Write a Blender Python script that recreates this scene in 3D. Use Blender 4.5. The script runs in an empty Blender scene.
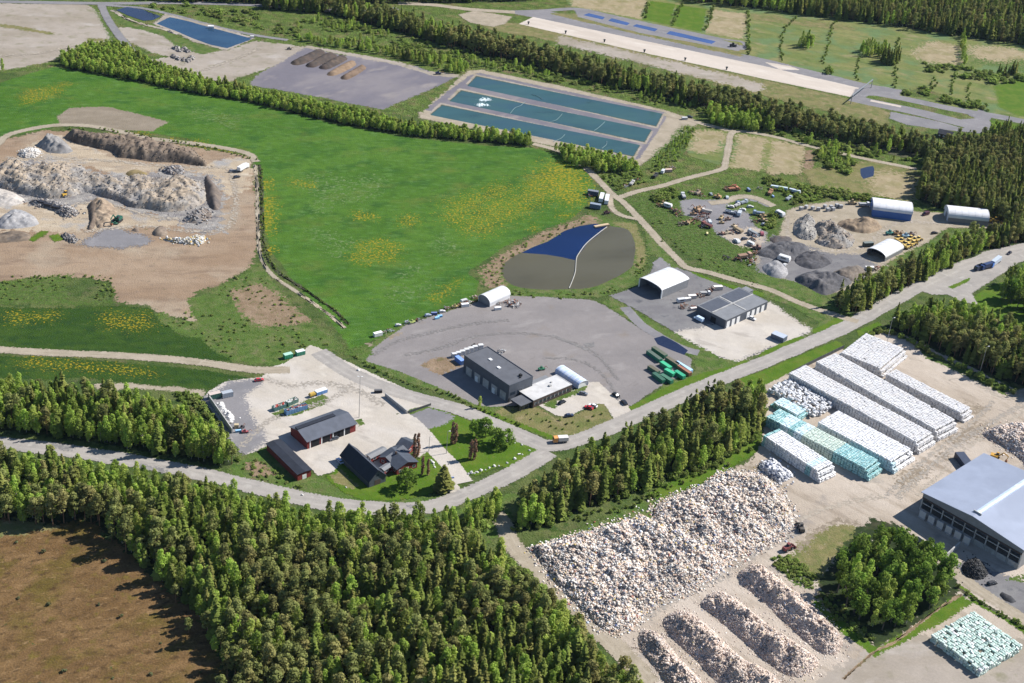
import bpy, math, random
import numpy as np
from mathutils import Vector, Matrix
from mathutils.geometry import delaunay_2d_cdt
random.seed(7)
rng = np.random.default_rng(7)
scene = bpy.context.scene
COL = scene.collection
rad = math.radians

# ------------------------------------------------------------------ camera model (used to survey ground positions)
LENS, PITCH, ROLL, CAMH = 50.0, rad(30), rad(-5), 360.0
FPX = LENS / 36 * 1024

def P(x, y, z=0.0):
    u, v = x - 512, y - 341.5
    c, s = math.cos(ROLL), math.sin(ROLL)
    u, v = c * u - s * v, s * u + c * v
    dx, dy, dz = u, FPX * math.cos(PITCH) - v * math.sin(PITCH), -FPX * math.sin(PITCH) - v * math.cos(PITCH)
    k = (CAMH - z) / -dz
    return np.array([dx * k, dy * k, z])

def zoom(ox, oy, s):
    def f(pts):
        return [(ox + a / s, oy + b / s) for a, b in pts]
    return f
R1, R2, R3, R4 = zoom(0, 0, 3.927), zoom(255, 0, 3.927), zoom(510, 0, 3.927), zoom(764, 0, 3.927)
R5, R6, R7, R8 = zoom(0, 170, 3.927), zoom(255, 170, 3.927), zoom(510, 170, 3.927), zoom(764, 170, 3.927)
A1, A2, A3, A4 = zoom(0, 340, 3.927), zoom(180, 340, 3.927), zoom(400, 320, 3.927), zoom(640, 320, 3.927)
A5, A6, A7 = zoom(764, 320, 3.927), zoom(500, 460, 3.927), zoom(764, 490, 3.54)
WZ, QZ, SZ = zoom(640, 540, 4.775), zoom(0, 120, 3.938), zoom(600, 180, 5.12)
D4, D5, D6, D7, D8 = zoom(440, 335, 6.206), zoom(320, 420, 6.206), zoom(190, 370, 6.83), zoom(630, 260, 6.4), zoom(850, 190, 6.827)
DN = zoom(340, 280, 5.689)

# ------------------------------------------------------------------ object helpers
def tag(o, label=None, cat=None, group=None, kind=None):
    if label: o['label'] = label
    if cat: o['category'] = cat
    if group: o['group'] = group
    if kind: o['kind'] = kind
    return o

def link(o, parent=None):
    COL.objects.link(o)
    if parent is not None: o.parent = parent
    return o

def empty(name, loc, rz=0.0, sc=1.0):
    o = bpy.data.objects.new(name, None)
    o.empty_display_size = .5
    o.location = loc; o.rotation_euler = (0, 0, rz)
    o.scale = (sc, sc, sc) if not hasattr(sc, '__len__') else sc
    return link(o)

def mesh_np(name, V, F4=None, F3=None, mats=(), midx=None, attrs=None, smooth=False):
    me = bpy.data.meshes.new(name)
    V = np.asarray(V, dtype=np.float32).reshape(-1, 3)
    n4 = 0 if F4 is None else len(F4); n3 = 0 if F3 is None else len(F3)
    me.vertices.add(len(V)); me.vertices.foreach_set('co', V.ravel())
    loops = []; 
    if n4: loops.append(np.asarray(F4, dtype=np.int32).ravel())
    if n3: loops.append(np.asarray(F3, dtype=np.int32).ravel())
    lv = np.concatenate(loops) if loops else np.zeros(0, np.int32)
    me.loops.add(len(lv)); me.loops.foreach_set('vertex_index', lv)
    me.polygons.add(n4 + n3)
    st = np.concatenate([np.arange(n4) * 4, n4 * 4 + np.arange(n3) * 3]).astype(np.int32)
    me.polygons.foreach_set('loop_start', st)
    if midx is not None: me.polygons.foreach_set('material_index', np.asarray(midx, dtype=np.int32))
    if smooth: me.polygons.foreach_set('use_smooth', np.ones(n4 + n3, dtype=bool))
    for m in mats: me.materials.append(m)
    for k, (typ, arr) in (attrs or {}).items():
        a = me.attributes.new(k, typ, 'POINT')
        a.data.foreach_set({'FLOAT': 'value', 'FLOAT_COLOR': 'color', 'INT': 'value', 'FLOAT_VECTOR': 'vector'}[typ], np.ascontiguousarray(arr).ravel())
    me.update(calc_edges=True)
    return me

class MB:
    """collects boxes, prisms and quads in local coordinates, builds ONE mesh object"""
    def __init__(s): s.v = []; s.f = []; s.m = []
    def face(s, pts, m=0):
        n = len(s.v); s.v += [tuple(p) for p in pts]; s.f.append(list(range(n, n + len(pts)))); s.m.append(m)
    def box(s, x0, x1, y0, y1, z0, z1, m=0, taper=0.0):
        n = len(s.v); t = taper
        s.v += [(x0, y0, z0), (x1, y0, z0), (x1, y1, z0), (x0, y1, z0), (x0 + t, y0 + t, z1), (x1 - t, y0 + t, z1), (x1 - t, y1 - t, z1), (x0 + t, y1 - t, z1)]
        for q in ((0, 3, 2, 1), (4, 5, 6, 7), (0, 1, 5, 4), (1, 2, 6, 5), (2, 3, 7, 6), (3, 0, 4, 7)):
            s.f.append([n + i for i in q]); s.m.append(m)
        return s
    def extr_y(s, prof, y0, y1, m=0, cap=True):       # profile of (x, z), counter-clockwise seen from -y
        n = len(s.v); k = len(prof)
        s.v += [(x, y0, z) for x, z in prof] + [(x, y1, z) for x, z in prof]
        for i in range(k):
            j = (i + 1) % k; s.f.append([n + i, n + i + k, n + j + k, n + j][::-1]); s.m.append(m)
        if cap:
            s.f.append([n + i for i in range(k)]); s.m.append(m)
            s.f.append([n + k + i for i in range(k)][::-1]); s.m.append(m)
        return s
    def extr_x(s, prof, x0, x1, m=0, cap=True):       # profile of (y, z)
        n = len(s.v); k = len(prof)
        s.v += [(x0, y, z) for y, z in prof] + [(x1, y, z) for y, z in prof]
        for i in range(k):
            j = (i + 1) % k; s.f.append([n + i, n + j, n + j + k, n + i + k]); s.m.append(m)
        if cap:
            s.f.append([n + i for i in range(k)][::-1]); s.m.append(m)
            s.f.append([n + k + i for i in range(k)]); s.m.append(m)
        return s
    def cyl(s, c, r, ax, L, n=12, m=0, r2=None):
        r2 = r if r2 is None else r2
        b = len(s.v); c = Vector(c)
        e = [Vector((0, 1, 0)), Vector((0, 0, 1)), Vector((1, 0, 0))] if ax == 'x' else [Vector((0, 0, 1)), Vector((1, 0, 0)), Vector((0, 1, 0))] if ax == 'y' else [Vector((1, 0, 0)), Vector((0, 1, 0)), Vector((0, 0, 1))]
        for k, (t, rr) in enumerate(((0, r), (L, r2))):
            for i in range(n):
                a = 2 * math.pi * i / n
                s.v.append(tuple(c + e[2] * t + e[0] * rr * math.cos(a) + e[1] * rr * math.sin(a)))
        for i in range(n):
            j = (i + 1) % n; s.f.append([b + i, b + j, b + n + j, b + n + i]); s.m.append(m)
        s.f.append([b + i for i in range(n)][::-1]); s.m.append(m)
        s.f.append([b + n + i for i in range(n)]); s.m.append(m)
        return s
    def bar(s, a, b, r, n=6, m=0):
        a, b = Vector(a), Vector(b); d = (b - a).normalized()
        e = d.orthogonal().normalized(); g = d.cross(e); k = len(s.v)
        for p in (a, b):
            for i in range(n):
                t = 2 * math.pi * i / n; s.v.append(tuple(p + e * r * math.cos(t) + g * r * math.sin(t)))
        for i in range(n):
            j = (i + 1) % n; s.f.append([k + i, k + j, k + n + j, k + n + i]); s.m.append(m)
        s.f.append([k + i for i in range(n)][::-1]); s.m.append(m); s.f.append([k + n + i for i in range(n)]); s.m.append(m)
        return s
    def mesh(s, name, mats):
        me = bpy.data.meshes.new(name)
        me.from_pydata(s.v, [], s.f); me.update()
        for m in (mats if isinstance(mats, (list, tuple)) else [mats]): me.materials.append(m)
        me.polygons.foreach_set('material_index', s.m)
        return me
    def build(s, name, mats, parent=None):
        return link(bpy.data.objects.new(name, s.mesh(name, mats)), parent)

def copy_tree(o, parent=None):
    c = o.copy(); COL.objects.link(c); c.parent = parent
    for ch in list(o.children): copy_tree(ch, c)
    return c

# ------------------------------------------------------------------ numpy value noise
_perm = rng.random((256, 256))
def vnoise(x, y):
    xi, yi = np.floor(x).astype(int), np.floor(y).astype(int)
    fx, fy = x - xi, y - yi
    fx, fy = fx * fx * (3 - 2 * fx), fy * fy * (3 - 2 * fy)
    g = lambda a, b: _perm[a & 255, b & 255]
    return (g(xi, yi) * (1 - fx) + g(xi + 1, yi) * fx) * (1 - fy) + (g(xi, yi + 1) * (1 - fx) + g(xi + 1, yi + 1) * fx) * fy
def fbm(x, y, o=4):
    t, a, n = 0, 1, 0
    for i in range(o):
        t = t + a * vnoise(x * 2 ** i + 17 * i, y * 2 ** i + 5 * i); n += a; a *= .5
    return t / n

def inside(poly, pts):
    poly = np.asarray(poly)[:, :2]; x, y = pts[:, 0], pts[:, 1]
    r = np.zeros(len(pts), bool); j = len(poly) - 1
    for i in range(len(poly)):
        xi, yi = poly[i]; xj, yj = poly[j]
        c = ((yi > y) != (yj > y)) & (x < (xj - xi) * (y - yi) / (yj - yi + 1e-12) + xi)
        r ^= c; j = i
    return r
def edge_dist(poly, pts):
    poly = np.asarray(poly)[:, :2]; d = np.full(len(pts), 1e9)
    for i in range(len(poly)):
        a, b = poly[i], poly[(i + 1) % len(poly)]; ab = b - a
        t = np.clip(((pts - a) @ ab) / (ab @ ab + 1e-9), 0, 1)
        d = np.minimum(d, np.linalg.norm(pts - (a + t[:, None] * ab), axis=1))
    return d

# ------------------------------------------------------------------ materials
def newmat(name):
    m = bpy.data.materials.new(name); m.use_nodes = True
    nt = m.node_tree; nt.nodes.clear()
    out = nt.nodes.new('ShaderNodeOutputMaterial')
    return m, nt, out
def nd(nt, typ, **kw):
    n = nt.nodes.new(typ)
    for k, v in kw.items():
        if k.startswith('_'): setattr(n, k[1:], v)
        else:
            key = k.replace('__', ' ')
            s = n.inputs[int(key[1:])] if key[0] == 'i' and key[1:].isdigit() else n.inputs[key]
            if hasattr(v, 'is_output') or isinstance(v, bpy.types.NodeSocket): nt.links.new(v, s)
            else: s.default_value = v
    return n
def c4(c): return (c[0], c[1], c[2], 1)
def mixc(nt, fac, a, b, mode='MIX'):
    n = nt.nodes.new('ShaderNodeMix'); n.data_type = 'RGBA'; n.blend_type = mode
    for s, v in ((n.inputs[0], fac), (n.inputs[6], a), (n.inputs[7], b)):
        if isinstance(v, bpy.types.NodeSocket): nt.links.new(v, s)
        elif isinstance(v, (int, float)): s.default_value = v
        else: s.default_value = c4(v)
    return n.outputs[2]
def math_(nt, op, a, b=0.0, clamp=False):
    n = nt.nodes.new('ShaderNodeMath'); n.operation = op; n.use_clamp = clamp
    for s, v in ((n.inputs[0], a), (n.inputs[1], b)):
        if isinstance(v, bpy.types.NodeSocket): nt.links.new(v, s)
        else: s.default_value = v
    return n.outputs[0]
def noise_fac(nt, pos, size, lo, hi, detail=4, ang=0, ratio=1.0, off=0.0, rough=.55):
    mp = nd(nt, 'ShaderNodeMapping', Vector=pos)
    mp.vector_type = 'TEXTURE'
    mp.inputs['Rotation'].default_value = (0, 0, ang)
    mp.inputs['Scale'].default_value = (size * ratio, size, size)
    mp.inputs['Location'].default_value = (off * 31.7, off * 13.1, 0)
    no = nd(nt, 'ShaderNodeTexNoise', Vector=mp.outputs[0], Scale=1.0, Detail=detail, Roughness=rough)
    mr = nd(nt, 'ShaderNodeMapRange', Value=no.outputs[0])
    mr.inputs[1].default_value = lo; mr.inputs[2].default_value = hi
    return mr.outputs[0]

def ground_mat(name, base, alts=(), grain=.25, gsize=.7, edge=None, rough=.95, bump=0.0, track=None, spec=.1):
    """alts: (colour, feature size m, lo, hi, [angle, stretch, strength])"""
    m, nt, out = newmat(name)
    pos = nd(nt, 'ShaderNodeNewGeometry').outputs['Position']
    col = base
    for k, a in enumerate(alts):
        c, size, lo, hi = a[:4]; ang, ratio, st = (list(a[4:]) + [0, 1, 1][len(a) - 4:]) if len(a) > 4 else (0, 1, 1)
        f = noise_fac(nt, pos, size, lo, hi, 5, ang, ratio, k + 1)
        if st != 1: f = math_(nt, 'MULTIPLY', f, st)
        col = mixc(nt, f, col, c)
    if track:
        at = nd(nt, 'ShaderNodeAttribute', _attribute_name='across')
        w = math_(nt, 'ABSOLUTE', at.outputs['Fac'])
        d = math_(nt, 'ABSOLUTE', math_(nt, 'SUBTRACT', w, .42))
        f = nd(nt, 'ShaderNodeMapRange', Value=d); f.inputs[1].default_value = .0; f.inputs[2].default_value = .26; f.inputs[3].default_value = 1; f.inputs[4].default_value = 0
        nf = noise_fac(nt, pos, 9, .3, .7, 3, 0, 1, 9)
        col = mixc(nt, math_(nt, 'MULTIPLY', math_(nt, 'MULTIPLY', f.outputs[0], nf), .75), col, track)
    g = noise_fac(nt, pos, gsize, .25, .75, 3, 0, 1, 7)
    g2 = noise_fac(nt, pos, gsize * 6, .3, .7, 3, 0, 1, 8)
    gg = math_(nt, 'ADD', math_(nt, 'MULTIPLY', g, grain), math_(nt, 'MULTIPLY', g2, grain * .7))
    gg = math_(nt, 'ADD', gg, 1 - grain * .85)
    vv = nd(nt, 'ShaderNodeCombineColor', i0=gg, i1=gg, i2=gg)
    col = mixc(nt, 1.0, col, vv.outputs[0], 'MULTIPLY')
    b = nd(nt, 'ShaderNodeBsdfPrincipled', Roughness=rough)
    b.inputs['Specular IOR Level'].default_value = spec
    nt.links.new(col, b.inputs['Base Color']) if isinstance(col, bpy.types.NodeSocket) else None
    if bump:
        bp = nd(nt, 'ShaderNodeBump', Height=g, Strength=bump, Distance=gsize * .6)
        nt.links.new(bp.outputs[0], b.inputs['Normal'])
    sh = b.outputs[0]
    if edge is not None:
        at = nd(nt, 'ShaderNodeAttribute', _attribute_name='edge')
        n1 = noise_fac(nt, pos, edge[0], .25, .75, 4, 0, 1, 11, .7)
        t = math_(nt, 'ADD', at.outputs['Fac'], math_(nt, 'MULTIPLY', math_(nt, 'SUBTRACT', n1, .5), edge[1]))
        a = math_(nt, 'GREATER_THAN', t, edge[2] if len(edge) > 2 else .5)
        tr = nd(nt, 'ShaderNodeBsdfTransparent')
        mx = nd(nt, 'ShaderNodeMixShader', i0=a, i1=tr.outputs[0], i2=sh)
        sh = mx.outputs[0]
    nt.links.new(sh, out.inputs[0])
    return m

def plain(name, col, rough=.6, metal=0.0, var=.12, size=2.0, spec=.3, streak=None, alt=None):
    """painted or bare surface with a little wear"""
    m, nt, out = newmat(name)
    tc = nd(nt, 'ShaderNodeTexCoord').outputs['Object']
    f = noise_fac(nt, tc, size, .3, .7, 4)
    c = mixc(nt, f, [x * (1 - var) for x in col], [min(1, x * (1 + var)) for x in col])
    if alt: c = mixc(nt, noise_fac(nt, tc, size * 2.5, .5, .62, 5, 0, 1, 3), c, alt)
    if streak:      # standing seams: (axis, period, strength)
        w = nd(nt, 'ShaderNodeTexWave', Vector=tc, Scale=1.0 / streak[1] / 2 * 3.14 / 3.14, Distortion=0.0)
        w.bands_direction = streak[0]; w.wave_profile = 'SAW'
        mr = nd(nt, 'ShaderNodeMapRange', Value=w.outputs['Fac']); mr.inputs[1].default_value = .8; mr.inputs[2].default_value = .9
        c = mixc(nt, math_(nt, 'MULTIPLY', mr.outputs[0], streak[2]), c, [x * .45 for x in col])
    b = nd(nt, 'ShaderNodeBsdfPrincipled', Roughness=rough, Metallic=metal)
    b.inputs['Specular IOR Level'].default_value = spec
    nt.links.new(c, b.inputs['Base Color']); nt.links.new(b.outputs[0], out.inputs[0])
    return m

def obj_random_paint(name, cols, rough=.5, dark=.25):
    """one of several shades, chosen per object by its own random number"""
    m, nt, out = newmat(name)
    r = nd(nt, 'ShaderNodeObjectInfo').outputs['Random']
    cr = nd(nt, 'ShaderNodeValToRGB', Fac=r)
    el = cr.color_ramp.elements
    while len(el) < len(cols): el.new(.5)
    for i, c in enumerate(cols):
        el[i].position = i / max(1, len(cols) - 1); el[i].color = c4(c)
    tc = nd(nt, 'ShaderNodeTexCoord').outputs['Object']
    geo = nd(nt, 'ShaderNodeNewGeometry').outputs['Position']
    f = noise_fac(nt, geo, .5, .35, .8, 3)
    c = mixc(nt, math_(nt, 'MULTIPLY', f, dark), cr.outputs[0], [.12, .13, .15])
    b = nd(nt, 'ShaderNodeBsdfPrincipled', Roughness=rough)
    nt.links.new(c, b.inputs['Base Color']); nt.links.new(b.outputs[0], out.inputs[0])
    return m

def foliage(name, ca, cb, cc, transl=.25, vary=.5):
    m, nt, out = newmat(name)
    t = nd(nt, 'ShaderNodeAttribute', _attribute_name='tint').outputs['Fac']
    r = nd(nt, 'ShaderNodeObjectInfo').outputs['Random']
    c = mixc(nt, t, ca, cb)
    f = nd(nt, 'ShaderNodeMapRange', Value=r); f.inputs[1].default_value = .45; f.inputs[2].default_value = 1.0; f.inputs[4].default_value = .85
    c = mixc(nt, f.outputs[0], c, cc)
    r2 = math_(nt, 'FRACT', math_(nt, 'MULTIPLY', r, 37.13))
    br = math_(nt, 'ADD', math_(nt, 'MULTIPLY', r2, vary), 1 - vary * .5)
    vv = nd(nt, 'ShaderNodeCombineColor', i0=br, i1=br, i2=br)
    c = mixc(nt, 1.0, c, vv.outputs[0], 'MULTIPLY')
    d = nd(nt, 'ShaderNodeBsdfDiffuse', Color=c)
    tr = nd(nt, 'ShaderNodeBsdfTranslucent', Color=c)
    mx = nd(nt, 'ShaderNodeMixShader', i0=transl, i1=d.outputs[0], i2=tr.outputs[0])
    nt.links.new(mx.outputs[0], out.inputs[0])
    return m

def colattr(name, rough=.8):
    m, nt, out = newmat(name)
    t = nd(nt, 'ShaderNodeAttribute', _attribute_name='col').outputs['Color']
    pos = nd(nt, 'ShaderNodeNewGeometry').outputs['Position']
    g = noise_fac(nt, pos, .5, .3, .7, 3)
    c = mixc(nt, math_(nt, 'MULTIPLY', g, .35), t, [.05, .05, .05])
    b = nd(nt, 'ShaderNodeBsdfPrincipled', Roughness=rough)
    b.inputs['Specular IOR Level'].default_value = .15
    nt.links.new(c, b.inputs['Base Color']); nt.links.new(b.outputs[0], out.inputs[0])
    return m

def water(name, col, rough=.08, alts=(), spec=.5):
    m, nt, out = newmat(name)
    pos = nd(nt, 'ShaderNodeNewGeometry').outputs['Position']
    c = mixc(nt, noise_fac(nt, pos, 25, .35, .65, 3, .4, 2.5), [x * .85 for x in col], [x * 1.15 for x in col])
    for k, (cc, size, lo, hi) in enumerate(alts): c = mixc(nt, noise_fac(nt, pos, size, lo, hi, 4, .3, 2, k), c, cc)
    b = nd(nt, 'ShaderNodeBsdfPrincipled', Roughness=rough)
    b.inputs['Specular IOR Level'].default_value = spec
    h = noise_fac(nt, pos, 1.2, 0, 1, 2)
    bp = nd(nt, 'ShaderNodeBump', Height=h, Strength=.12, Distance=.1)
    nt.links.new(bp.outputs[0], b.inputs['Normal'])
    nt.links.new(c, b.inputs['Base Color']); nt.links.new(b.outputs[0], out.inputs[0])
    return m

DIR = 0.55            # rough heading of the site's main axis
M = {}
EDG = (1.6, 1.3)
M['ground'] = ground_mat('scrub_ground', (.055, .085, .022), [((.09, .11, .035), 22, .42, .62), ((.10, .09, .05), 9, .56, .7, 0, 1, .6), ((.04, .07, .016), 5, .5, .62)], .4, .9, bump=.6)
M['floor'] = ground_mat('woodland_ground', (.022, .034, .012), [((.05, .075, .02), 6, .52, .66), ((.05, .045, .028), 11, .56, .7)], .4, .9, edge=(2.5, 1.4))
M['bog'] = ground_mat('bog_ground', (0.114, 0.068, 0.029), [((0.164, 0.101, 0.046), 10, .42, .68, .5, 2.2), ((0.097, 0.070, 0.019), 16, .5, .62, .9, 1.5), ((0.069, 0.042, 0.019), 2.6, .52, .68, .4, 1.6), ((0.249, 0.164, 0.082), 1.7, .58, .74, .4, 2.0, .75), ((0.116, 0.085, 0.022), 5, .58, .7)], .5, .8, edge=(4, 1.4), bump=.35)
M['meadow'] = ground_mat('field_grass', (0.046, 0.110, 0.012), [((0.062, 0.132, 0.016), 30, .4, .62, .5, 2.2), ((0.032, 0.088, 0.013), 12, .5, .66, .5, 1.6), ((0.088, 0.122, 0.022), 18, .55, .7, .2, 1.5, .7), ((0.084, 0.162, 0.043), 3.2, .52, .72, .15, 2.4, .75), ((0.027, 0.083, 0.017), 2.4, .55, .7, .15, 1.8, .6), ((0.260, 0.186, 0.009), 1.6, .70, .76, 0, 1.3, .8)], .35, .8, edge=EDG, bump=.5)
M['meadow_dark'] = ground_mat('deep_field_grass', (.024, .056, .008), [((.034, .068, .010), 16, .42, .62, .1, 2.2), ((.018, .046, .010), 5, .5, .66, .1, 1.8), ((.06, .09, .03), 3, .6, .75, .1, 2.4, .6), ((.16, .14, .012), 1.6, .66, .74, 0, 1.3, .6)], .35, .8, edge=EDG, bump=.5)
M['lawn'] = ground_mat('lawn_grass', (0.063, 0.121, 0.010), [((0.092, 0.136, 0.017), 8, .45, .65), ((0.115, 0.116, 0.028), 3, .58, .72, 0, 1, .6)], .25, .6, edge=(1.0, 1.1), bump=.3)
M['rough'] = ground_mat('rough_grass', (.07, .115, .024), [((.105, .125, .042), 7, .45, .62), ((.15, .13, .075), 5, .56, .7, 0, 1, .7), ((.045, .085, .016), 4, .52, .66)], .35, .8, edge=(2.0, 1.5), bump=.5)
M['scrub'] = ground_mat('scrub_grass', (.085, .125, .026), [((.055, .085, .018), 5, .45, .6), ((.135, .13, .05), 12, .5, .66), ((.13, .095, .06), 8, .56, .7, 0, 1, .8), ((.12, .17, .045), 3, .55, .7)], .5, 1.2, edge=(3, 1.4), bump=.9)
M['dry'] = ground_mat('dry_grass', (.16, .145, .062), [((.11, .125, .04), 8, .46, .62), ((.22, .18, .10), 5, .54, .7)], .3, .8, edge=(2, 1.4), bump=.4)
M['pale_field'] = ground_mat('pale_field', (0.264, 0.216, 0.132), [((0.200, 0.176, 0.088), 14, .46, .64), ((0.304, 0.256, 0.168), 6, .5, .7)], .2, 1, edge=(2.5, 1.4))
M['green_field'] = ground_mat('green_field', (.115, .142, .042), [((.165, .165, .062), 18, .42, .62, -.35, 3), ((.080, .112, .032), 8, .52, .68, -.35, 2), ((.23, .195, .11), 10, .56, .72, -.3, 2, .8), ((.10, .15, .06), 25, .5, .62)], .3, 1, edge=(2.5, 1.4))
M['dandelion'] = ground_mat('dandelion_bloom', (.31, .215, .012), [((.16, .165, .014), 3, .4, .62)], .3, .6, edge=(1.3, 3.8, 1.3))
M['dandelion_dense'] = ground_mat('dense_dandelion_bloom', (.25, .20, .012), [((.12, .15, .016), 3, .42, .62), ((.34, .22, .012), 1.6, .55, .7)], .3, .6, edge=(1.8, 3.8, .95))
M['palegrass'] = ground_mat('pale_grass', (.095, .155, .05), [((.13, .18, .08), 3, .45, .65, .1, 2.5)], .3, .8, edge=(2.2, 3.6, 1.4))
M['weeds'] = ground_mat('weedy_grass', (.06, .105, .02), [((.09, .12, .035), 4, .45, .65)], .4, .8, edge=(1.8, 2.4, .8), bump=.5)
M['sand'] = ground_mat('sandy_gravel', (0.340, 0.288, 0.233), [((0.408, 0.353, 0.298), 26, .4, .62, -.75, 2.6), ((0.264, 0.219, 0.172), 7, .52, .68, -.75, 3.2), ((0.221, 0.189, 0.163), 3, .6, .74, -.75, 4, .7), ((0.187, 0.172, 0.163), 18, .6, .7, 0, 1, .7)], .16, .8, edge=(1.8, 1.2), bump=.25)
M['quarry_pale'] = ground_mat('pale_quarry_floor', (.36, .295, .215), [((.30, .24, .175), 14, .42, .62, .1, 3), ((.42, .36, .28), 7, .52, .68, .1, 3), ((.22, .19, .16), 4, .58, .72, .3, 2.5, .8), ((.27, .26, .25), 18, .56, .68)], .25, .8, edge=(4, 1.6), bump=.4)
M['quarry_grey'] = ground_mat('grey_quarry_rubble', (.25, .235, .22), [((.17, .16, .16), 6, .44, .62, .3, 2), ((.33, .31, .28), 4, .52, .68), ((.11, .105, .105), 3, .58, .7)], .35, .8, edge=(4, 1.8), bump=.6)
M['quarry'] = ground_mat('quarry_soil', (0.227, 0.160, 0.107), [((0.274, 0.204, 0.143), 26, .42, .62, .2, 2.6), ((0.184, 0.131, 0.092), 9, .52, .66, .25, 3.5), ((0.288, 0.231, 0.170), 40, .52, .66), ((0.151, 0.114, 0.088), 3.5, .6, .74, .2, 2, .8)], .2, .8, edge=(2.5, 1.4), bump=.35)
M['brown'] = ground_mat('brown_soil', (0.184, 0.132, 0.084), [((0.240, 0.176, 0.120), 6, .42, .66), ((0.120, 0.104, 0.048), 4, .54, .68)], .25, .8, edge=(2.5, 1.6), bump=.4)
M['plough'] = ground_mat('bare_soil', (0.188, 0.156, 0.116), [((0.224, 0.188, 0.144), 9, .42, .66, .3, 3)], .2, .8, edge=(1.8, 1.0), bump=.3)
M['pale'] = ground_mat('pale_sand', (0.290, 0.254, 0.216), [((0.244, 0.211, 0.169), 26, .44, .62, .2, 1.8), ((0.198, 0.182, 0.126), 9, .55, .7), ((0.330, 0.297, 0.266), 16, .55, .7, .2, 2)], .18, 1, edge=(3, 1.4))
M['lot'] = ground_mat('yard_asphalt', (0.208, 0.191, 0.186), [((0.182, 0.168, 0.166), 24, .42, .62, .5, 2.2), ((0.238, 0.221, 0.214), 9, .56, .7, .5, 2.6), ((0.158, 0.145, 0.138), 4, .62, .74, .9, 5, .7), ((0.185, 0.155, 0.128), 15, .6, .72, 0, 1, .6)], .13, .7, edge=(1.2, 1.1), bump=.15)
M['yard'] = ground_mat('yard_gravel', (.425, .39, .35), [((.385, .345, .295), 20, .42, .62, -.4, 2), ((.33, .30, .265), 6, .56, .7, -.4, 3), ((.47, .43, .375), 11, .55, .7)], .13, .7, edge=(1.2, 1.1), bump=.15)
M['asphalt'] = ground_mat('grey_asphalt', (0.195, 0.187, 0.193), [((0.164, 0.160, 0.168), 16, .42, .62, .5, 2), ((0.226, 0.218, 0.221), 6, .56, .7)], .13, .7, edge=(1.0, 1.0), bump=.1)
M['darklot'] = ground_mat('dark_asphalt', (0.145, 0.140, 0.145), [((0.178, 0.174, 0.174), 9, .42, .62, .5, 2), ((0.102, 0.102, 0.111), 5, .58, .7)], .14, .7, edge=(1.4, 1.2), bump=.1)
M['compost'] = ground_mat('compost_pad', (0.138, 0.129, 0.149), [((0.180, 0.165, 0.175), 26, .45, .62, .9, 2.2), ((0.216, 0.195, 0.191), 14, .58, .7, .9, 2.4)], .12, .9, edge=(2, 1.2))
M['concrete'] = ground_mat('pale_concrete', (0.464, 0.409, 0.356), [((0.414, 0.360, 0.308), 20, .45, .62, -.33, 4), ((0.497, 0.450, 0.397), 8, .55, .7, -.33, 4)], .08, 1, edge=(1.2, .9))
M['road'] = ground_mat('road_asphalt', (0.297, 0.275, 0.252), [((0.261, 0.243, 0.225), 14, .42, .62), ((0.342, 0.320, 0.293), 5, .56, .7), ((0.198, 0.189, 0.180), 2.6, .6, .72, .3, 3, .6)], .12, .6, edge=(1.0, 1.0), track=(0.360, 0.333, 0.306), bump=.1)
M['track'] = ground_mat('gravel_track', (0.304, 0.260, 0.200), [((0.256, 0.220, 0.164), 9, .42, .62), ((0.344, 0.300, 0.240), 4, .55, .7)], .16, .7, edge=(1.0, 1.2), track=(0.352, 0.308, 0.248), bump=.15)
M['ditch'] = ground_mat('ditch_soil', (.05, .06, .03), [((.10, .09, .06), 3, .45, .62)], .3, .7, edge=(1.2, 1.5))
M['patch'] = ground_mat('tar_patch', (.16, .155, .155), [((.22, .21, .2), 3, .45, .65)], .15, .7, edge=(1.0, 1.6))
M['tyremark'] = ground_mat('tyre_worn_gravel', (.265, .238, .205), [((.31, .28, .245), 2, .4, .62)], .2, .7, edge=(1.6, 2.8, 1.0))
M['tyredark'] = ground_mat('dark_tyre_marks', (.165, .155, .15), [((.20, .19, .185), 2, .4, .62)], .15, .7, edge=(1.6, 2.8, 1.0))
M['tyrelight'] = ground_mat('pale_worn_gravel', (.36, .315, .26), [((.32, .28, .23), 2, .4, .62)], .15, .7, edge=(1.8, 2.6, 1.0))
M['wetsand'] = ground_mat('damp_dirt', (.20, .165, .125), [((.27, .225, .17), 3, .45, .65)], .2, .7, edge=(2.0, 2.2, .7))
M['w_blue'] = water('painted_sky_blue_water', (0.002, 0.012, 0.060), .06, spec=.35)  # deep blue base colour carries the reflection of the sky
M['w_brown'] = water('cloudy_brown_water', (0.075, 0.067, 0.038), .3, [((0.085, 0.077, 0.047), 30, .45, .65)], spec=.25)
M['w_teal'] = water('teal_water', (0.027, 0.071, 0.073), .2, [((0.034, 0.082, 0.078), 20, .45, .6), ((0.028, 0.067, 0.085), 35, .5, .65)], spec=.3)
M['w_lake'] = water('lake_water', (0.014, 0.041, 0.084), .1, [((0.021, 0.055, 0.102), 12, .45, .65)], spec=.4)
M['w_dark'] = water('dark_pond_water', (0.013, 0.018, 0.045), .08)
M['w_strip'] = water('strip_pond_water', (0.034, 0.064, 0.190), .15)

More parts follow.
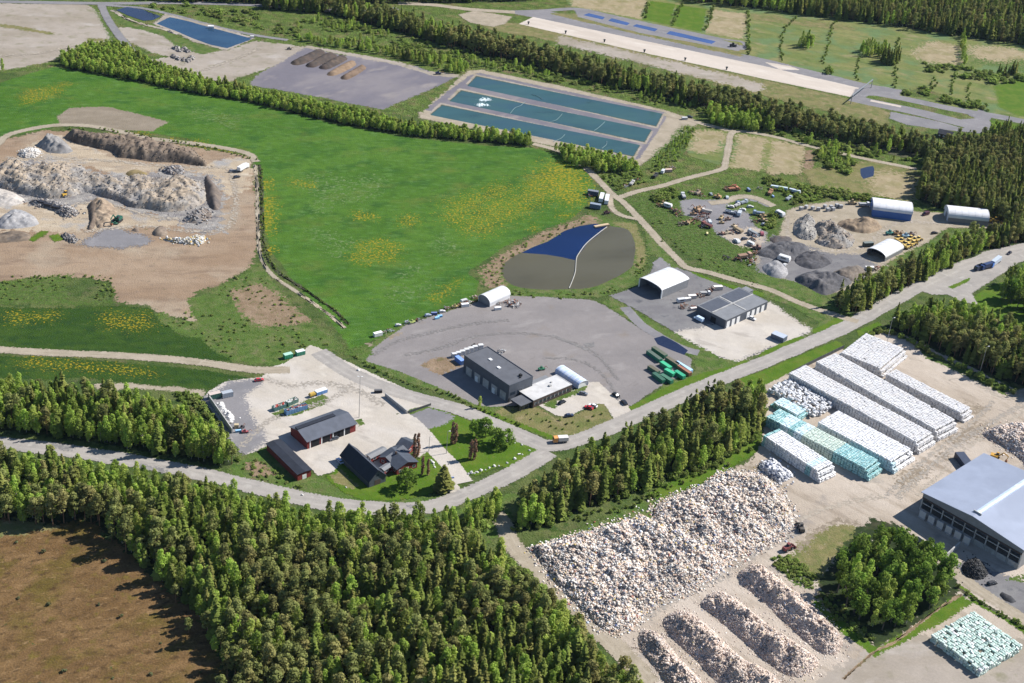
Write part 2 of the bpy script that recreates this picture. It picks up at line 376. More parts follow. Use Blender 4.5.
# ------------------------------------------------------------------ ground sheets
ZK = [0]
def nextz():
    ZK[0] += 1
    return ZK[0] * .0008
def densify(pts, step, closed=True, smooth=True):
    pts = np.asarray(pts); n = len(pts); out = []
    rngi = range(n if closed else n - 1)
    for i in rngi:
        p1, p2 = pts[i], pts[(i + 1) % n]
        p0 = pts[i - 1] if (closed or i > 0) else 2 * p1 - p2
        p3 = pts[(i + 2) % n] if (closed or i + 2 < n) else 2 * p2 - p1
        k = max(1, int(np.linalg.norm(p2 - p1) / step))
        for j in range(k):
            t = j / k
            if smooth:
                out.append(.5 * ((2 * p1) + (-p0 + p2) * t + (2 * p0 - 5 * p1 + 4 * p2 - p3) * t * t + (-p0 + 3 * p1 - 3 * p2 + p3) * t ** 3))
            else: out.append(p1 + (p2 - p1) * t)
    if not closed: out.append(pts[-1])
    return np.array(out)

def sheet(name, px, mat, soft=1.5, jag=.6, step=3.0, smooth=False, kind='structure', label=None, cat=None, z=None, group=None):
    w = np.array([P(x, y)[:2] for x, y in px])
    ar = .5 * np.sum(w[:, 0] * np.roll(w[:, 1], -1) - np.roll(w[:, 0], -1) * w[:, 1])
    if ar < 0: w = w[::-1]
    o = densify(w, step, True, smooth)
    t = np.roll(o, -1, 0) - np.roll(o, 1, 0)
    nrm = np.stack([t[:, 1], -t[:, 0]], 1); nrm /= np.linalg.norm(nrm, axis=1)[:, None] + 1e-9
    if jag:
        a = (fbm(o[:, 0] / 7 + 3, o[:, 1] / 7 + 9, 3) - .5) * 2 * jag
        o = o + nrm * a[:, None]
    outer, inner = o + nrm * soft * .5, o - nrm * soft * .5
    # thin places: keep only inner points that are well inside
    keep = inside(outer, inner)
    dd = edge_dist(outer, inner[keep])
    inn = inner[keep][dd > soft * .6]
    n = len(outer)
    pts = [Vector((a, b)) for a, b in outer] + [Vector((a, b)) for a, b in inn]
    vs, es, fs, ov, oe, of = delaunay_2d_cdt(pts, [(i, (i + 1) % n) for i in range(n)], [], 1, 1e-4)
    e = np.ones(len(vs), np.float32)
    for i, orig in enumerate(ov):
        if not orig: e[i] = 0
        elif min(orig) < n: e[i] = 0
    zz = nextz() if z is None else z
    V = np.array([(v.x, v.y, zz) for v in vs])
    F = []
    for f in fs:
        a, b, c = f[:3]
        if (vs[b] - vs[a]).cross(vs[c] - vs[a]) < 0: f = f[::-1]
        F.append(f[:3])
    me = mesh_np(name, V, None, F, [mat], attrs={'edge': ('FLOAT', e)})
    ob = link(bpy.data.objects.new(name, me))
    return tag(ob, label, cat, group, kind)

def ribbon(name, px, width, mat, soft=1.2, step=3.0, kind='structure', label=None, cat=None, wob=.3, group=None):
    w = densify([P(x, y)[:2] for x, y in px], step, False, True)
    t = np.gradient(w, axis=0); nrm = np.stack([-t[:, 1], t[:, 0]], 1); nrm /= np.linalg.norm(nrm, axis=1)[:, None] + 1e-9
    hw = width / 2 + (fbm(w[:, 0] / 9, w[:, 1] / 9, 3) - .5) * 2 * wob
    z = nextz(); offs = [-(hw + soft / 2), -(hw - soft / 2), hw * 0 - hw * .42, hw * 0, hw * .42, hw - soft / 2, hw + soft / 2]
    ed = [0, 1, 1, 1, 1, 1, 0]; ac = [-1, -.85, -.42, 0, .42, .85, 1]
    V, E, A = [], [], []
    for o, e, a in zip(offs, ed, ac):
        p = w + nrm * o[:, None]
        V.append(np.column_stack([p, np.full(len(p), z)])); E += [e] * len(p); A += [a] * len(p)
    n = len(w); F = []
    for k in range(6):
        for i in range(n - 1): F.append((k * n + i, k * n + i + 1, (k + 1) * n + i + 1, (k + 1) * n + i)[::-1])
    me = mesh_np(name, np.concatenate(V), F, None, [mat], attrs={'edge': ('FLOAT', np.array(E, np.float32)), 'across': ('FLOAT', np.array(A, np.float32))})
    return tag(link(bpy.data.objects.new(name, me)), label, cat, group, kind)

g = MB(); g.face([(-3000, -800, 0), (3000, -800, 0), (3000, 4500, 0), (-3000, 4500, 0)])
tag(g.build('ground', M['ground']), kind='structure')

# ------------------------------------------------------------------ the land, from large to small
Z = {   # woods: polygons of tree bases
 'bogwood': [(-60, 492), (60, 505), (120, 514), (200, 527), (260, 540), (330, 551), (400, 554), (472, 560), (500, 566), (523, 595), (560, 628), (620, 684), (690, 760), (560, 830), (260, 830), (240, 720), (232, 690), (214, 650), (196, 612), (178, 596), (150, 577), (130, 556), (110, 540), (90, 524), (50, 527), (0, 522), (-60, 520)],
 'birchwood': [(-50, 398), (30, 395), (80, 400), (150, 408), (190, 424), (215, 440), (233, 464), (225, 467), (180, 459), (100, 444), (0, 431), (-50, 426)],
 'middlewood': [(514, 524), (528, 504), (560, 479), (600, 462), (650, 437), (700, 412), (740, 400), (757, 402), (761, 412), (757, 434), (740, 450), (700, 468), (640, 490), (585, 508), (545, 526), (525, 532)],
 'eastwood': [(884, 328), (900, 322), (950, 317), (990, 328), (1024, 347), (1080, 380), (1080, 420), (1020, 386), (985, 373), (940, 351), (903, 334)],
 'roadside': [(832, 309), (858, 315), (875, 305), (908, 289), (935, 275), (960, 263), (985, 251), (1050, 238), (1050, 228), (985, 240), (945, 246), (935, 255), (905, 277), (880, 288), (850, 296)],
 'northeast': [(926, 156), (960, 148), (1024, 143), (1090, 148), (1090, 240), (1010, 232), (992, 221), (960, 212), (935, 207), (917, 200)],
 'belt': [(262, 3), (330, 8), (385, 17), (450, 35), (510, 49), (600, 72), (675, 90), (740, 104), (764, 111), (830, 127), (890, 140), (925, 149), (925, 157), (880, 149), (840, 142), (764, 127), (714, 111), (660, 98), (600, 84), (510, 61), (455, 49), (385, 29), (330, 14), (262, 9)],
 'farwood': [(690, 3), (720, 6), (760, 10), (835, 19), (901, 28), (960, 37), (1024, 46), (1100, 58), (1100, -70), (640, -70)],
 'topwood': [(150, 2), (260, 4), (380, 4), (520, 2), (560, -4), (690, 0), (640, -70), (100, -70)],
 'hedge': [(60, 60), (80, 54), (89, 48), (125, 47), (137, 58), (153, 67), (216, 86), (255, 94), (330, 110), (410, 127), (530, 140), (530, 147), (410, 136), (330, 122), (255, 103), (200, 94), (130, 80), (64, 68)],
 'pondbirch': [(553, 150), (600, 158), (637, 166), (640, 174), (600, 173), (570, 166)],
 'youngbirch': [(295, 38), (340, 44), (400, 52), (460, 62), (468, 72), (455, 74), (430, 66), (375, 54), (330, 46), (295, 42)],
 'northbirch': [(706, 112), (730, 108), (770, 118), (775, 134), (745, 131), (712, 126)],
 'copse': [(836, 600), (838, 570), (852, 553), (880, 540), (912, 548), (936, 566), (948, 585), (944, 606), (918, 622), (888, 636), (862, 626)],
 'rightgrove': [(1000, 300), (1006, 285), (1024, 276), (1080, 280), (1080, 340), (1024, 316)],
}
# north: sand, scrub, ponds
sheet('scrub_land', [(-60, 12), (1090, -60), (1090, 240), (700, 215), (560, 170), (470, 120), (300, 110), (60, 70), (-60, 76)], M['scrub'], 4, 2)
sheet('sandy_ground', [(-60, 3), (85, 4), (98, 12), (112, 38), (88, 44), (60, 55), (48, 62), (10, 69), (-60, 78)], M['pale'], 5, 2)
sheet('sandy_ground', [(118, 28), (138, 26), (160, 31), (176, 42), (200, 53), (228, 50), (255, 41), (300, 46), (330, 52), (262, 70), (225, 83), (175, 72), (150, 62), (148, 60), (170, 57), (150, 52), (126, 40)], M['pale'], 5, 2)
sheet('dry_grass_verge', R1([(430, 40), (520, 95), (620, 115), (700, 150), (800, 170), (890, 190), (800, 215), (700, 190), (640, 140), (500, 105), (440, 80)]), M['rough'], 4, 2)
sheet('dry_grass_verge', R1([(360, 25), (385, 30), (455, 150), (430, 158), (400, 100)]), M['weeds'], 4, 1)
sheet('dry_grass_verge', R1([(0, 92), (120, 110), (300, 150), (430, 152), (380, 162), (240, 140), (0, 105)]), M['dry'], 5, 2)
sheet('bank', R2([(0, 300), (230, 172), (190, 185), (330, 215), (420, 222), (550, 250), (640, 262), (720, 292), (790, 300), (740, 330), (500, 430), (400, 412), (300, 390), (140, 360), (-20, 335)]), M['compost'], 4, 1.5)
sheet('dirt_track', R2([(200, 178), (430, 218), (560, 242), (680, 280), (800, 292), (800, 305), (690, 296), (560, 256), (400, 226), (200, 186)]), M['pale'], 4, 1)
# green field and its surroundings
sheet('field', [(-60, 92), (0, 83), (30, 73), (55, 67), (130, 81), (200, 95), (255, 104), (330, 123), (410, 138), (490, 146), (533, 148), (556, 154), (578, 164), (592, 178), (596, 190), (584, 207), (566, 222), (540, 231), (510, 243), (488, 258), (467, 272), (478, 282), (474, 300), (430, 312), (404, 324), (372, 342), (352, 352), (330, 322), (300, 290), (272, 252), (262, 222), (260, 172), (250, 157), (190, 139), (130, 130), (90, 126), (55, 127), (0, 138), (-60, 160)], M['meadow'], 3, 1.2)
sheet('bare_soil', [(57, 116), (70, 108), (90, 107), (108, 107), (130, 112), (168, 122), (152, 131), (120, 130), (60, 124)], M['plough'], 4, 1)
for k, q in enumerate([[(548, 163), (575, 164), (592, 180), (590, 196), (572, 205), (545, 195), (535, 178)], [(510, 190), (540, 175), (560, 200), (530, 222), (500, 228), (470, 240), (455, 220), (480, 200)], [(440, 200), (500, 180), (520, 190), (470, 225), (440, 225)],
                       [(262, 172), (272, 178), (276, 210), (268, 255), (262, 220)], [(290, 178), (318, 182), (320, 192), (292, 186)], [(350, 210), (380, 212), (378, 222), (354, 220)], [(352, 245), (380, 235), (405, 245), (400, 262), (370, 268), (345, 262)], [(395, 218), (420, 210), (425, 225), (400, 228)], [(420, 295), (460, 278), (455, 296), (425, 305)], [(20, 90), (70, 82), (60, 98), (20, 106)],
                       [(130, 132), (200, 140), (240, 150), (240, 156), (190, 146)], [(520, 232), (560, 214), (575, 214), (540, 230), (505, 244)]]):
    sheet('dandelions', q, M['dandelion_dense' if k in (0, 3) else 'dandelion'], 22 if k < 3 else 10, 5, kind='stuff', label=None)
for q in [[(300, 172), (390, 175), (385, 200), (310, 215)], [(340, 260), (300, 235), (320, 225), (360, 240)], [(430, 230), (470, 245), (455, 262), (425, 250)], [(380, 285), (440, 280), (430, 300), (390, 305)], [(180, 105), (250, 115), (240, 130), (190, 122)], [(400, 265), (430, 262), (420, 280), (395, 280)]]:
    sheet('pale_grass', q, M['palegrass'], 18, 4, kind='stuff')
# quarry
sheet('quarry_ground', [(-60, 155), (0, 141), (12, 138), (40, 131), (62, 131), (128, 135), (190, 147), (250, 157), (254, 175), (256, 215), (259, 243), (254, 262), (238, 276), (215, 286), (196, 292), (192, 305), (198, 322), (170, 318), (150, 306), (118, 302), (110, 280), (60, 276), (0, 282), (-60, 285)], M['quarry'], 5, 2)
sheet('quarry_floor', QZ([(230, 60), (330, 100), (440, 150), (560, 170), (760, 185), (900, 150), (985, 150), (990, 260), (900, 300), (800, 215), (640, 195), (480, 235), (360, 190), (200, 175), (60, 160), (120, 90)]), M['quarry_pale'], 8, 3)
sheet('quarry_floor', QZ([(-40, 330), (100, 330), (330, 300), (480, 340), (620, 370), (740, 365), (720, 410), (600, 420), (460, 430), (300, 440), (-40, 440)]), M['quarry_pale'], 8, 3)
sheet('rubble_ground', QZ([(-40, 190), (120, 160), (300, 180), (500, 225), (700, 190), (800, 215), (880, 300), (840, 400), (720, 400), (560, 370), (400, 330), (280, 340), (120, 330), (-40, 290)]), M['quarry_grey'], 10, 4)
sheet('rubble_ground', QZ([(790, 200), (850, 230), (890, 330), (880, 440), (800, 450), (720, 420), (790, 330)]), M['quarry_grey'], 10, 4)
sheet('scrub_slope', [(-60, 282), (0, 280), (40, 276), (72, 275), (70, 300), (115, 300), (118, 272), (108, 272), (82, 275), (84, 290), (118, 304), (60, 306), (0, 306), (-60, 310)], M['weeds'], 5, 3)
sheet('scrub_slope', [(186, 300), (214, 290), (240, 276), (258, 262), (272, 280), (300, 312), (345, 345), (330, 352), (300, 356), (282, 366), (240, 364), (212, 355), (190, 340), (160, 325), (155, 310), (175, 318), (196, 322)], M['rough'], 5, 2)
sheet('brown_soil', [(232, 292), (256, 284), (280, 294), (298, 312), (310, 320), (285, 328), (262, 326), (240, 312)], M['brown'], 7, 3)
sheet('brown_soil', [(200, 296), (225, 292), (232, 312), (258, 330), (230, 345), (205, 330)], M['weeds'], 6, 3)
sheet('field', [(-60, 309), (0, 307), (60, 309), (120, 306), (150, 308), (160, 322), (184, 337), (200, 338), (215, 352), (240, 362), (160, 358), (80, 351), (0, 347), (-60, 345)], M['meadow_dark'], 3, 1)
sheet('dandelions', [(5, 312), (60, 311), (60, 322), (10, 325)], M['dandelion'], 12, 3, kind='stuff')
sheet('dandelions', [(100, 312), (150, 312), (158, 325), (140, 335), (105, 328)], M['dandelion'], 14, 3, kind='stuff')
sheet('field', [(-60, 354), (0, 356), (60, 358), (140, 364), (200, 370), (252, 378), (228, 384), (206, 390), (180, 388), (130, 383), (80, 378), (40, 380), (0, 378), (-60, 380)], M['meadow_dark'], 3, 1)
sheet('dandelions', [(0, 358), (60, 359), (150, 368), (165, 376), (100, 372), (20, 368)], M['dandelion'], 12, 3, kind='stuff')
sheet('gravel_patch', [(92, 384), (108, 382), (140, 385), (176, 387), (205, 390), (203, 396), (172, 391), (130, 388), (104, 392), (94, 390)], M['track'], 3, 2)
sheet('rough_verge', A2([(0, 205), (100, 230), (190, 370), (250, 450), (340, 415), (460, 545), (560, 520), (620, 610), (500, 600), (240, 520), (200, 400), (100, 260), (0, 240)]), M['rough'], 3, 1)
# southern verges along the road
sheet('rough_verge', [(228, 468), (250, 456), (268, 447), (300, 478), (330, 478), (345, 490), (395, 500), (440, 494), (462, 484), (458, 497), (430, 506), (390, 509), (330, 505), (270, 492), (230, 476)], M['rough'], 3, .8)
sheet('road_shoulder', [(-60, 452), (60, 463), (120, 472), (200, 487), (265, 504), (330, 517), (400, 520), (440, 516), (490, 500), (520, 490), (515, 530), (480, 545), (450, 530), (400, 534), (330, 530), (200, 506), (60, 484), (-60, 470)], M['rough'], 3, .8)
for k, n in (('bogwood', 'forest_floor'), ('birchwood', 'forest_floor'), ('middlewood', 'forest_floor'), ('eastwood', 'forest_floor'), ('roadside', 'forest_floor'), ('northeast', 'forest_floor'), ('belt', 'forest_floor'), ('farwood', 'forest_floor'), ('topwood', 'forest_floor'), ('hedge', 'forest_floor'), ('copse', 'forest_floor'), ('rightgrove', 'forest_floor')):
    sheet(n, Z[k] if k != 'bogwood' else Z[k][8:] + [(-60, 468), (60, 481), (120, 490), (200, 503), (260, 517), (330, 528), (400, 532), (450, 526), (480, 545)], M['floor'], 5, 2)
sheet('bog', [(-120, 518), (0, 520), (50, 526), (92, 522), (112, 540), (132, 556), (152, 577), (180, 598), (200, 613), (216, 650), (236, 690), (252, 740), (240, 840), (-160, 840)], M['bog'], 6, 2)
sheet('bog_margin', [(-120, 520), (20, 522), (60, 527), (30, 534), (-20, 540), (-120, 545)], M['dry'], 5, 3)
# fields north-east
sheet('grass_field', [(560, -8), (690, 2), (760, 9), (835, 18), (901, 27), (1024, 45), (1100, 57), (1100, 130), (1024, 122), (985, 115), (940, 104), (880, 92), (860, 84), (770, 64), (700, 44), (640, 34), (573, 10)], M['green_field'], 5, 1.5)
sheet('pale_field', [(574, -6), (648, -2), (641, 19), (605, 12), (572, 6)], M['pale_field'], 6, 2)
sheet('green_field', [(650, 1), (675, 4), (670, 25), (643, 20)], M['lawn'], 5, 1.5)
sheet('green_field', [(677, 5), (706, 9), (702, 32), (671, 26)], M['lawn'], 5, 1.5)
sheet('pale_field', [(714, 10), (747, 14), (743, 39), (705, 33)], M['pale_field'], 8, 2)
sheet('pale_field', [(752, 14), (835, 24), (862, 29), (840, 30), (754, 20)], M['dry'], 8, 2)
sheet('pale_field', R4([(600, 190), (690, 165), (760, 190), (770, 250), (690, 252), (590, 225)]), M['pale_field'], 22, 4)
sheet('pale_field', R4([(800, 190), (900, 185), (1021, 210), (1060, 300), (900, 265), (810, 250)]), M['weeds'], 12, 4)
sheet('pale_field', R4([(820, 185), (940, 190), (1021, 200), (1021, 230), (900, 240), (820, 215)]), M['pale_field'], 30, 4)
sheet('green_field', R4([(900, 340), (1021, 300), (1090, 310), (1090, 450), (1000, 455), (920, 420)]), M['lawn'], 8, 2)
sheet('grass_verge', R4([(520, 355), (620, 345), (860, 420), (830, 430), (700, 400), (540, 372)]), M['scrub'], 5, 2)
# strips along the long pale pad
sheet('gravel_margin', [(505, 22), (520, 24), (640, 52), (764, 80), (850, 99), (880, 108), (890, 113), (885, 126), (830, 112), (764, 96), (740, 90), (690, 76), (600, 52), (540, 38), (490, 30), (478, 22)], M['dry'], 5, 2)
sheet('gravel_margin', [(560, 36), (640, 54), (700, 68), (764, 84), (764, 92), (700, 78), (620, 58), (560, 44)], M['pale'], 12, 4)
sheet('asphalt_strip', [(500, 11), (543, 10), (640, 32), (770, 60), (862, 83), (902, 90), (898, 98), (860, 90), (770, 70), (640, 43), (535, 18)], M['asphalt'], 3, .8)
sheet('grass_strip', [(546, 13), (575, 14), (640, 27), (705, 42), (735, 49), (744, 50), (742, 57), (640, 35)], M['dry'], 4, 1)
sheet('concrete_pad', [(519, 24), (533, 17), (640, 40), (770, 67.5), (859, 88), (850, 97), (764, 79), (640, 52)], M['concrete'], 1.5, .3)
sheet('gravel_pad', [(764, 62), (790, 66), (800, 70), (780, 70)], M['concrete'], 3, 1)
sheet('pond_margin', [(575, 10), (590, 10), (700, 34), (722, 40), (745, 47), (738, 51), (700, 44), (640, 33), (578, 17)], M['asphalt'], 3, 1)
for q in (R3([(290, 60), (310, 53), (370, 68), (362, 76)]), R3([(388, 82), (400, 73), (468, 91), (458, 99)]), R3([(484, 103), (498, 96), (577, 114), (566, 123)]), R3([(616, 133), (630, 123), (805, 163), (790, 172)])):
    sheet('pond', q, M['w_strip'], 1.2, .2)
sheet('gravel_apron', [(730, 44), (745, 46), (745, 50), (728, 49)], M['asphalt'], 3, .6)
ribbon('road', [(505, 12), (540, 11), (575, 9), (600, 13)], 7, M['asphalt'])
ribbon('road', [(680, 30), (722, 39), (742, 42), (744, 48), (728, 49)], 4, M['asphalt'])
sheet('asphalt_apron', R4([(360, 350), (430, 340), (410, 375), (370, 400), (340, 385)]), M['asphalt'], 3, .6)
ribbon('road', R4([(370, 365), (440, 368), (560, 390), (700, 420), (830, 445), (900, 455), (1021, 478), (1090, 490)]), 11, M['asphalt'])
ribbon('road', R4([(340, 385), (400, 398), (480, 415), (600, 440), (720, 470), (800, 490), (860, 500)]), 15, M['asphalt'])
sheet('asphalt_apron', R4([(800, 450), (850, 430), (890, 450), (890, 490), (960, 505), (970, 520), (880, 510), (850, 525), (760, 515), (660, 505), (560, 490), (490, 465), (500, 440), (580, 455), (700, 480), (780, 505), (800, 490), (760, 470), (830, 465)]), M['asphalt'], 3, .6)
sheet('painted_line', R4([(420, 392), (540, 416), (536, 422), (416, 398)]), M['concrete'], 1, .1)
sheet('grass_verge', R4([(880, 470), (1021, 495), (1080, 510), (1080, 540), (960, 500), (900, 488)]), M['lawn'], 3, 1)
sheet('grass_verge', R4([(760, 520), (850, 528), (880, 515), (950, 520), (900, 560), (840, 560)]), M['lawn'], 4, 1)
# treatment basins
sheet('gravel_bank', [(418, 113), (428, 100), (450, 85), (468, 71), (482, 70), (560, 86), (664, 110), (690, 118), (700, 122), (690, 130), (672, 141), (655, 155), (640, 166), (632, 163), (420, 118)], M['track'], 4, 1)
sheet('gravel_bank', [(424, 110), (470, 75), (480, 73), (664, 112), (668, 116), (640, 158), (634, 160)], M['compost'], 3, .8)
for q in (R3([(-165, 338), (-130, 302), (596, 447), (572, 494)]), R3([(-235, 398), (-190, 358), (553, 510), (526, 556)]), R3([(-310, 452), (-265, 415), (508, 570), (482, 612)])):
    q = np.array(q); c = q.mean(0)
    sheet('basin_rim', (c + (q - c) * [1.025, 1.12]).tolist(), M['pale'], 1.5, .3)
    sheet('basin_kerb', (c + (q - c) * [1.008, 1.04]).tolist(), M['ditch'], 1, .1)
    sheet('basin_water', q.tolist(), M['w_teal'], .8, .1)
sheet('scrub_slope', R3([(620, 560), (640, 510), (700, 490), (735, 500), (720, 560), (690, 600), (620, 640), (560, 620), (580, 580)]), M['weeds'], 4, 2)
sheet('scrub_land', R2([(740, 330), (800, 310), (700, 400), (660, 440), (560, 430), (620, 390)]), M['scrub'], 4, 2)
sheet('pale_field', R3([(730, 500), (860, 515), (850, 600), (820, 650), (700, 610), (690, 580)]), M['green_field'], 4, 2)
sheet('pale_field', R3([(735, 505), (840, 520), (820, 600), (710, 590)]), M['pale_field'], 14, 4)
sheet('pale_field', R3([(880, 525), (1021, 535), (1060, 545), (1040, 660), (990, 672), (855, 660)]), M['green_field'], 4, 2)
sheet('pale_field', R3([(900, 530), (1005, 545), (975, 670), (865, 655)]), M['pale_field'], 9, 3)
sheet('pale_field', R4([(40, 555), (165, 575), (150, 683), (15, 683)]), M['pale_field'], 9, 3)
sheet('brown_soil', R4([(168, 590), (192, 590), (190, 683), (155, 683)]), M['brown'], 4, 2)
sheet('marsh', R8([(150, 0), (300, -30), (430, -40), (590, 0), (600, 100), (560, 130), (400, 100), (200, 70)]), M['dry'], 8, 3)
sheet('marsh', R8([(430, 20), (580, 20), (590, 110), (500, 110), (440, 80)]), M['pale_field'], 26, 4)
sheet('pond', R4([(385, 665), (425, 655), (420, 690), (390, 700)]), M['w_dark'], 3, .5)
sheet('dark_strip', R4([(100, 500), (300, 540), (480, 570), (600, 600), (600, 630), (450, 600), (280, 565)]), M['ditch'], 5, 3)  # dark strip along the lower edge of the tree belt
# pond in the middle
sheet('pond_bank', [(476, 274), (500, 258), (520, 247), (548, 234), (575, 222), (592, 212), (610, 219), (634, 222), (645, 240), (648, 262), (640, 278), (628, 287), (600, 298), (545, 298), (512, 297), (490, 290)], M['rough'], 5, 1.5)
sheet('pond_bank', [(480, 272), (520, 245), (560, 228), (590, 215), (600, 222), (570, 230), (540, 243), (512, 258), (498, 272), (505, 284), (490, 288)], M['brown'], 9, 2)
sheet('pond_bank', [(612, 222), (634, 224), (645, 245), (645, 265), (632, 276), (637, 255), (632, 234)], M['dry'], 5, 1.5)
sheet('pond', [(523, 252.5), (548, 242), (566, 231), (580, 226.5), (597, 224), (612, 227), (627, 230), (634, 243), (633, 262), (629, 269), (612, 279), (592, 287), (567, 289), (540, 289.5), (515, 286), (504, 277), (502.5, 268), (508, 261)], M['w_brown'], .8, .4, smooth=True)
sheet('pond', [(522.5, 252.8), (535, 247), (548, 242), (566, 231), (580, 226.5), (597, 224), (606.5, 227), (597, 235), (586, 244), (577, 256), (575, 260), (562, 257), (547, 254.5)], M['w_blue'], .8, .4)  # sky reflection painted as a blue wedge over the brown water
# scrapyard and stockpile yard
sheet('rough_ground', [(622, 200), (640, 196), (690, 190), (760, 178), (800, 186), (810, 190), (795, 205), (785, 225), (780, 260), (810, 285), (830, 300), (826, 310), (790, 300), (740, 283), (700, 268), (670, 240), (640, 215)], M['weeds'], 5, 2)
sheet('scrapyard', SZ([(400, 110), (480, 95), (640, 105), (720, 82), (790, 88), (880, 130), (860, 140), (790, 110), (760, 150), (800, 240), (860, 270), (850, 330), (760, 330), (680, 320), (600, 280), (570, 230), (480, 200), (430, 180)]), M['asphalt'], 5, 2)
sheet('scrapyard', SZ([(620, 280), (700, 250), (800, 240), (850, 290), (820, 350), (720, 340)]), M['sand'], 8, 3)
sheet('scrapyard', SZ([(660, 85), (780, 110), (860, 150), (890, 200), (850, 260), (800, 240), (770, 170), (660, 150)]), M['rough'], 6, 3)
sheet('stockpile_yard', R8([(90, 160), (150, 140), (250, 125), (380, 125), (420, 140), (600, 165), (720, 170), (790, 190), (960, 200), (1000, 215), (880, 230), (720, 225), (690, 250), (640, 290), (560, 330), (480, 370), (470, 400), (400, 420), (330, 470), (240, 490), (120, 440), (0, 410), (-40, 360), (-20, 310), (60, 260), (80, 200)]), M['track'], 4, 1.5)
sheet('stockpile_yard', R8([(280, 330), (380, 330), (440, 380), (400, 420), (300, 460), (220, 490), (120, 440), (-20, 400), (-30, 320), (40, 260), (140, 290)]), M['darklot'], 8, 3)
sheet('rough_verge', R8([(380, 450), (480, 370), (570, 320), (640, 290), (690, 255), (700, 240), (800, 250), (700, 310), (600, 390), (540, 430), (420, 500)]), M['rough'], 4, 2)
sheet('rough_verge', R8([(370, 580), (480, 540), (560, 480), (600, 440), (780, 345), (800, 360), (620, 470), (560, 500), (390, 590)]), M['lawn'], 4, 1)
# yards in the middle
sheet('yard_verge', [(352, 352), (372, 342), (404, 324), (440, 350), (480, 395), (560, 436), (606, 424), (640, 418), (634, 428), (560, 445), (545, 438), (500, 420), (460, 400), (400, 380), (360, 362)], M['rough'], 3, .6)
sheet('yard_ground', [(372, 349), (388, 338), (406, 325), (440, 314), (478, 302), (512, 296), (545, 297), (590, 300), (606, 306), (640, 329), (668, 345), (692, 359), (690, 372), (664, 384), (631, 406), (612, 400), (585, 386), (560, 392), (528, 404), (508, 406), (492, 407), (474, 404), (450, 393), (420, 380), (398, 371), (366, 361)], M['lot'], 2, .5)
sheet('car_park', A3([(545, 335), (590, 300), (720, 265), (745, 245), (780, 245), (830, 290), (905, 345), (905, 380), (850, 405), (800, 330), (770, 330), (700, 360), (660, 385), (610, 375)]), M['yard'], 1.5, .3)
sheet('dirt_patch', A3([(85, 180), (120, 155), (170, 143), (210, 165), (235, 185), (190, 205), (150, 220)]), M['brown'], 4, 1.5)
sheet('weedy_corner', DN([(130, 370), (60, 390), (-20, 400), (30, 430), (140, 450), (200, 420), (170, 390)]), M['weeds'], 3, 1)
sheet('puddle_stain', DN([(140, 360), (190, 350), (200, 370), (160, 385)]), M['wetsand'], 3, 1)
sheet('puddle_stain', DN([(250, 335), (330, 295), (375, 295), (340, 318), (270, 345)]), M['wetsand'], 3, 1)
sheet('grass_lawn', A3([(395, 345), (470, 345), (545, 345), (610, 385), (700, 365), (770, 335), (800, 332), (850, 405), (760, 440), (600, 460), (470, 410), (380, 375)]), M['dry'], 3, .8)
sheet('grass_lawn', A3([(560, 335), (600, 305), (740, 255), (720, 280), (620, 320), (610, 350)]), M['rough'], 2, .5)
sheet('grass_bank', A3([(300, 340), (395, 375), (520, 425), (600, 455), (720, 450), (845, 400), (850, 415), (700, 470), (600, 470), (480, 425), (300, 350)]), M['lawn'], 3, .6)
sheet('yard_ground', [(610, 296), (640, 286), (652, 270), (655, 262), (690, 272), (722, 285), (766, 303), (812, 331), (800, 337), (758, 354), (735, 362), (718, 356), (690, 342), (664, 326), (640, 312)], M['darklot'], 2, .6)
sheet('yard_ground', [(690, 342), (676, 333), (728, 322), (770, 302), (812, 331), (800, 337), (758, 354), (735, 362), (718, 356)], M['yard'], 8, 2)
sheet('gravel_path', [(652, 263), (660, 257), (680, 268), (664, 274)], M['asphalt'], 2, .5)
sheet('verge', [(600, 302), (612, 298), (640, 314), (690, 342), (720, 358), (740, 362), (748, 366), (734, 374), (690, 394), (640, 416), (632, 408), (664, 385), (696, 370), (692, 358), (668, 344), (640, 327)], M['rough'], 3, .8)
ribbon('ditch', A4([(-60, -50), (0, 15), (60, 55), (160, 110), (230, 130)]), 6, M['asphalt'])
sheet('pond', A4([(62, 75), (90, 66), (140, 92), (182, 120), (170, 134), (120, 115), (75, 95)]), M['w_dark'], 2, .5)
sheet('verge', R7([(520, 210), (600, 300), (665, 385), (640, 385), (590, 345), (540, 330)]), M['rough'], 3, 1)
sheet('verge', R7([(720, 400), (830, 440), (1021, 490), (1060, 510), (1000, 500), (880, 470), (740, 420), (705, 400)]), M['lawn'], 2, .6)
sheet('verge', R8([(0, 470), (240, 560), (330, 595), (280, 620), (180, 640), (215, 600), (100, 530), (0, 500)]), M['rough'], 3, 1)
sheet('grass_verge', R8([(-60, 430), (0, 410), (120, 440), (240, 490), (270, 530), (370, 580), (250, 545), (130, 505), (0, 455)]), M['rough'], 3, 1)
sheet('grass_verge', [(628, 408), (664, 388), (700, 374), (748, 362), (752, 368), (728, 376), (690, 394), (640, 416)], M['lawn'], 2, .6)
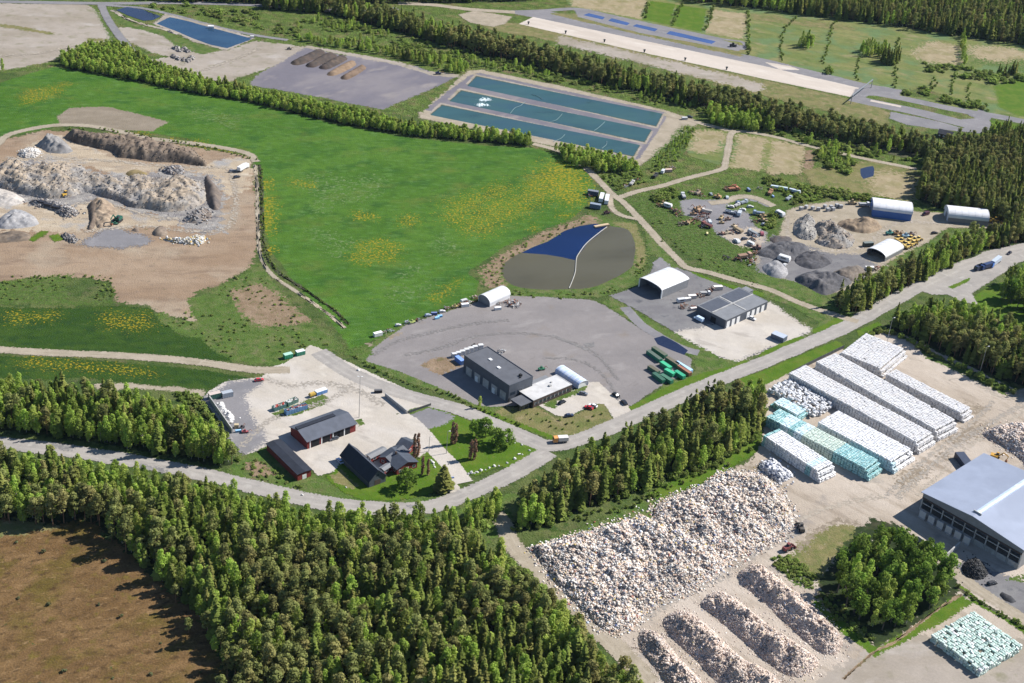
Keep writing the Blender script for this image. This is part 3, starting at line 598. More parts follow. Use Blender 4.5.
# south-east: sand yard
sheet('yard_ground', [(764, 384), (800, 364), (838, 346), (846, 352), (880, 333), (905, 336), (925, 346), (960, 362), (1000, 382), (1024, 395), (1120, 440), (1160, 900), (700, 830), (660, 700), (600, 640), (540, 575), (532, 552), (545, 545), (590, 530), (643, 512), (700, 488), (724, 474), (754, 458), (762, 440), (764, 410)], M['sand'], 3, 1)
sheet('verge', A6([(100, 340), (180, 310), (330, 260), (520, 180), (640, 120), (740, 60), (900, 0), (960, -10), (1000, -40), (1010, -70), (880, 50), (610, 170), (600, 235), (560, 225), (330, 290), (140, 350)]), M['rough'], 3, 1.5)
sheet('verge', A4([(470, 290), (495, 300), (480, 420), (470, 500), (400, 560), (250, 640), (100, 700), (0, 700), (200, 590), (380, 500), (440, 430), (470, 330)]), M['lawn'], 4, 1.5)
sheet('verge', A5([(440, 40), (540, 60), (700, 150), (960, 260), (985, 300), (940, 295), (830, 240), (640, 150), (590, 90), (470, 45), (400, 50)]), M['rough'], 3, 1.5)
sheet('verge', [(734, 380), (760, 372), (800, 355), (836, 341), (846, 345), (838, 350), (804, 366), (768, 384), (750, 390)], M['lawn'], 2, .6)
sheet('traffic_island', A4([(465, 140), (490, 120), (560, 90), (630, 64), (655, 68), (660, 80), (600, 110), (500, 152), (475, 155)]), M['lawn'], 1.5, .4)
sheet('traffic_island', A4([(365, 180), (410, 158), (432, 162), (435, 178), (390, 196), (340, 205)]), M['lawn'], 1.5, .4)
sheet('traffic_island', A5([(365, 45), (450, 5), (460, 20), (400, 66), (372, 62)]), M['lawn'], 1.5, .4)
sheet('verge', A4([(665, 45), (720, 20), (790, -20), (830, 0), (760, 45), (700, 62)]), M['lawn'], 1.5, .4)
for q in (A5([(520, 640), (560, 600), (720, 520), (740, 540), (640, 600), (540, 660)]), A5([(700, 470), (760, 440), (860, 400), (920, 430), (840, 460), (760, 490)]), A7([(470, 20), (520, 0), (530, 15), (490, 35)]), A5([(640, 400), (720, 360), (800, 330), (880, 340), (800, 390), (680, 430)]), A4([(400, 580), (470, 560), (480, 600), (430, 640), (380, 620)])):
    sheet('dirt_stain', q, M['wetsand'], 10, 2)
sheet('gravel_yard', [(700, 720), (760, 668), (800, 690), (860, 655), (900, 640), (925, 632), (960, 660), (1024, 640), (1100, 640), (1100, 760)], M['pale'], 5, 1.5)
sheet('rough_ground', A7([(100, 215), (160, 160), (230, 120), (320, 130), (330, 170), (250, 250), (200, 330), (120, 300), (95, 240)]), M['dry'], 5, 2)
sheet('rough_ground', A7([(25, 240), (80, 230), (150, 270), (185, 320), (170, 360), (110, 340), (40, 280)]), M['weeds'], 3, 1)
sheet('gravel_track', A7([(110, 215), (160, 150), (250, 95), (330, 110), (350, 130), (260, 115), (190, 160), (140, 220)]), M['wetsand'], 4, 1)
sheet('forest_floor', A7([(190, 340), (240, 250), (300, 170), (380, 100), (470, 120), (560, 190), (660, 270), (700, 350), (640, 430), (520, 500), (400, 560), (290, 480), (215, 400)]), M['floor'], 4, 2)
sheet('grass_strip', A7([(150, 370), (400, 560), (520, 490), (690, 370), (740, 400), (600, 490), (480, 550), (390, 590), (240, 480)]), M['lawn'], 3, 1)
ribbon('dirt_track', A7([(280, 670), (390, 575), (460, 540), (540, 480), (620, 420), (700, 370)]), 1.2, M['brown'], .8)
sheet('grass_strip', A7([(680, 340), (740, 400), (830, 450), (920, 510), (980, 550), (980, 520), (800, 420), (700, 340)]), M['lawn'], 2, .6)
ribbon('hedge_ditch', A7([(680, 345), (760, 395), (840, 440), (960, 510)]), 1.5, M['ditch'], 1)
sheet('yard_ground', A7([(660, 270), (720, 250), (900, 320), (960, 340), (960, 480), (800, 390), (700, 310)]), M['darklot'], 4, 1)
sheet('verge', A7([(840, 320), (890, 300), (960, 300), (960, 330), (900, 330)]), M['weeds'], 2, 1)
# right-hand side
sheet('grass_verge', [(970, 300), (985, 288), (1010, 280), (1060, 280), (1090, 360), (1024, 345), (1000, 322)], M['lawn'], 4, 1)
sheet('asphalt_apron', R8([(600, 470), (780, 375), (860, 322), (1021, 288), (1080, 285), (1080, 335), (1000, 365), (900, 430), (815, 485), (840, 530), (780, 520), (720, 490), (660, 490)]), M['road'], 2, .5)
sheet('traffic_island', R8([(720, 460), (760, 445), (800, 424), (815, 425), (800, 440), (740, 468)]), M['lawn'], 1.5, .3)
# yard in the south-west with its buildings
sheet('yard_ground', [(203, 399), (210, 391), (225, 382), (262, 377), (270, 368), (286, 363), (302, 352), (310, 345), (319, 348), (358, 367), (412, 392), (432, 403), (408, 413), (396, 414), (412, 425), (433, 453), (450, 478), (464, 492), (440, 494), (425, 470), (410, 440), (400, 470), (370, 475), (345, 470), (333, 472), (318, 476), (308, 466), (290, 452), (268, 446), (246, 455), (232, 441), (222, 425)], M['yard'], 1.5, .4)
sheet('yard_ground', A2([(90, 230), (200, 165), (330, 155), (260, 230), (300, 330), (345, 400), (250, 450), (190, 385), (160, 330)]), M['asphalt'], 8, 2)
sheet('grass_patch', A2([(360, 290), (450, 255), (560, 215), (590, 235), (560, 255), (470, 290), (380, 308)]), M['rough'], 2, .6)
sheet('grass_patch', A2([(690, 315), (715, 312), (722, 330), (700, 345)]), M['rough'], 2, .4)
sheet('brick_paving', A2([(880, 300), (900, 290), (940, 330), (925, 340)]), M['brown'], 1, .2)
sheet('lawn', A2([(600, 520), (560, 530), (640, 600), (720, 632), (860, 632), (1000, 600), (1085, 570), (1050, 500), (985, 430), (930, 470), (900, 510), (800, 545), (740, 580), (690, 530), (640, 470)]), M['lawn'], 2, .5)
sheet('dry_patch', D5([(60, 350), (130, 310), (240, 410), (200, 430), (110, 400)]), M['dry'], 3, 1)
sheet('lawn', A3([(30, 372), (110, 335), (220, 375), (330, 420), (430, 465), (575, 515), (560, 535), (450, 590), (390, 575), (300, 612), (265, 605), (180, 540), (120, 470)]), M['lawn'], 2, .4)
sheet('gravel_patch', A3([(35, 375), (110, 345), (215, 378), (180, 410), (110, 430)]), M['asphalt'], 4, 1)
sheet('brown_soil', A2([(250, 480), (330, 490), (370, 530), (290, 540)]), M['brown'], 5, 2)
sheet('verge', A3([(30, 355), (120, 332), (125, 340), (40, 372)]), M['rough'], 1.5, .4)
# roads and tracks
ribbon('road', [(-80, 434), (0, 443), (60, 450), (120, 459), (200, 474), (270, 491), (330, 504), (390, 509), (430, 507), (463, 496), (484, 487), (505, 477.5), (527, 465.5), (549, 452)], 9, M['road'], 2, wob=.7)
ribbon('road', [(318, 352), (352, 374), (400, 393), (460, 410), (500, 427), (530, 440), (552, 446), (590, 436), (637, 416), (700, 388), (734, 374), (765, 362), (800, 347), (850, 325), (900, 297), (940, 277), (975, 262), (1050, 242)], 9.5, M['road'], 1.6, wob=.6)
ribbon('paved_path', A3([(-10, 372), (40, 400), (90, 452), (150, 522), (205, 578), (250, 640)]), 8.5, M['yard'], 1.2, wob=.3)
sheet('tar_patch', D5([(515, 540), (560, 525), (640, 535), (600, 550), (520, 552)]), M['patch'], 2, .5)
sheet('tar_patch', A1([(150, 402), (250, 415), (330, 440), (240, 430)]), M['patch'], 3, .5)
sheet('tar_patch', A1([(470, 480), (620, 500), (720, 528), (600, 515)]), M['patch'], 3, .5)
ribbon('gravel_road', [(-60, 347), (0, 350), (51, 353), (102, 355), (153, 358), (204, 363), (255, 370), (290, 370)], 6, M['track'], 2)
ribbon('gravel_road', [(-40, 170), (-4, 146), (5, 137), (22, 131), (55, 125.5), (87, 126), (117, 131), (153, 139), (204, 145), (246, 153), (256, 162)], 5, M['track'], 2)
ribbon('gravel_track', R6([(0, -20), (8, 60), (10, 180), (20, 330), (65, 410), (150, 470), (230, 525), (300, 575), (352, 622)]), 2.2, M['track'], 1.4, wob=.6)
ribbon('ditch', R6([(16, -20), (26, 60), (28, 180), (38, 310), (85, 395), (165, 450), (245, 505), (315, 555), (366, 605)]), 2, M['ditch'], 1.5, wob=.5)  # ditch with its dark shadow put into the ribbon colour
ribbon('gravel_road', [(533, 144), (556, 150), (574, 159), (588, 170), (612, 194), (625, 204), (645, 225), (663, 245), (678, 260), (687, 268), (706, 272), (734, 280), (770, 290), (797, 302), (828, 313), (858, 322)], 5, M['track'], 1.5)
ribbon('gravel_road', R7([(425, 110), (500, 85), (600, 62), (700, 32), (830, -2)]) + R3([(845, 640), (860, 570), (882, 518), (1021, 534)]) + R4([(200, 580), (400, 625), (600, 665)]), 4.5, M['track'], 1.5)
ribbon('gravel_road', R3([(600, 450), (690, 468), (760, 488), (850, 510), (882, 518)]), 5, M['track'], 1.5)
ribbon('gravel_road', R7([(390, 90), (400, 150), (440, 180), (510, 195)]), 4, M['track'], 2)
ribbon('gravel_road', A6([(-20, 210), (20, 260), (45, 330), (150, 440), (280, 560), (380, 660), (480, 760), (600, 880)]), 8, M['track'], 2.5, wob=.8)
ribbon('gravel_road', A7([(560, 190), (640, 258), (720, 325), (800, 382), (920, 458), (1000, 510)]), 6, M['track'], 1.5)
ribbon('gravel_road', [(1012, 328), (1030, 345), (1060, 365)], 5, M['track'], 1.5)
ribbon('gravel_road', A5([(960, 300), (1021, 285), (1090, 260)]), 6, M['track'], 2)
ribbon('gravel_road', SZ([(560, 120), (640, 110), (720, 85), (800, 95), (890, 135)]), 6, M['track'], 3)
ribbon('road', [(-40, 1), (100, 3.5), (180, 3), (260, 5.5), (321, 10.5), (398, 9)], 7, M['asphalt'], 2)
ribbon('road', [(398, 3.5), (433, 5), (469, 9.5), (515, 12.5)], 8, M['track'], 2)
sheet('gravel_apron', [(458, 15), (475, 11), (512, 17), (505, 24), (494, 27), (470, 23)], M['track'], 3, 1)
ribbon('road', R1([(393, 10), (420, 70), (460, 130), (500, 180), (550, 245)]), 6, M['asphalt'], 2)
ribbon('gravel_road', R1([(410, 20), (470, 25), (560, 33), (690, 62), (800, 92), (900, 118), (1021, 142), (1130, 158)]), 4.5, M['asphalt'], 2)
ribbon('gravel_bank', R1([(440, 40), (500, 75), (560, 95), (640, 115), (700, 135)]), 3.5, M['pale'], 2)
sheet('pond', R1([(462, 40), (500, 30), (560, 40), (626, 65), (600, 78), (565, 80), (510, 62)]), M['w_dark'], 2, .5)
sheet('pond_bank', R1([(600, 95), (650, 55), (830, 100), (1000, 150), (890, 200), (760, 165), (680, 125)]), M['pale'], 4, 1)
sheet('pond', R1([(620, 94), (668, 70), (740, 86), (830, 112), (985, 153), (935, 172), (890, 188), (830, 176), (760, 150), (690, 120)]), M['w_lake'], 2, .5)
sheet('gravel_apron', QZ([(320, 490), (400, 438), (450, 430), (550, 450), (610, 476), (560, 495), (480, 505), (400, 506)]), M['asphalt'], 10, 3)
sheet('weed_patch', QZ([(115, 470), (160, 440), (190, 438), (170, 460), (130, 480)]), M['lawn'], 4, 1)
sheet('weed_patch', QZ([(190, 455), (230, 450), (250, 472), (215, 480)]), M['lawn'], 4, 1)
for q in (A3([(600, 60), (740, 115), (740, 125), (600, 66)]), A3([(720, 95), (760, 88), (768, 102), (735, 112)])):
    sheet('tar_patch', q, M['patch'], 1.5, .3)

# wheel-worn ground
for px, w_, m_ in ((A5([(520, 700), (640, 590), (760, 490), (880, 410), (1021, 330)]), 4, 'tyremark'), (A5([(470, 700), (620, 560), (760, 450), (850, 370), (900, 320)]), 3, 'tyremark'), (A5([(600, 690), (700, 600), (800, 500), (1021, 360)]), 3, 'tyrelight'), (A5([(830, 240), (900, 290), (960, 310), (1021, 300)]), 4, 'tyrelight'), (A6([(860, 430), (700, 540), (620, 590), (540, 640)]), 4, 'tyremark'), (WZ([(420, 170), (560, 60), (640, 20), (800, -60)]), 4, 'tyremark'), (WZ([(90, 330), (260, 240), (420, 170)]), 4, 'tyremark'), (A7([(20, 180), (100, 120), (240, 60), (420, 20)]), 4, 'tyrelight'),
                   (A3([(20, 140), (160, 110), (330, 60), (560, 60), (760, 130), (860, 240)]), 3, 'tyredark'), (A3([(560, 150), (700, 160), (800, 220), (870, 330)]), 2.5, 'tyredark'), (DN([(180, 430), (330, 350), (520, 300), (760, 250), (960, 230)]), 3, 'tyredark'),
                   (A2([(330, 150), (430, 180), (560, 170), (700, 200), (800, 260)]), 5, 'tyremark'), (A2([(240, 420), (330, 330), (420, 290), (600, 230), (680, 170)]), 4, 'tyremark'), (R8([(480, 380), (420, 300), (520, 210), (700, 210), (800, 215)]), 5, 'tyrelight'), (R8([(90, 180), (110, 290), (260, 320), (420, 300)]), 4, 'tyrelight'),
                   (QZ([(20, 150), (180, 150), (420, 160), (640, 180), (900, 190)]), 5, 'tyrelight'), (QZ([(900, 190), (930, 300), (900, 420), (760, 440), (560, 420), (330, 440)]), 5, 'tyrelight'), (QZ([(300, 330), (420, 330), (600, 380), (720, 390)]), 4, 'tyrelight'), (R1([(620, 240), (760, 280), (900, 240), (1021, 190)]), 5, 'tyrelight'), (R1([(0, 220), (150, 210), (300, 180), (440, 160)]), 5, 'tyrelight')):
    ribbon('worn_track', px, w_, M[m_], w_ * .5, wob=.35)
# ------------------------------------------------------------------ trees
M['bark'] = plain('grey_bark', (.10, .085, .07), .9, var=.3)
M['bark_pine'] = plain('pine_bark', (.20, .11, .065), .9, var=.3)
M['bark_birch'] = plain('birch_bark', (.38, .36, .33), .9, var=.4, size=.8)
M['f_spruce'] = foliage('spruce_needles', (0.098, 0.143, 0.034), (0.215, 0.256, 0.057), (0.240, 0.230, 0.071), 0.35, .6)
M['f_pine'] = foliage('pine_needles', (0.160, 0.188, 0.061), (0.275, 0.290, 0.097), (0.288, 0.256, 0.099), .38, .6)
M['f_birch'] = foliage('birch_leaves', (0.238, 0.348, 0.057), (0.421, 0.540, 0.121), (0.403, 0.438, 0.116), .52, .7)
M['f_broad'] = foliage('broad_leaves', (0.118, 0.207, 0.034), (0.230, 0.336, 0.063), (0.196, 0.241, 0.058), .42, .75)
M['f_shrub'] = foliage('shrub_leaves', (0.150, 0.228, 0.046), (0.264, 0.336, 0.083), (0.228, 0.246, 0.086), 0.42, .6)
M['f_heath'] = foliage('heath_leaves', (.10, .115, .055), (.18, .18, .09), (.15, .15, .07), .3)
M['f_red'] = foliage('red_twigs', (.24, .135, .09), (.36, .22, .15), (.30, .19, .12), .25, .3)

def quads(c, nrm, size, asp=1.0, tint=None):
    n = len(c); nrm = nrm / (np.linalg.norm(nrm, axis=1)[:, None] + 1e-9)
    r = rng.normal(size=(n, 3)); a = np.cross(nrm, r); a /= np.linalg.norm(a, axis=1)[:, None] + 1e-9
    b = np.cross(nrm, a); s = np.asarray(size).reshape(-1, 1) * np.ones((n, 1)) * .5
    k = rng.uniform(.6, 1.15, (4, n, 1))
    V = np.stack([c - a * s * k[0] - b * s * asp * k[1], c + a * s * k[1] - b * s * asp * k[2], c + a * s * k[2] + b * s * asp * k[3], c - a * s * k[3] + b * s * asp * k[0]], 1).reshape(-1, 3)
    t = rng.random(n) if tint is None else tint
    return V, np.repeat(t, 4)

def sph(n):
    v = rng.normal(size=(n, 3)); return v / np.linalg.norm(v, axis=1)[:, None]

def clump(c, rx, rz, n, size):
    d = sph(n); rr = rng.uniform(.72, 1.04, (n, 1))
    p = np.asarray(c) + d * rr * [rx, rx, rz]
    nn = d * [1, 1, rx / rz] + rng.normal(size=(n, 3)) * .22
    return quads(p, nn, rng.uniform(.7, 1.3, n) * size, 1.0, np.clip(rng.random(n) * .6 + rng.random() * .4, 0, 1))

def crown_mesh(name, parts, mat):
    V = np.concatenate([p[0] for p in parts]); T = np.concatenate([p[1] for p in parts]).astype(np.float32)
    F = np.arange(len(V), dtype=np.int32).reshape(-1, 4)
    return mesh_np(name, V, F, None, [mat], attrs={'tint': ('FLOAT', T)})

def trunk_mesh(name, h, r, mat, limbs=(), lean=.2):
    mb = MB(); n = 6; segs = 4
    pts = [Vector((random.uniform(-lean, lean) * (i > 0) * i / segs, random.uniform(-lean, lean) * i / segs, h * i / segs - (.4 if i == 0 else 0))) for i in range(segs + 1)]
    b = 0
    for i, p in enumerate(pts):
        rr = r * (1 - .85 * i / segs)
        for k in range(n): mb.v.append((p.x + rr * math.cos(k * 6.283 / n), p.y + rr * math.sin(k * 6.283 / n), p.z))
    for i in range(segs):
        for k in range(n):
            j = (k + 1) % n; mb.f.append([i * n + k, i * n + j, (i + 1) * n + j, (i + 1) * n + k]); mb.m.append(0)
    for a, z0, L, up in limbs:
        mb.bar((0, 0, z0), (math.cos(a) * L, math.sin(a) * L, z0 + up), r * .3, 5)
    return mb.mesh(name, mat)

def spruce(i):
    H = [15, 17, 13.5, 16][i]; R = [2.3, 2.5, 2.1, 2.0][i]; P_ = []
    L = 18
    for k in range(L):
        t = (k + .3) / L; z = H * (.10 + .9 * t); r = R * (1 - t) ** .75 * random.uniform(.8, 1.15) + .12
        n = max(4, int(4 + 8 * (1 - t))); a = rng.random(n) * 6.283
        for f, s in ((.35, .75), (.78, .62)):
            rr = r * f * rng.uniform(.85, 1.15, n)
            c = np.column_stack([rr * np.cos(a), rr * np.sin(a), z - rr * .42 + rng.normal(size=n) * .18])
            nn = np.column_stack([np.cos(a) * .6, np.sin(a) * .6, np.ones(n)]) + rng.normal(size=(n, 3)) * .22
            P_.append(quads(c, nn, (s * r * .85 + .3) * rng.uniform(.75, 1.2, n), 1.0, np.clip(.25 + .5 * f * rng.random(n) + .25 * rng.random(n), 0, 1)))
    a = rng.random(5) * 6.283
    P_.append(quads(np.column_stack([np.zeros(5), np.zeros(5), H * np.linspace(.90, .97, 5)]), np.column_stack([np.cos(a), np.sin(a), np.zeros(5)]), np.full(5, .6), 1.2))
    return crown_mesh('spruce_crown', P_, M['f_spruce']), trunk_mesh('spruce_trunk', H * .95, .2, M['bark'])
def pine(i):
    H = [15, 14, 16, 13][i]; P_ = []; limbs = []
    z0 = H * [.42, .35, .5, .3][i]
    for k in range(21):
        t = ((k + rng.random()) / 21) ** .9; z = z0 + (H - z0) * t * .95
        rmax = 2.3 * (1 - abs(t - .35) ** 1.5) * (1.0 if t < .8 else .75); a = random.random() * 6.283; r = rmax * math.sqrt(random.random()) * .8
        P_.append(clump((r * math.cos(a), r * math.sin(a), z), random.uniform(.8, 1.3), random.uniform(.6, 1.05), 30, .5))
        if k % 3 == 0: limbs.append((a, z - .5, r, .4))
    P_.append(clump((0, 0, H - .5), .7, .7, 18, .55))
    return crown_mesh('pine_crown', P_, M['f_pine']), trunk_mesh('pine_trunk', H * .92, .19, M['bark_pine'], limbs, .35)
def birch(i):
    H = [13, 11.5, 14, 10][i]; R = [1.9, 1.8, 2.0, 1.7][i]; P_ = []; limbs = []
    for k in range(30):
        t = (k + random.random()) / 30; z = H * (.16 + .82 * t); rm = R * math.sin(math.pi * min(1, (t * .84 + .16))) ** .6
        a = k * 2.4 + random.random(); r = rm * (.25 + .55 * random.random())
        p = clump((r * math.cos(a), r * math.sin(a), z), random.uniform(.5, .8), random.uniform(.8, 1.3), 26, .42)
        P_.append(p)
        if k % 5 == 0: limbs.append((a, z - 1, r, .9))
    P_.append(clump((0, 0, H - .5), .4, 1.0, 16, .36))
    return crown_mesh('birch_crown', P_, M['f_birch']), trunk_mesh('birch_trunk', H * .9, .14, M['bark_birch'], limbs, .3)
def broad(i):
    H = [13, 15, 12, 14][i]; R = [3.3, 3.6, 3.0, 3.4][i]; P_ = []; limbs = []
    lobes = [(random.random() * 6.283, random.uniform(.1, .62) * R, random.uniform(.34, .84)) for k in range(11)]
    for a, r, t in lobes:
        rm = 1.0 - abs(t - .5) * .7
        for q in range(5):
            d = sph(1)[0] * [1.05, 1.05, 1.35]
            P_.append(clump((r * rm * math.cos(a) + d[0], r * rm * math.sin(a) + d[1], H * t + d[2]), random.uniform(.55, .95), random.uniform(.6, 1.0), 17, .5))
        limbs.append((a, H * t * .55, r * .9, H * t * .35))
    P_.append(clump((0, 0, H * .92), .9, 1.1, 24, .5))
    return crown_mesh('broadleaf_crown', P_, M['f_broad']), trunk_mesh('broadleaf_trunk', H * .7, .26, M['bark'], limbs, .2)
def shrub(i):
    P_ = []
    for k in range([7, 9, 6, 8][i]):
        a = random.random() * 6.283; r = random.random() * 1.1; h = random.uniform(.5, 1.7)
        P_.append(clump((r * math.cos(a), r * math.sin(a), h), random.uniform(.5, .8), random.uniform(.5, .9), 20, .45))
    mb = MB()
    for k in range(5):
        a = k * 1.26; mb.bar((0, 0, -.1), (math.cos(a) * .6, math.sin(a) * .6, 1.3), .04, 4)
    return crown_mesh('shrub_foliage', P_, M['f_shrub']), mb.mesh('shrub_stem', M['bark'])
def dwarf(i):
    P_ = [clump((random.uniform(-.5, .5), random.uniform(-.5, .5), random.uniform(.3, 1.6)), .6, .5, 18, .45) for k in range(5)]
    mb = MB(); mb.bar((0, 0, -.1), (0, 0, 1.3), .06, 5)
    return crown_mesh('dwarf_pine_crown', P_, M['f_heath']), mb.mesh('dwarf_pine_stem', M['bark'])
def roundtree(i):
    P_ = []; H = [8.5, 8, 9, 7.5][i]; R = 4.2; limbs = []
    for k in range(64):
        d = sph(1)[0]
        if d[2] < -.75: d[2] = -d[2]
        c = d * [R * .8, R * .8, H * .42] * random.uniform(.8, 1.05) + [0, 0, H * .52]
        P_.append(clump(c, random.uniform(.7, 1.05), random.uniform(.6, .9), 24, .45))
        if k % 12 == 0: limbs.append((math.atan2(c[1], c[0]), H * .2, 2.4, H * .25))
    return crown_mesh('round_tree_crown', P_, M['f_broad']), trunk_mesh('round_tree_trunk', H * .6, .25, M['bark'], limbs, .1)
def redcol(i):
    P_ = []; H = [10, 9, 8, 10.5][i]
    for k in range(26):
        t = k / 26; a = random.random() * 6.283; r = .55 * random.random()
        P_.append(clump((r * math.cos(a), r * math.sin(a), .8 + (H - 1) * t), .5 * (1 - .5 * t), .8, 16, .4))
    return crown_mesh('columnar_crown', P_, M['f_red']), trunk_mesh('columnar_trunk', H * .9, .13, M['bark'], [(j, 1 + j, .5, 1.2) for j in range(6)])
KIND = {}
for kname, fn, foot in (('spruce_tree', spruce, 2.2), ('pine_tree', pine, 2.2), ('birch_tree', birch, 2), ('broadleaf_tree', broad, 4), ('shrub', shrub, 1.6), ('dwarf_pine', dwarf, 1), ('columnar_tree', redcol, 1), ('round_tree', roundtree, 1)):
    KIND[kname] = [fn(i) for i in range(4)]
PARTS = {'shrub': ('foliage', 'stem'), }
CATS = {'spruce_tree': 'spruce', 'pine_tree': 'pine', 'birch_tree': 'birch', 'broadleaf_tree': 'tree', 'shrub': 'shrub', 'dwarf_pine': 'pine', 'columnar_tree': 'tree', 'round_tree': 'tree'}
def tree(kind, var, x, y, sc, rz, label, group=None, z=.05):
    o = empty(kind, (x, y, z), rz, sc)
    pn = PARTS.get(kind, ('crown', 'trunk'))
    for me, n in zip(KIND[kind][var], pn):
        link(bpy.data.objects.new(n, me), o)
    return tag(o, label, CATS[kind], group)

FOREST = []      # kind, var, x, y, (sx, sz), rz, zone
def fill(poly_px, spacing, mix, zone, smin=.75, smax=1.2, size=1.0, keep=1.0, wide=1.0, cl=0.0):
    poly = np.array([P(x, y)[:2] for x, y in poly_px]) if not isinstance(poly_px, np.ndarray) else poly_px
    lo, hi = poly.min(0), poly.max(0)
    nx, ny = int((hi[0] - lo[0]) / spacing) + 1, int((hi[1] - lo[1]) / spacing) + 1
    gx, gy = np.meshgrid(np.arange(nx), np.arange(ny)); 
    p = np.column_stack([lo[0] + (gx.ravel() + (gy.ravel() % 2) * .5) * spacing, lo[1] + gy.ravel() * spacing]) + rng.uniform(-.46, .46, (nx * ny, 2)) * spacing
    p = p[inside(poly, p)]
    if keep < 1: p = p[rng.random(len(p)) < keep]
    if cl > 0: p = p[fbm(p[:, 0] / 14 + 50, p[:, 1] / 14 + 70, 3) > cl]
    names = list(mix); w = np.array([mix[k] for k in names], float); w /= w.sum()
    # species grow in patches
    sel = (np.clip((fbm(p[:, 0] / 26 + 5, p[:, 1] / 26 + 31, 3) - .5) * 1.7 + .5, 0, .999) * .55 + rng.random(len(p)) * .45)
    r = np.argsort(np.argsort(sel)) / max(1, len(p)); cum = np.cumsum(w)
    for q, t in zip(p, r):
        k = names[min(int(np.searchsorted(cum, t)), len(names) - 1)]
        s = random.uniform(smin, smax) * size * (.42 if k == 'birch_tree' and 'shrub' in mix else 1.0)
        FOREST.append((k, random.randrange(4), q[0], q[1], ((s ** .6 if k != 'shrub' else s * 1.25) * random.uniform(1.0, 1.3) * wide, s if k != 'shrub' else s * .8), random.random() * 6.283, zone))
    return p
fill([(-60, 461), (60, 473), (120, 482), (200, 497), (260, 512), (330, 524), (400, 528), (450, 523), (480, 545), (472, 562), (400, 554), (330, 551), (260, 540), (200, 527), (120, 514), (60, 505), (-60, 492)], 3.2, {'birch_tree': .74, 'spruce_tree': .13, 'pine_tree': .13}, 'bogwood', .55, 1.02)
fill(Z['bogwood'], 3.5, {'pine_tree': .30, 'birch_tree': .42, 'spruce_tree': .28}, 'bogwood', .5, 1.18, wide=1.08)
fill(Z['birchwood'], 3.0, {'spruce_tree': .08, 'pine_tree': .06, 'birch_tree': .86}, 'birchwood', .55, 1.05)
fill(Z['middlewood'], 3.3, {'birch_tree': .32, 'spruce_tree': .38, 'pine_tree': .30}, 'middlewood', .5, 1.2, wide=1.12)
fill(Z['eastwood'], 3.3, {'pine_tree': .48, 'spruce_tree': .17, 'broadleaf_tree': .07, 'birch_tree': .28}, 'eastwood', .65, 1.12)
fill(Z['roadside'], 3.3, {'spruce_tree': .34, 'pine_tree': .26, 'birch_tree': .4}, 'roadside', .5, 1.1)
fill(Z['northeast'], 3.8, {'spruce_tree': .45, 'pine_tree': .55}, 'northeast', .7, 1.05)
fill(Z['belt'], 3.9, {'pine_tree': .62, 'spruce_tree': .28, 'birch_tree': .1}, 'belt', .5, .98, wide=1.15)
fill(Z['farwood'], 5.2, {'spruce_tree': .55, 'pine_tree': .3, 'birch_tree': .15}, 'farwood', .75, 1.2)
fill(Z['topwood'], 5.0, {'spruce_tree': .5, 'pine_tree': .3, 'birch_tree': .2}, 'topwood', .7, 1.0)
fill(Z['hedge'], 2.9, {'birch_tree': .96, 'spruce_tree': .04}, 'hedge', .36, .62, wide=1.35)
fill(Z['pondbirch'], 3.2, {'birch_tree': 1}, 'pondbirch', .38, .66, wide=1.3)
fill(Z['youngbirch'], 4.0, {'birch_tree': .85, 'spruce_tree': .15}, 'youngbirch', .3, .6, keep=.9, wide=1.2)
fill(Z['northbirch'], 3.6, {'birch_tree': 1}, 'northbirch', .45, .8, wide=1.25)
fill(Z['copse'], 4.4, {'broadleaf_tree': .7, 'birch_tree': .3}, 'copse', .58, 1.3)
fill(Z['rightgrove'], 5.0, {'broadleaf_tree': .7, 'birch_tree': .3}, 'rightgrove', .8, 1.2)
fill(R3([(640, 560), (690, 500), (735, 505), (700, 570), (650, 640), (560, 683), (530, 670), (590, 610)]), 3.3, {'birch_tree': .6, 'shrub': .4}, 'pondbirch', .4, .75)
# scrub regrowth
def brush(px, sp, zone, smin=.5, smax=1.2, keep=1, cl=0.0, mix=None): fill(px, sp, mix or {'shrub': 1}, zone, smin, smax, 1, keep, cl=cl)
brush([(255, 28), (330, 18), (460, 50), (510, 60), (600, 84), (700, 106), (708, 112), (660, 106), (560, 84), (478, 68), (468, 70), (440, 60), (340, 40), (300, 40)], 3.5, 'scrub', .4, 1.3, cl=.41, mix={'shrub': .8, 'birch_tree': .2})
brush(R1([(700, 15), (1021, 40), (1021, 120), (850, 75), (700, 50), (560, 20)]), 5, 'scrub', .5, 1.6, cl=.47)
brush(R4([(0, 470), (120, 490), (300, 555), (460, 590), (600, 620), (600, 650), (400, 615), (200, 575), (0, 525)]), 4, 'scrub', .6, 1.7, cl=.42, mix={'shrub': .85, 'birch_tree': .15})
brush(R8([(0, 20), (120, 60), (240, 70), (400, 100), (560, 130), (540, 142), (400, 120), (240, 115), (110, 140), (60, 90), (0, 60)]), 3.4, 'scrub', .6, 1.6)
brush(R4([(190, 600), (280, 590), (360, 640), (330, 690), (240, 660)]), 3.6, 'scrub', .8, 1.8, mix={'shrub': .7, 'birch_tree': .3})
brush(R4([(590, 240), (760, 265), (1021, 300), (1021, 320), (900, 330), (760, 300), (600, 280)]), 4.2, 'scrub', .8, 2.2, cl=.44)
brush(R4([(540, 350), (640, 320), (660, 360), (760, 390), (870, 410), (900, 440), (840, 435), (700, 400), (550, 380)]), 4.0, 'scrub', .8, 2.2, cl=.40)
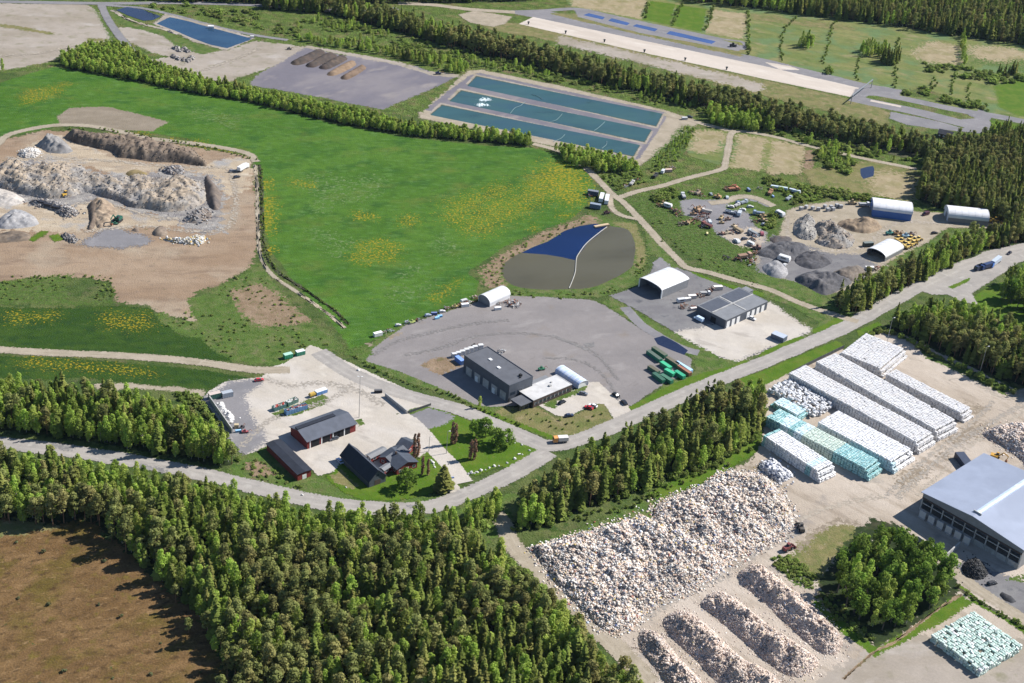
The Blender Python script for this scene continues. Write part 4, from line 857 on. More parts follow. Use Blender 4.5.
for ln in ([(70, 240), (65, 160), (85, 110), (130, 70)], [(230, 250), (250, 180), (270, 110), (280, 80)], [(360, 315), (365, 270), (372, 225)], [(510, 345), (515, 290), (520, 240), (525, 150)], [(735, 370), (745, 310)], [(800, 400), (805, 330)], [(680, 330), (650, 360), (670, 310)], [(785, 260), (780, 200), (778, 150)]):
    w_ = densify([P(*q)[:2] for q in R4(ln)], 4.5, False)
    for q in w_: FOREST.append(('birch_tree' if ln[0][0] == 785 else 'shrub', random.randrange(4), q[0] + random.uniform(-1.5, 1.5), q[1], (random.uniform(.7, 1.1), random.uniform(.45, .7) if ln[0][0] == 785 else random.uniform(.6, 1.1)), random.random() * 6, 'fieldline'))
for ln in ([(640, 100), (655, 60), (672, 20)], [(525, 70), (540, 15)], [(935, 215), (935, 150), (935, 50)], [(770, 120), (785, 60), (800, 30)]):
    w_ = densify([P(*q)[:2] for q in R3(ln)], 4.5, False)
    for q in w_: FOREST.append(('shrub', random.randrange(4), q[0] + random.uniform(-1.5, 1.5), q[1], (random.uniform(.7, 1.4),) * 2, random.random() * 6, 'fieldline'))
for (cx, cy, rx, ry, k, s) in ((165, 185, 34, 12, 'birch_tree', .8), (430, 210, 60, 16, 'birch_tree', .75), (495, 240, 38, 18, 'spruce_tree', .8), (250, 285, 22, 8, 'shrub', 1.6), (955, 290, 40, 12, 'spruce_tree', .6), (900, 545, 30, 14, 'birch_tree', .9), (940, 555, 18, 20, 'spruce_tree', .95), (990, 575, 50, 20, 'spruce_tree', .95)):
    n = int(rx * ry / 26)
    for i in range(n):
        a, r = random.random() * 6.283, math.sqrt(random.random())
        q = P(*R4([(cx + r * rx * math.cos(a), cy + r * ry * math.sin(a))])[0])
        FOREST.append((k, random.randrange(4), q[0], q[1], (s * random.uniform(.8, 1.2),) * 2, random.random() * 6, 'fieldclump'))
# fringes of shrubs along woods, banks and ditches
def line(px, sp, kind, zone, s0, s1, jx=1.2, keep=.85):
    for q in densify([P(*a)[:2] for a in px], sp, False):
        if random.random() < keep:
            s = random.uniform(s0, s1)
            FOREST.append((kind, random.randrange(4), q[0] + random.uniform(-jx, jx), q[1] + random.uniform(-jx, jx), (s, s), random.random() * 6.283, zone))
line([(514, 530), (528, 530), (545, 526), (585, 508), (640, 491), (700, 470), (740, 453), (757, 436), (763, 410), (760, 398)], 1.7, 'shrub', 'woodfringe', .6, 1.4, 2.0)
line(A6([(300, 235), (400, 210), (520, 170), (640, 120), (760, 60), (880, 10)]), 1.6, 'shrub', 'woodfringe', .4, 1.0, 2.5)
line(A5([(440, 45), (520, 62), (590, 90), (640, 125), (720, 165), (840, 230), (930, 275), (975, 290)]), 1.5, 'shrub', 'woodfringe', .7, 1.6, 2.4)
line(A5([(400, 62), (450, 45), (500, 55)]), 2, 'shrub', 'woodfringe', .8, 1.5, 1.5)
line(R6([(24, 0), (26, 60), (28, 180), (38, 310), (85, 395), (165, 450), (245, 505), (315, 555), (366, 605)]), 2.2, 'shrub', 'ditchside', .3, .75, .8)
line([(60, 131), (90, 129), (120, 132), (160, 140), (215, 149), (254, 160)], 2.0, 'shrub', 'ditchside', .3, .8, 1.6)
line([(352, 356), (400, 381), (451, 396), (476, 408), (520, 426)], 2.2, 'shrub', 'ditchside', .3, .8, 1)
line(A7([(690, 345), (760, 395), (840, 442), (920, 490), (960, 512)]), 1.5, 'shrub', 'ditchside', .4, .9, .6)
brush(A7([(25, 240), (80, 230), (150, 270), (185, 320), (170, 350), (110, 330), (40, 270)]), 1.8, 'bank', .4, .9)
brush(A7([(170, 380), (240, 350), (300, 440), (400, 540), (380, 550), (250, 460)]), 2.4, 'bank', .4, 1)
brush([(212, 294), (256, 262), (272, 282), (300, 316), (335, 345), (300, 355), (240, 362), (200, 342), (165, 326)], 4.5, 'slope', .2, .6, cl=.5)
brush(QZ([(0, 620), (250, 600), (300, 690), (0, 720)]), 3.5, 'slope', .2, .55, cl=.46)
brush(QZ([(330, 615), (440, 610), (460, 690), (400, 720), (340, 670)]), 3.0, 'slope', .2, .55, cl=.40)
brush(R7([(440, 110), (520, 190), (660, 360), (830, 430), (1000, 470), (900, 390), (760, 320), (640, 240), (560, 160), (480, 110)]), 4.6, 'scraps', .2, .6, cl=.54)
brush(R7([(545, 130), (570, 95), (640, 75), (660, 100), (600, 125)]), 2.4, 'scraps', .8, 1.5)
brush(SZ([(840, 260), (870, 190), (890, 150), (905, 180), (890, 250)]), 2.2, 'scraps', .7, 1.5)
brush(R7([(350, 20), (520, 10), (530, 50), (420, 80)]), 3.2, 'scraps', .4, 1.0)
brush([(480, 274), (520, 246), (575, 222), (600, 216), (580, 227), (540, 243), (505, 262), (500, 285), (520, 292), (600, 292), (632, 280), (640, 255), (648, 265), (630, 290), (560, 300), (505, 296)], 3.0, 'pondside', .2, .6, cl=.42)
brush(A2([(245, 460), (330, 480), (430, 570), (520, 580), (600, 610), (420, 590), (250, 520)]), 3.0, 'bank', .25, .7, cl=.42)
brush(A1([(680, 205), (780, 215), (800, 260), (900, 400), (940, 460), (960, 510), (900, 440), (800, 290), (700, 240)]), 2.2, 'bank', .5, 1.3)
brush([(465, 515), (500, 500), (498, 520), (478, 532), (460, 528)], 2.0, 'woodfringe', .6, 1.8, mix={'shrub': .5, 'birch_tree': .5})
brush(A6([(0, 360), (60, 410), (200, 540), (330, 650), (300, 660), (150, 540), (0, 420)]), 2.0, 'woodfringe', .5, 1.4)
fill([(-60, 530), (60, 532), (130, 560), (200, 620), (230, 700), (200, 760), (-60, 760)], 12, {'dwarf_pine': 1}, 'bogtree', .3, .9, keep=.3)
fill([(175, 600), (212, 615), (225, 660), (240, 700), (220, 720), (195, 660)], 5, {'dwarf_pine': .5, 'pine_tree': .5}, 'bogtree', .35, .8, keep=.35)

GROUPS = {
 'bogwood': 'dense mixed wood beside the brown bog', 'birchwood': 'young wood between the gravel road and the paved road', 'middlewood': 'wood between the crossroads and the bale yard',
 'eastwood': 'wood behind the topmost bale stacks', 'roadside': 'strip of trees between the stockpile yard and the road', 'northeast': 'dark wood behind the two arched sheds', 'belt': 'long tree belt below the pale concrete strip',
 'farwood': 'far wood beyond the striped fields', 'topwood': 'far wood along the top road', 'hedge': 'hedgerow along the upper edge of the big green field', 'pondbirch': 'birches below the treatment basins', 'youngbirch': 'young trees behind the compost pad',
 'northbirch': 'birches right of the treatment basins', 'copse': 'copse beside the grey roofed hall', 'rightgrove': 'grove on the grass at the right edge', 'scrub': 'scrubland around the tree belt', 'fieldline': 'shrub lines between the striped fields', 'fieldclump': 'clumps in the striped fields',
 'woodfringe': 'fringe of the woods', 'ditchside': 'ditch sides', 'bank': 'grassy banks', 'slope': 'weedy slope below the quarry', 'scraps': 'grass around the scrapyard', 'pondside': 'banks of the divided pond', 'bogtree': 'brown bog'}
ADJ = {'spruce_tree': 'dark narrow spruce', 'pine_tree': 'dull green rounded pine', 'birch_tree': 'light green leafy birch', 'broadleaf_tree': 'wide crowned leafy tree', 'shrub': 'low green shrub', 'dwarf_pine': 'stunted greyish pine'}
WHERE = {'bogwood': 'in the dense wood beside the brown bog', 'birchwood': 'in the wood between gravel road and paved road', 'middlewood': 'in the wood between crossroads and bale yard', 'eastwood': 'in the wood behind the topmost bales', 'roadside': 'between the stockpile yard and the road', 'northeast': 'in the dark wood behind the arched sheds', 'belt': 'in the tree belt below the concrete strip',
 'farwood': 'in the far wood beyond the fields', 'topwood': 'in the far wood along the top road', 'hedge': 'in the hedgerow above the green field', 'pondbirch': 'below the treatment basins', 'youngbirch': 'behind the compost pad', 'northbirch': 'right of the treatment basins', 'copse': 'in the copse beside the grey roofed hall', 'rightgrove': 'on the grass at the right edge',
 'scrub': 'in the scrubland around the tree belt', 'fieldline': 'in a line between the striped fields', 'fieldclump': 'in a clump on the striped fields', 'woodfringe': 'along the fringe of a wood', 'ditchside': 'along a ditch', 'bank': 'on a grassy bank', 'slope': 'on the weedy slope below the quarry', 'scraps': 'on the grass around the scrapyard', 'pondside': 'on the bank of the divided pond', 'bogtree': 'standing on the brown bog'}

def project(x, y, z=0):
    """pixel position of a world point in the survey camera"""
    d = Vector((x, y, z - CAMH))
    v_ = -(d.y * math.sin(PITCH) + d.z * math.cos(PITCH)); w_ = d.y * math.cos(PITCH) - d.z * math.sin(PITCH)
    u_ = d.x / w_ * FPX; v_ = v_ / w_ * FPX
    c, s = math.cos(ROLL), math.sin(ROLL)
    return 512 + c * u_ + s * v_, 341.5 - s * u_ + c * v_

def scatter(name, pts, rot, scl, idx, sources, label, cat, group=None):
    """many copies of real things of the scene as ONE stuff object"""
    me = mesh_np(name, pts, attrs={'rot': ('FLOAT_VECTOR', np.asarray(rot, np.float32)), 'scl': ('FLOAT_VECTOR', np.asarray(scl, np.float32)), 'idx': ('INT', np.asarray(idx, np.int32))})
    ob = link(bpy.data.objects.new(name, me)); tag(ob, label, cat, group, 'stuff')
    ng = bpy.data.node_groups.new(name, 'GeometryNodeTree')
    ng.interface.new_socket('Geometry', in_out='INPUT', socket_type='NodeSocketGeometry'); ng.interface.new_socket('Geometry', in_out='OUTPUT', socket_type='NodeSocketGeometry')
    N = ng.nodes; Lk = ng.links.new
    gi, go = N.new('NodeGroupInput'), N.new('NodeGroupOutput')
    join = N.new('GeometryNodeJoinGeometry')
    for srcs in sources[::-1]:
        j2 = N.new('GeometryNodeJoinGeometry')
        for s in srcs:
            oi = N.new('GeometryNodeObjectInfo'); oi.transform_space = 'ORIGINAL'; oi.inputs['Object'].default_value = s
            Lk(oi.outputs['Geometry'], j2.inputs[0])
        gt = N.new('GeometryNodeGeometryToInstance'); Lk(j2.outputs[0], gt.inputs[0]); Lk(gt.outputs[0], join.inputs[0])
    def na(n, t):
        a = N.new('GeometryNodeInputNamedAttribute'); a.data_type = t; a.inputs['Name'].default_value = n; return a.outputs['Attribute']
    iop = N.new('GeometryNodeInstanceOnPoints'); iop.inputs['Pick Instance'].default_value = True
    er = N.new('FunctionNodeEulerToRotation'); Lk(na('rot', 'FLOAT_VECTOR'), er.inputs[0])
    Lk(gi.outputs[0], iop.inputs['Points']); Lk(join.outputs[0], iop.inputs['Instance']); Lk(na('idx', 'INT'), iop.inputs['Instance Index'])
    Lk(er.outputs[0], iop.inputs['Rotation']); Lk(na('scl', 'FLOAT_VECTOR'), iop.inputs['Scale']); Lk(iop.outputs[0], go.inputs[0])
    ob.modifiers.new('copies', 'NODES').node_group = ng
    return ob

by = {}
for t in FOREST: by.setdefault(t[0], []).append(t)
STUFFNAME = {'spruce_tree': 'spruce_woods', 'pine_tree': 'pine_woods', 'birch_tree': 'birch_woods', 'broadleaf_tree': 'leafy_woods', 'shrub': 'shrubbery', 'dwarf_pine': 'dwarf_pine_scrub'}
NT = {}
for kind, ts in by.items():
    hgt = {'spruce_tree': 15, 'pine_tree': 14, 'birch_tree': 12, 'broadleaf_tree': 11, 'shrub': 2, 'dwarf_pine': 2}[kind]
    def rank(t):
        u, v = project(t[2], t[3], hgt * t[4][1] * .8)
        d = math.sqrt(t[2] ** 2 + t[3] ** 2 + CAMH ** 2)
        return t[4][0] * t[4][1] / d ** 2 if 6 < u < 1018 and 6 < v < 677 else -1
    ts.sort(key=rank, reverse=True)
    NT[kind] = len(ts)
    src = {}
    lim = 250 if kind == 'broadleaf_tree' else 285
    rest = []
    for k, t in enumerate(ts):
        r_ = rank(t)
        if k < lim and r_ > 0:
            o = tree(kind, t[1], t[2], t[3], (t[4][0], t[4][0], t[4][1]), t[5], ADJ[kind] + ' ' + WHERE[t[6]], GROUPS[t[6]] + ', ' + CATS[kind])
            src.setdefault(t[1], o)
        else: rest.append(t)
    if rest:
        far = [t for t in rest]
        scatter(STUFFNAME[kind], [(t[2], t[3], .05) for t in far], [(0, 0, t[5]) for t in far], [(t[4][0], t[4][0], t[4][1]) for t in far], [t[1] for t in far],
                [list(src[i].children) for i in range(4)], 'remaining ' + {'spruce_tree': 'dark spruces', 'pine_tree': 'dull green pines', 'birch_tree': 'light green birches', 'broadleaf_tree': 'leafy trees', 'shrub': 'low shrubs', 'dwarf_pine': 'stunted pines'}[kind] + ' filling the woods and scrub', 'woods')
print('TREES', NT)
# ------------------------------------------------------------------ heaps, windrows and stockpiles
def heap(name, px, h, slope, mat_base, base_cols, label, cat, res=1.0, rough=.35, clutter=0, csize=(.4, 1.1), palette=None, group=None, nscale=6.0, top=None, ridge=0.0):
    poly = np.array([P(x, y)[:2] for x, y in px])
    poly = densify(poly, 2.5, True, True)
    c0 = poly.mean(0); poly = poly + (fbm(poly[:, 0] / 4, poly[:, 1] / 4, 3)[:, None] - .5) * 1.6 * (poly - c0) / (np.linalg.norm(poly - c0, axis=1)[:, None] + 1e-6)
    lo, hi = poly.min(0) - res * 2, poly.max(0) + res * 2
    nx, ny = int((hi[0] - lo[0]) / res) + 2, int((hi[1] - lo[1]) / res) + 2
    X, Y = np.meshgrid(lo[0] + np.arange(nx) * res, lo[1] + np.arange(ny) * res)
    p = np.column_stack([X.ravel(), Y.ravel()])
    ins = inside(poly, p); d = edge_dist(poly, p) * np.where(ins, 1, -1)
    def height(q, dd):
        t = np.clip(dd * slope / h, 0, None)
        z = h * (1 - np.exp(-t * 1.25)) / (1 - math.exp(-2.5))
        z = np.minimum(z, h * 1.05)
        if ridge: z = z * (1 - ridge) + ridge * h * np.clip(dd * slope / h, 0, 1) ** .95
        n = fbm(q[:, 0] / nscale + 11, q[:, 1] / nscale + 23, 4) - .5
        n2 = fbm(q[:, 0] / 1.7 + 3, q[:, 1] / 1.7 + 8, 3) - .5
        gul = np.abs(fbm(q[:, 0] / (nscale * .45) + 71, q[:, 1] / (nscale * .45) + 37, 3) - .5) * 2; z = z * (1 - rough * .9 * (1 - np.clip(gul * 3, 0, 1)) * .55)
        return z * (1 + n * 1.3 * rough * 2) + np.clip(dd, 0, 1.5) / 1.5 * (n2 * rough * 2.2)
    z = np.where(d > 0, height(p, d), -.25)
    ok = d > -res * 1.5
    idx = -np.ones(len(p), int); idx[ok] = np.arange(ok.sum())
    V = np.column_stack([p[ok], z[ok] + .08])
    ii = np.arange(nx * ny).reshape(ny, nx)
    q = np.stack([ii[:-1, :-1], ii[:-1, 1:], ii[1:, 1:], ii[1:, :-1]], -1).reshape(-1, 4)
    q = q[(idx[q] >= 0).all(1) & (d[q] > 0).any(1)]
    F = idx[q]
    # colours: patches of the heap's own materials
    cols = np.array(base_cols, float)
    n = np.clip((fbm(V[:, 0] / 5 + 40, V[:, 1] / 5 + 60, 4) - .5) * 2.6 + .5, 0, .999) * (len(cols) - 1)
    k = n.astype(int); f = (n - k)[:, None]; C = cols[k] * (1 - f) + cols[np.minimum(k + 1, len(cols) - 1)] * f
    if top is not None:
        tf = np.clip((V[:, 2] / h - .84 + (fbm(V[:, 0] / 6, V[:, 1] / 6, 3) - .5) * .9) * 4, 0, 1)[:, None]; C = C * (1 - tf) + np.array(top) * tf
    C = C * rng.uniform(.8, 1.2, (len(C), 1))
    Vs, Fs, Cs = [V], [F], [np.column_stack([C, np.ones(len(C))])]
    if clutter:
        m = 0; P2 = []
        while m < clutter:
            t = lo + rng.random((clutter * 2, 2)) * (hi - lo); t = t[inside(poly, t)]; P2.append(t); m += len(t)
        t = np.concatenate(P2)[:clutter]; dd = edge_dist(poly, t); zt = height(t, dd) + .08
        ns = int(clutter * .05); ang = rng.integers(0, len(poly), ns); outp = poly[ang] + (poly[ang] - c0) / np.linalg.norm(poly[ang] - c0, axis=1)[:, None] * np.abs(rng.normal(0, 1.8, ns))[:, None] + rng.normal(0, .8, (ns, 2))
        t[:ns] = outp; zt[:ns] = np.where(inside(poly, outp), height(outp, edge_dist(poly, outp)), .0) + .08
        s = rng.uniform(csize[0], csize[1], (clutter, 1, 1)) * rng.uniform(.45, 1.15, (clutter, 1, 3)) * np.array([1, 1, .45])
        cube = np.array([(x, y, zz) for zz in (-.5, .5) for y in (-.5, .5) for x in (-.5, .5)])
        loc = cube[None] * s * (1 + rng.normal(size=(clutter, 8, 3)) * .12)
        yaw = rng.random(clutter) * 6.283; tx, ty = rng.normal(0, .34, clutter), rng.normal(0, .34, clutter)
        qn = np.stack([np.cos(yaw / 2), tx * .5, ty * .5, np.sin(yaw / 2)], 1); qn /= np.linalg.norm(qn, axis=1)[:, None]; a, b, c, e = qn.T
        R = np.stack([1 - 2 * (c * c + e * e), 2 * (b * c - a * e), 2 * (b * e + a * c), 2 * (b * c + a * e), 1 - 2 * (b * b + e * e), 2 * (c * e - a * b), 2 * (b * e - a * c), 2 * (c * e + a * b), 1 - 2 * (b * b + c * c)], 1).reshape(-1, 3, 3)
        loc = np.einsum('nij,nkj->nki', R, loc) + np.column_stack([t, zt + .05])[:, None]
        base = len(V)
        Vs.append(loc.reshape(-1, 3))
        f6 = np.array([(0, 2, 3, 1), (4, 5, 7, 6), (0, 1, 5, 4), (2, 6, 7, 3), (0, 4, 6, 2), (1, 3, 7, 5)])
        Fs.append((f6[None] + (np.arange(clutter) * 8)[:, None, None] + base).reshape(-1, 4))
        pal = np.array([x[:3] for x in palette]); w = np.array([x[3] for x in palette]); w = w / w.sum()
        pc = pal[rng.choice(len(pal), clutter, p=w)] * rng.uniform(.85, 1.25, (clutter, 1)) * (.72 + .56 * fbm(t[:, 0] / 11 + 5, t[:, 1] / 11 + 2, 3))[:, None]
        Cs.append(np.column_stack([np.repeat(np.clip(pc, 0, .9), 8, 0), np.ones(clutter * 8)]))
    me = mesh_np(name, np.concatenate(Vs), np.concatenate(Fs), None, [mat_base], attrs={'col': ('FLOAT_COLOR', np.concatenate(Cs).astype(np.float32))})
    return tag(link(bpy.data.objects.new(name, me)), label, cat, group)
M['heap'] = colattr('loose_material', .9)
WASTE = [(.68, .62, .56, 8), (.60, .53, .47, 6), (.50, .41, .34, 5), (.64, .51, .40, 7), (.52, .36, .27, 3.0), (.07, .075, .10, 3.0), (.16, .16, .19, 2.2), (.16, .20, .38, .45), (.5, .38, .12, .5), (.32, .10, .08, .5), (.76, .73, .68, 7), (.36, .40, .48, 1)]
SHRED = [(.60, .48, .40, 6), (.68, .58, .50, 6), (.50, .39, .315, 3.5), (.72, .65, .60, 4), (.15, .13, .14, 1.6), (.33, .235, .185, 2), (.25, .30, .42, .15), (.5, .42, .22, .2)]
heap('waste_heap', [(534, 549), (545, 545), (600, 529), (643, 517), (653, 521), (657, 505), (700, 487), (724, 473), (760, 476), (778, 492), (793, 522), (775, 541), (742, 556), (705, 580), (690, 591), (660, 602), (632, 626), (606, 631), (575, 603), (550, 575)], 3.7, .7, M['heap'], [(.55, .49, .43), (.42, .37, .33), (.62, .54, .46), (.24, .22, .21)],
     'huge white and multicoloured heap of loose waste beside the wood', 'heap', .9, .55, 42000, (.22, 1.1), WASTE, nscale=8)
WL = ['shredded waste windrow nearest the green copse', 'long shredded waste windrow, second from the green copse', 'pinkish shredded windrow, third from the green copse', 'shredded windrow along the gravel road by the forest']
for k, q in enumerate((WZ([(470, 175), (500, 135), (545, 118), (620, 155), (780, 285), (940, 430), (965, 500), (930, 550), (870, 545), (780, 475), (640, 345), (540, 255), (478, 212)]),
          WZ([(290, 310), (325, 262), (370, 250), (440, 275), (600, 400), (780, 520), (850, 575), (830, 630), (720, 655), (600, 580), (450, 445), (340, 355)]),
          WZ([(110, 400), (140, 360), (185, 338), (240, 352), (330, 420), (480, 560), (640, 650), (720, 760), (640, 800), (420, 720), (250, 560), (150, 465)]),
          WZ([(-10, 470), (20, 432), (90, 450), (180, 560), (300, 690), (380, 800), (260, 840), (60, 600), (0, 520)]))):
    heap('waste_windrow', q, 4.7, .76, M['heap'], [(.58, .465, .385), (.66, .55, .47), (.48, .37, .30), (.70, .61, .55)], WL[k], 'windrow', .7, .5, 8500, (.18, .68), SHRED, 'windrows of shredded waste', nscale=4, ridge=.85)
heap('waste_heap', A5([(862, 452), (900, 425), (960, 412), (1021, 415), (1110, 440), (1120, 620), (1080, 640), (1021, 560), (940, 500)]), 5, .9, M['heap'], [(.42, .38, .36), (.50, .45, .42), (.34, .30, .28)], 'pale shredded waste heap above the grey roofed hall', 'heap', .9, .35, 5500, (.4, 1.1), [(a, b, c, w) for a, b, c, w in SHRED] + [(.6, .59, .6, 4)], nscale=5)
# quarry
G_ = [(.20, .195, .20), (.28, .27, .27), (.35, .32, .30), (.24, .23, .24)]
B_ = [(.085, .068, .055), (.15, .115, .085), (.22, .17, .125), (.11, .09, .075)]
SN = [(.30, .225, .155), (.36, .28, .20), (.26, .195, .14)]
RUB = [(.26, .25, .25, 5), (.34, .32, .30, 4), (.19, .18, .18, 4), (.30, .24, .19, 3), (.46, .45, .43, .6), (.07, .07, .08, 2)]
heap('soil_bank', QZ([(255, 68), (300, 56), (380, 66), (450, 74), (540, 80), (620, 95), (740, 122), (790, 150), (815, 182), (760, 178), (690, 168), (600, 165), (520, 152), (470, 148), (440, 125), (380, 112), (300, 90)]), 5.5, 1.6, M['heap'], B_, 'long dark brown soil bank at the top of the quarry', 'bank', .9, .4, 700, (.3, .9), [(.10, .08, .06, 3), (.2, .15, .11, 2)], nscale=7, top=(.21, .16, .12))
heap('rubble_bank', QZ([(0, 185), (50, 165), (100, 178), (190, 190), (270, 196), (320, 190), (360, 215), (420, 235), (500, 240), (560, 235), (640, 240), (720, 235), (800, 262), (810, 300), (790, 335), (720, 358), (640, 362), (580, 350), (520, 345), (470, 322), (400, 302), (330, 285), (290, 300), (200, 312), (120, 300), (60, 285), (0, 265), (-60, 240)]), 5.5, 1.5, M['heap'], [(.26, .245, .235), (.36, .335, .305), (.18, .17, .16), (.42, .36, .29), (.27, .255, .24), (.38, .31, .235), (.13, .12, .115), (.34, .30, .26)], 'wide grey rubble bank through the middle of the quarry', 'bank', .9, .5, 2600, (.25, .85), RUB, nscale=9, top=(.35, .285, .215))
heap('gravel_pile', QZ([(148, 98), (180, 72), (210, 62), (250, 82), (285, 125), (240, 132), (190, 128)]), 6, .9, M['heap'], [(.20, .195, .195), (.28, .27, .26)], 'grey gravel pile in the top left of the quarry', 'pile', .8, .6)
heap('plaster_pile', QZ([(75, 132), (95, 118), (130, 114), (160, 126), (140, 148), (90, 150)]), 2.5, .7, M['heap'], [(.52, .50, .47), (.42, .38, .34)], 'white plaster pile beside the grey gravel pile', 'pile', 1.0, .3, 300, (.5, 1.3), [(.6, .58, .55, 3), (.4, .36, .32, 1)])
heap('gravel_pile', QZ([(-60, 270), (0, 272), (50, 285), (95, 318), (60, 335), (-60, 340)]), 4, .5, M['heap'], [(.50, .46, .42), (.42, .38, .34)], 'pale gravel pile at the left edge of the quarry', 'pile', .8, .6)
heap('gravel_pile', QZ([(-10, 400), (20, 372), (60, 355), (100, 362), (140, 388), (150, 412), (90, 425), (0, 428)]), 4.5, .7, M['heap'], [(.27, .27, .28), (.36, .35, .35)], 'blue grey gravel pile at the lower left of the quarry', 'pile', .8, .6)
heap('soil_bank', QZ([(808, 232), (818, 218), (835, 245), (862, 275), (868, 320), (858, 355), (830, 345), (812, 300)]), 4.5, 1.3, M['heap'], [(.12, .10, .09), (.17, .135, .11)], 'narrow dark bank on the right of the quarry', 'bank', 1.0, .3)
heap('soil_pile', QZ([(722, 398), (760, 365), (800, 345), (830, 360), (828, 395), (790, 408)]), 4, .9, M['heap'], [(.10, .08, .07), (.22, .18, .15), (.3, .29, .29)], 'dark soil pile with stones below the narrow dark bank', 'pile', 1.0, .35, 120, (.5, 1.5), RUB)
heap('soil_pile', QZ([(600, 442), (620, 425), (645, 420), (660, 445), (640, 460), (610, 458)]), 3, .9, M['heap'], [(.16, .125, .1), (.24, .19, .145)], 'small brown soil pile right of the grey gravel apron', 'pile', .8, .3)
heap('soil_pile', QZ([(518, 436), (535, 424), (550, 432), (545, 444)]), 2, .9, M['heap'], [(.16, .125, .1), (.24, .19, .145)], 'tiny brown soil pile just above the grey gravel apron', 'pile', .7, .3)
heap('sand_mound', QZ([(350, 330), (380, 312), (420, 318), (450, 345), (455, 395), (420, 420), (385, 428), (372, 400), (350, 370)]), 4.5, .7, M['heap'], SN, 'sandy mound beside the dark excavator', 'mound', .8, .7)
heap('soil_bank', QZ([(345, 340), (368, 326), (392, 330), (388, 370), (370, 420), (355, 435), (345, 430), (355, 395)]), 3.6, 1.2, M['heap'], [(.11, .085, .065), (.19, .145, .11)], 'dark streak of soil on the left of the sandy mound', 'bank', .9, .35)
heap('rubble_pile', QZ([(120, 322), (200, 318), (290, 350), (310, 372), (260, 385), (200, 352), (140, 340)]), 2.6, .8, M['heap'], [(.24, .23, .22), (.4, .37, .33), (.13, .12, .12)], 'low rubble ridge with dark scrap left of the excavator', 'pile', .9, .5, 700, (.5, 1.6), RUB, nscale=4)
heap('soil_bank', QZ([(-40, 462), (40, 440), (110, 446), (120, 470), (60, 480), (-40, 482)]), 2.6, .7, M['heap'], B_, 'low brown bank on the left edge above the bare slope', 'bank', 1.0, .4)
heap('rubble_pile', QZ([(242, 452), (280, 452), (310, 475), (295, 486), (255, 474)]), 2.4, .9, M['heap'], [(.13, .12, .12), (.22, .2, .18)], 'dark rubble pile left of the grey gravel apron', 'pile', .9, .4, 120, (.5, 1.4), RUB)
heap('rubble_pile', QZ([(640, 468), (700, 470), (790, 456), (806, 470), (790, 490), (700, 486)]), 1.6, .8, M['heap'], [(.45, .40, .33), (.55, .52, .48)], 'white and yellow rubble strip on the right of the quarry', 'pile', .9, .4, 420, (.5, 1.4), [(.65, .64, .62, 5), (.55, .40, .14, 2), (.3, .26, .2, 2), (.3, .4, .5, .6)])
heap('rubble_pile', QZ([(645, 195), (680, 185), (720, 192), (715, 215), (660, 215)]), 2.6, .9, M['heap'], G_, 'grey blue rubble pile below the long soil bank', 'pile', .9, .4, 240, (.5, 1.6), RUB)
heap('soil_pile', QZ([(495, 210), (530, 196), (578, 210), (560, 226), (510, 222)]), 2.0, .6, M['heap'], [(.19, .145, .06), (.24, .185, .09)], 'ochre soil pile above the rubble bank', 'pile', .9, .3)
heap('soil_pile', QZ([(720, 262), (750, 252), (775, 268), (750, 285), (722, 280)]), 2.2, .7, M['heap'], [(.20, .15, .11), (.25, .19, .14)], 'round brown soil pile on the right of the rubble bank', 'pile', .9, .2)
# stockpile yard
heap('stone_stockpile', R8([(112, 225), (130, 195), (170, 182), (200, 200), (210, 245), (190, 275), (145, 272), (118, 255)]), 5, .8, M['heap'], [(.24, .23, .22), (.33, .31, .28)], 'grey stone stockpile at the left of the yard', 'stockpile', .9, .6, 260, (.3, .8), RUB)
heap('stone_stockpile', R8([(190, 225), (230, 205), (280, 215), (310, 240), (350, 262), (345, 300), (300, 312), (250, 305), (200, 285), (215, 260)]), 5, .8, M['heap'], [(.22, .175, .14), (.32, .27, .22), (.25, .24, .23)], 'brown and grey stone stockpile in the middle of the yard', 'stockpile', .9, .55, 380, (.3, .9), RUB, nscale=4)
heap('sand_stockpile', R8([(285, 215), (310, 198), (365, 194), (400, 192), (440, 205), (462, 225), (440, 242), (390, 250), (330, 238)]), 5, .8, M['heap'], [(.30, .225, .15), (.24, .18, .125)], 'tan sand stockpile before the blue arched shed', 'stockpile', .8, .5)
heap('asphalt_stockpile', R8([(-30, 330), (10, 300), (60, 282), (130, 285), (180, 310), (150, 340), (110, 360), (40, 352)]), 4.5, .6, M['heap'], [(.085, .085, .095), (.12, .115, .12)], 'dark grey asphalt stockpile on the left side of the yard', 'stockpile', .8, .5)
heap('asphalt_stockpile', R8([(115, 350), (160, 325), (220, 330), (268, 355), (240, 380), (190, 390), (140, 378)]), 4.5, .7, M['heap'], [(.075, .075, .085), (.105, .10, .105)], 'round dark asphalt stockpile in the middle of the dark ground', 'stockpile', .8, .5)
heap('asphalt_stockpile', R8([(118, 432), (160, 405), (215, 398), (280, 412), (345, 440), (300, 470), (235, 492), (175, 465)]), 5, .7, M['heap'], [(.085, .085, .095), (.13, .125, .13)], 'large dark asphalt stockpile nearest the road', 'stockpile', .8, .5)
heap('gravel_stockpile', R8([(-10, 385), (20, 362), (60, 365), (95, 395), (80, 425), (30, 420)]), 4.0, .7, M['heap'], [(.25, .25, .26), (.35, .34, .34)], 'pale grey gravel stockpile beside the white caravan', 'stockpile', .8, .5)
heap('soil_stockpile', R8([(268, 405), (310, 385), (370, 378), (400, 400), (370, 432), (330, 440), (290, 420)]), 4, .7, M['heap'], [(.20, .165, .135), (.15, .13, .115)], 'brown soil stockpile in front of the small arched shed', 'stockpile', .8, .5)
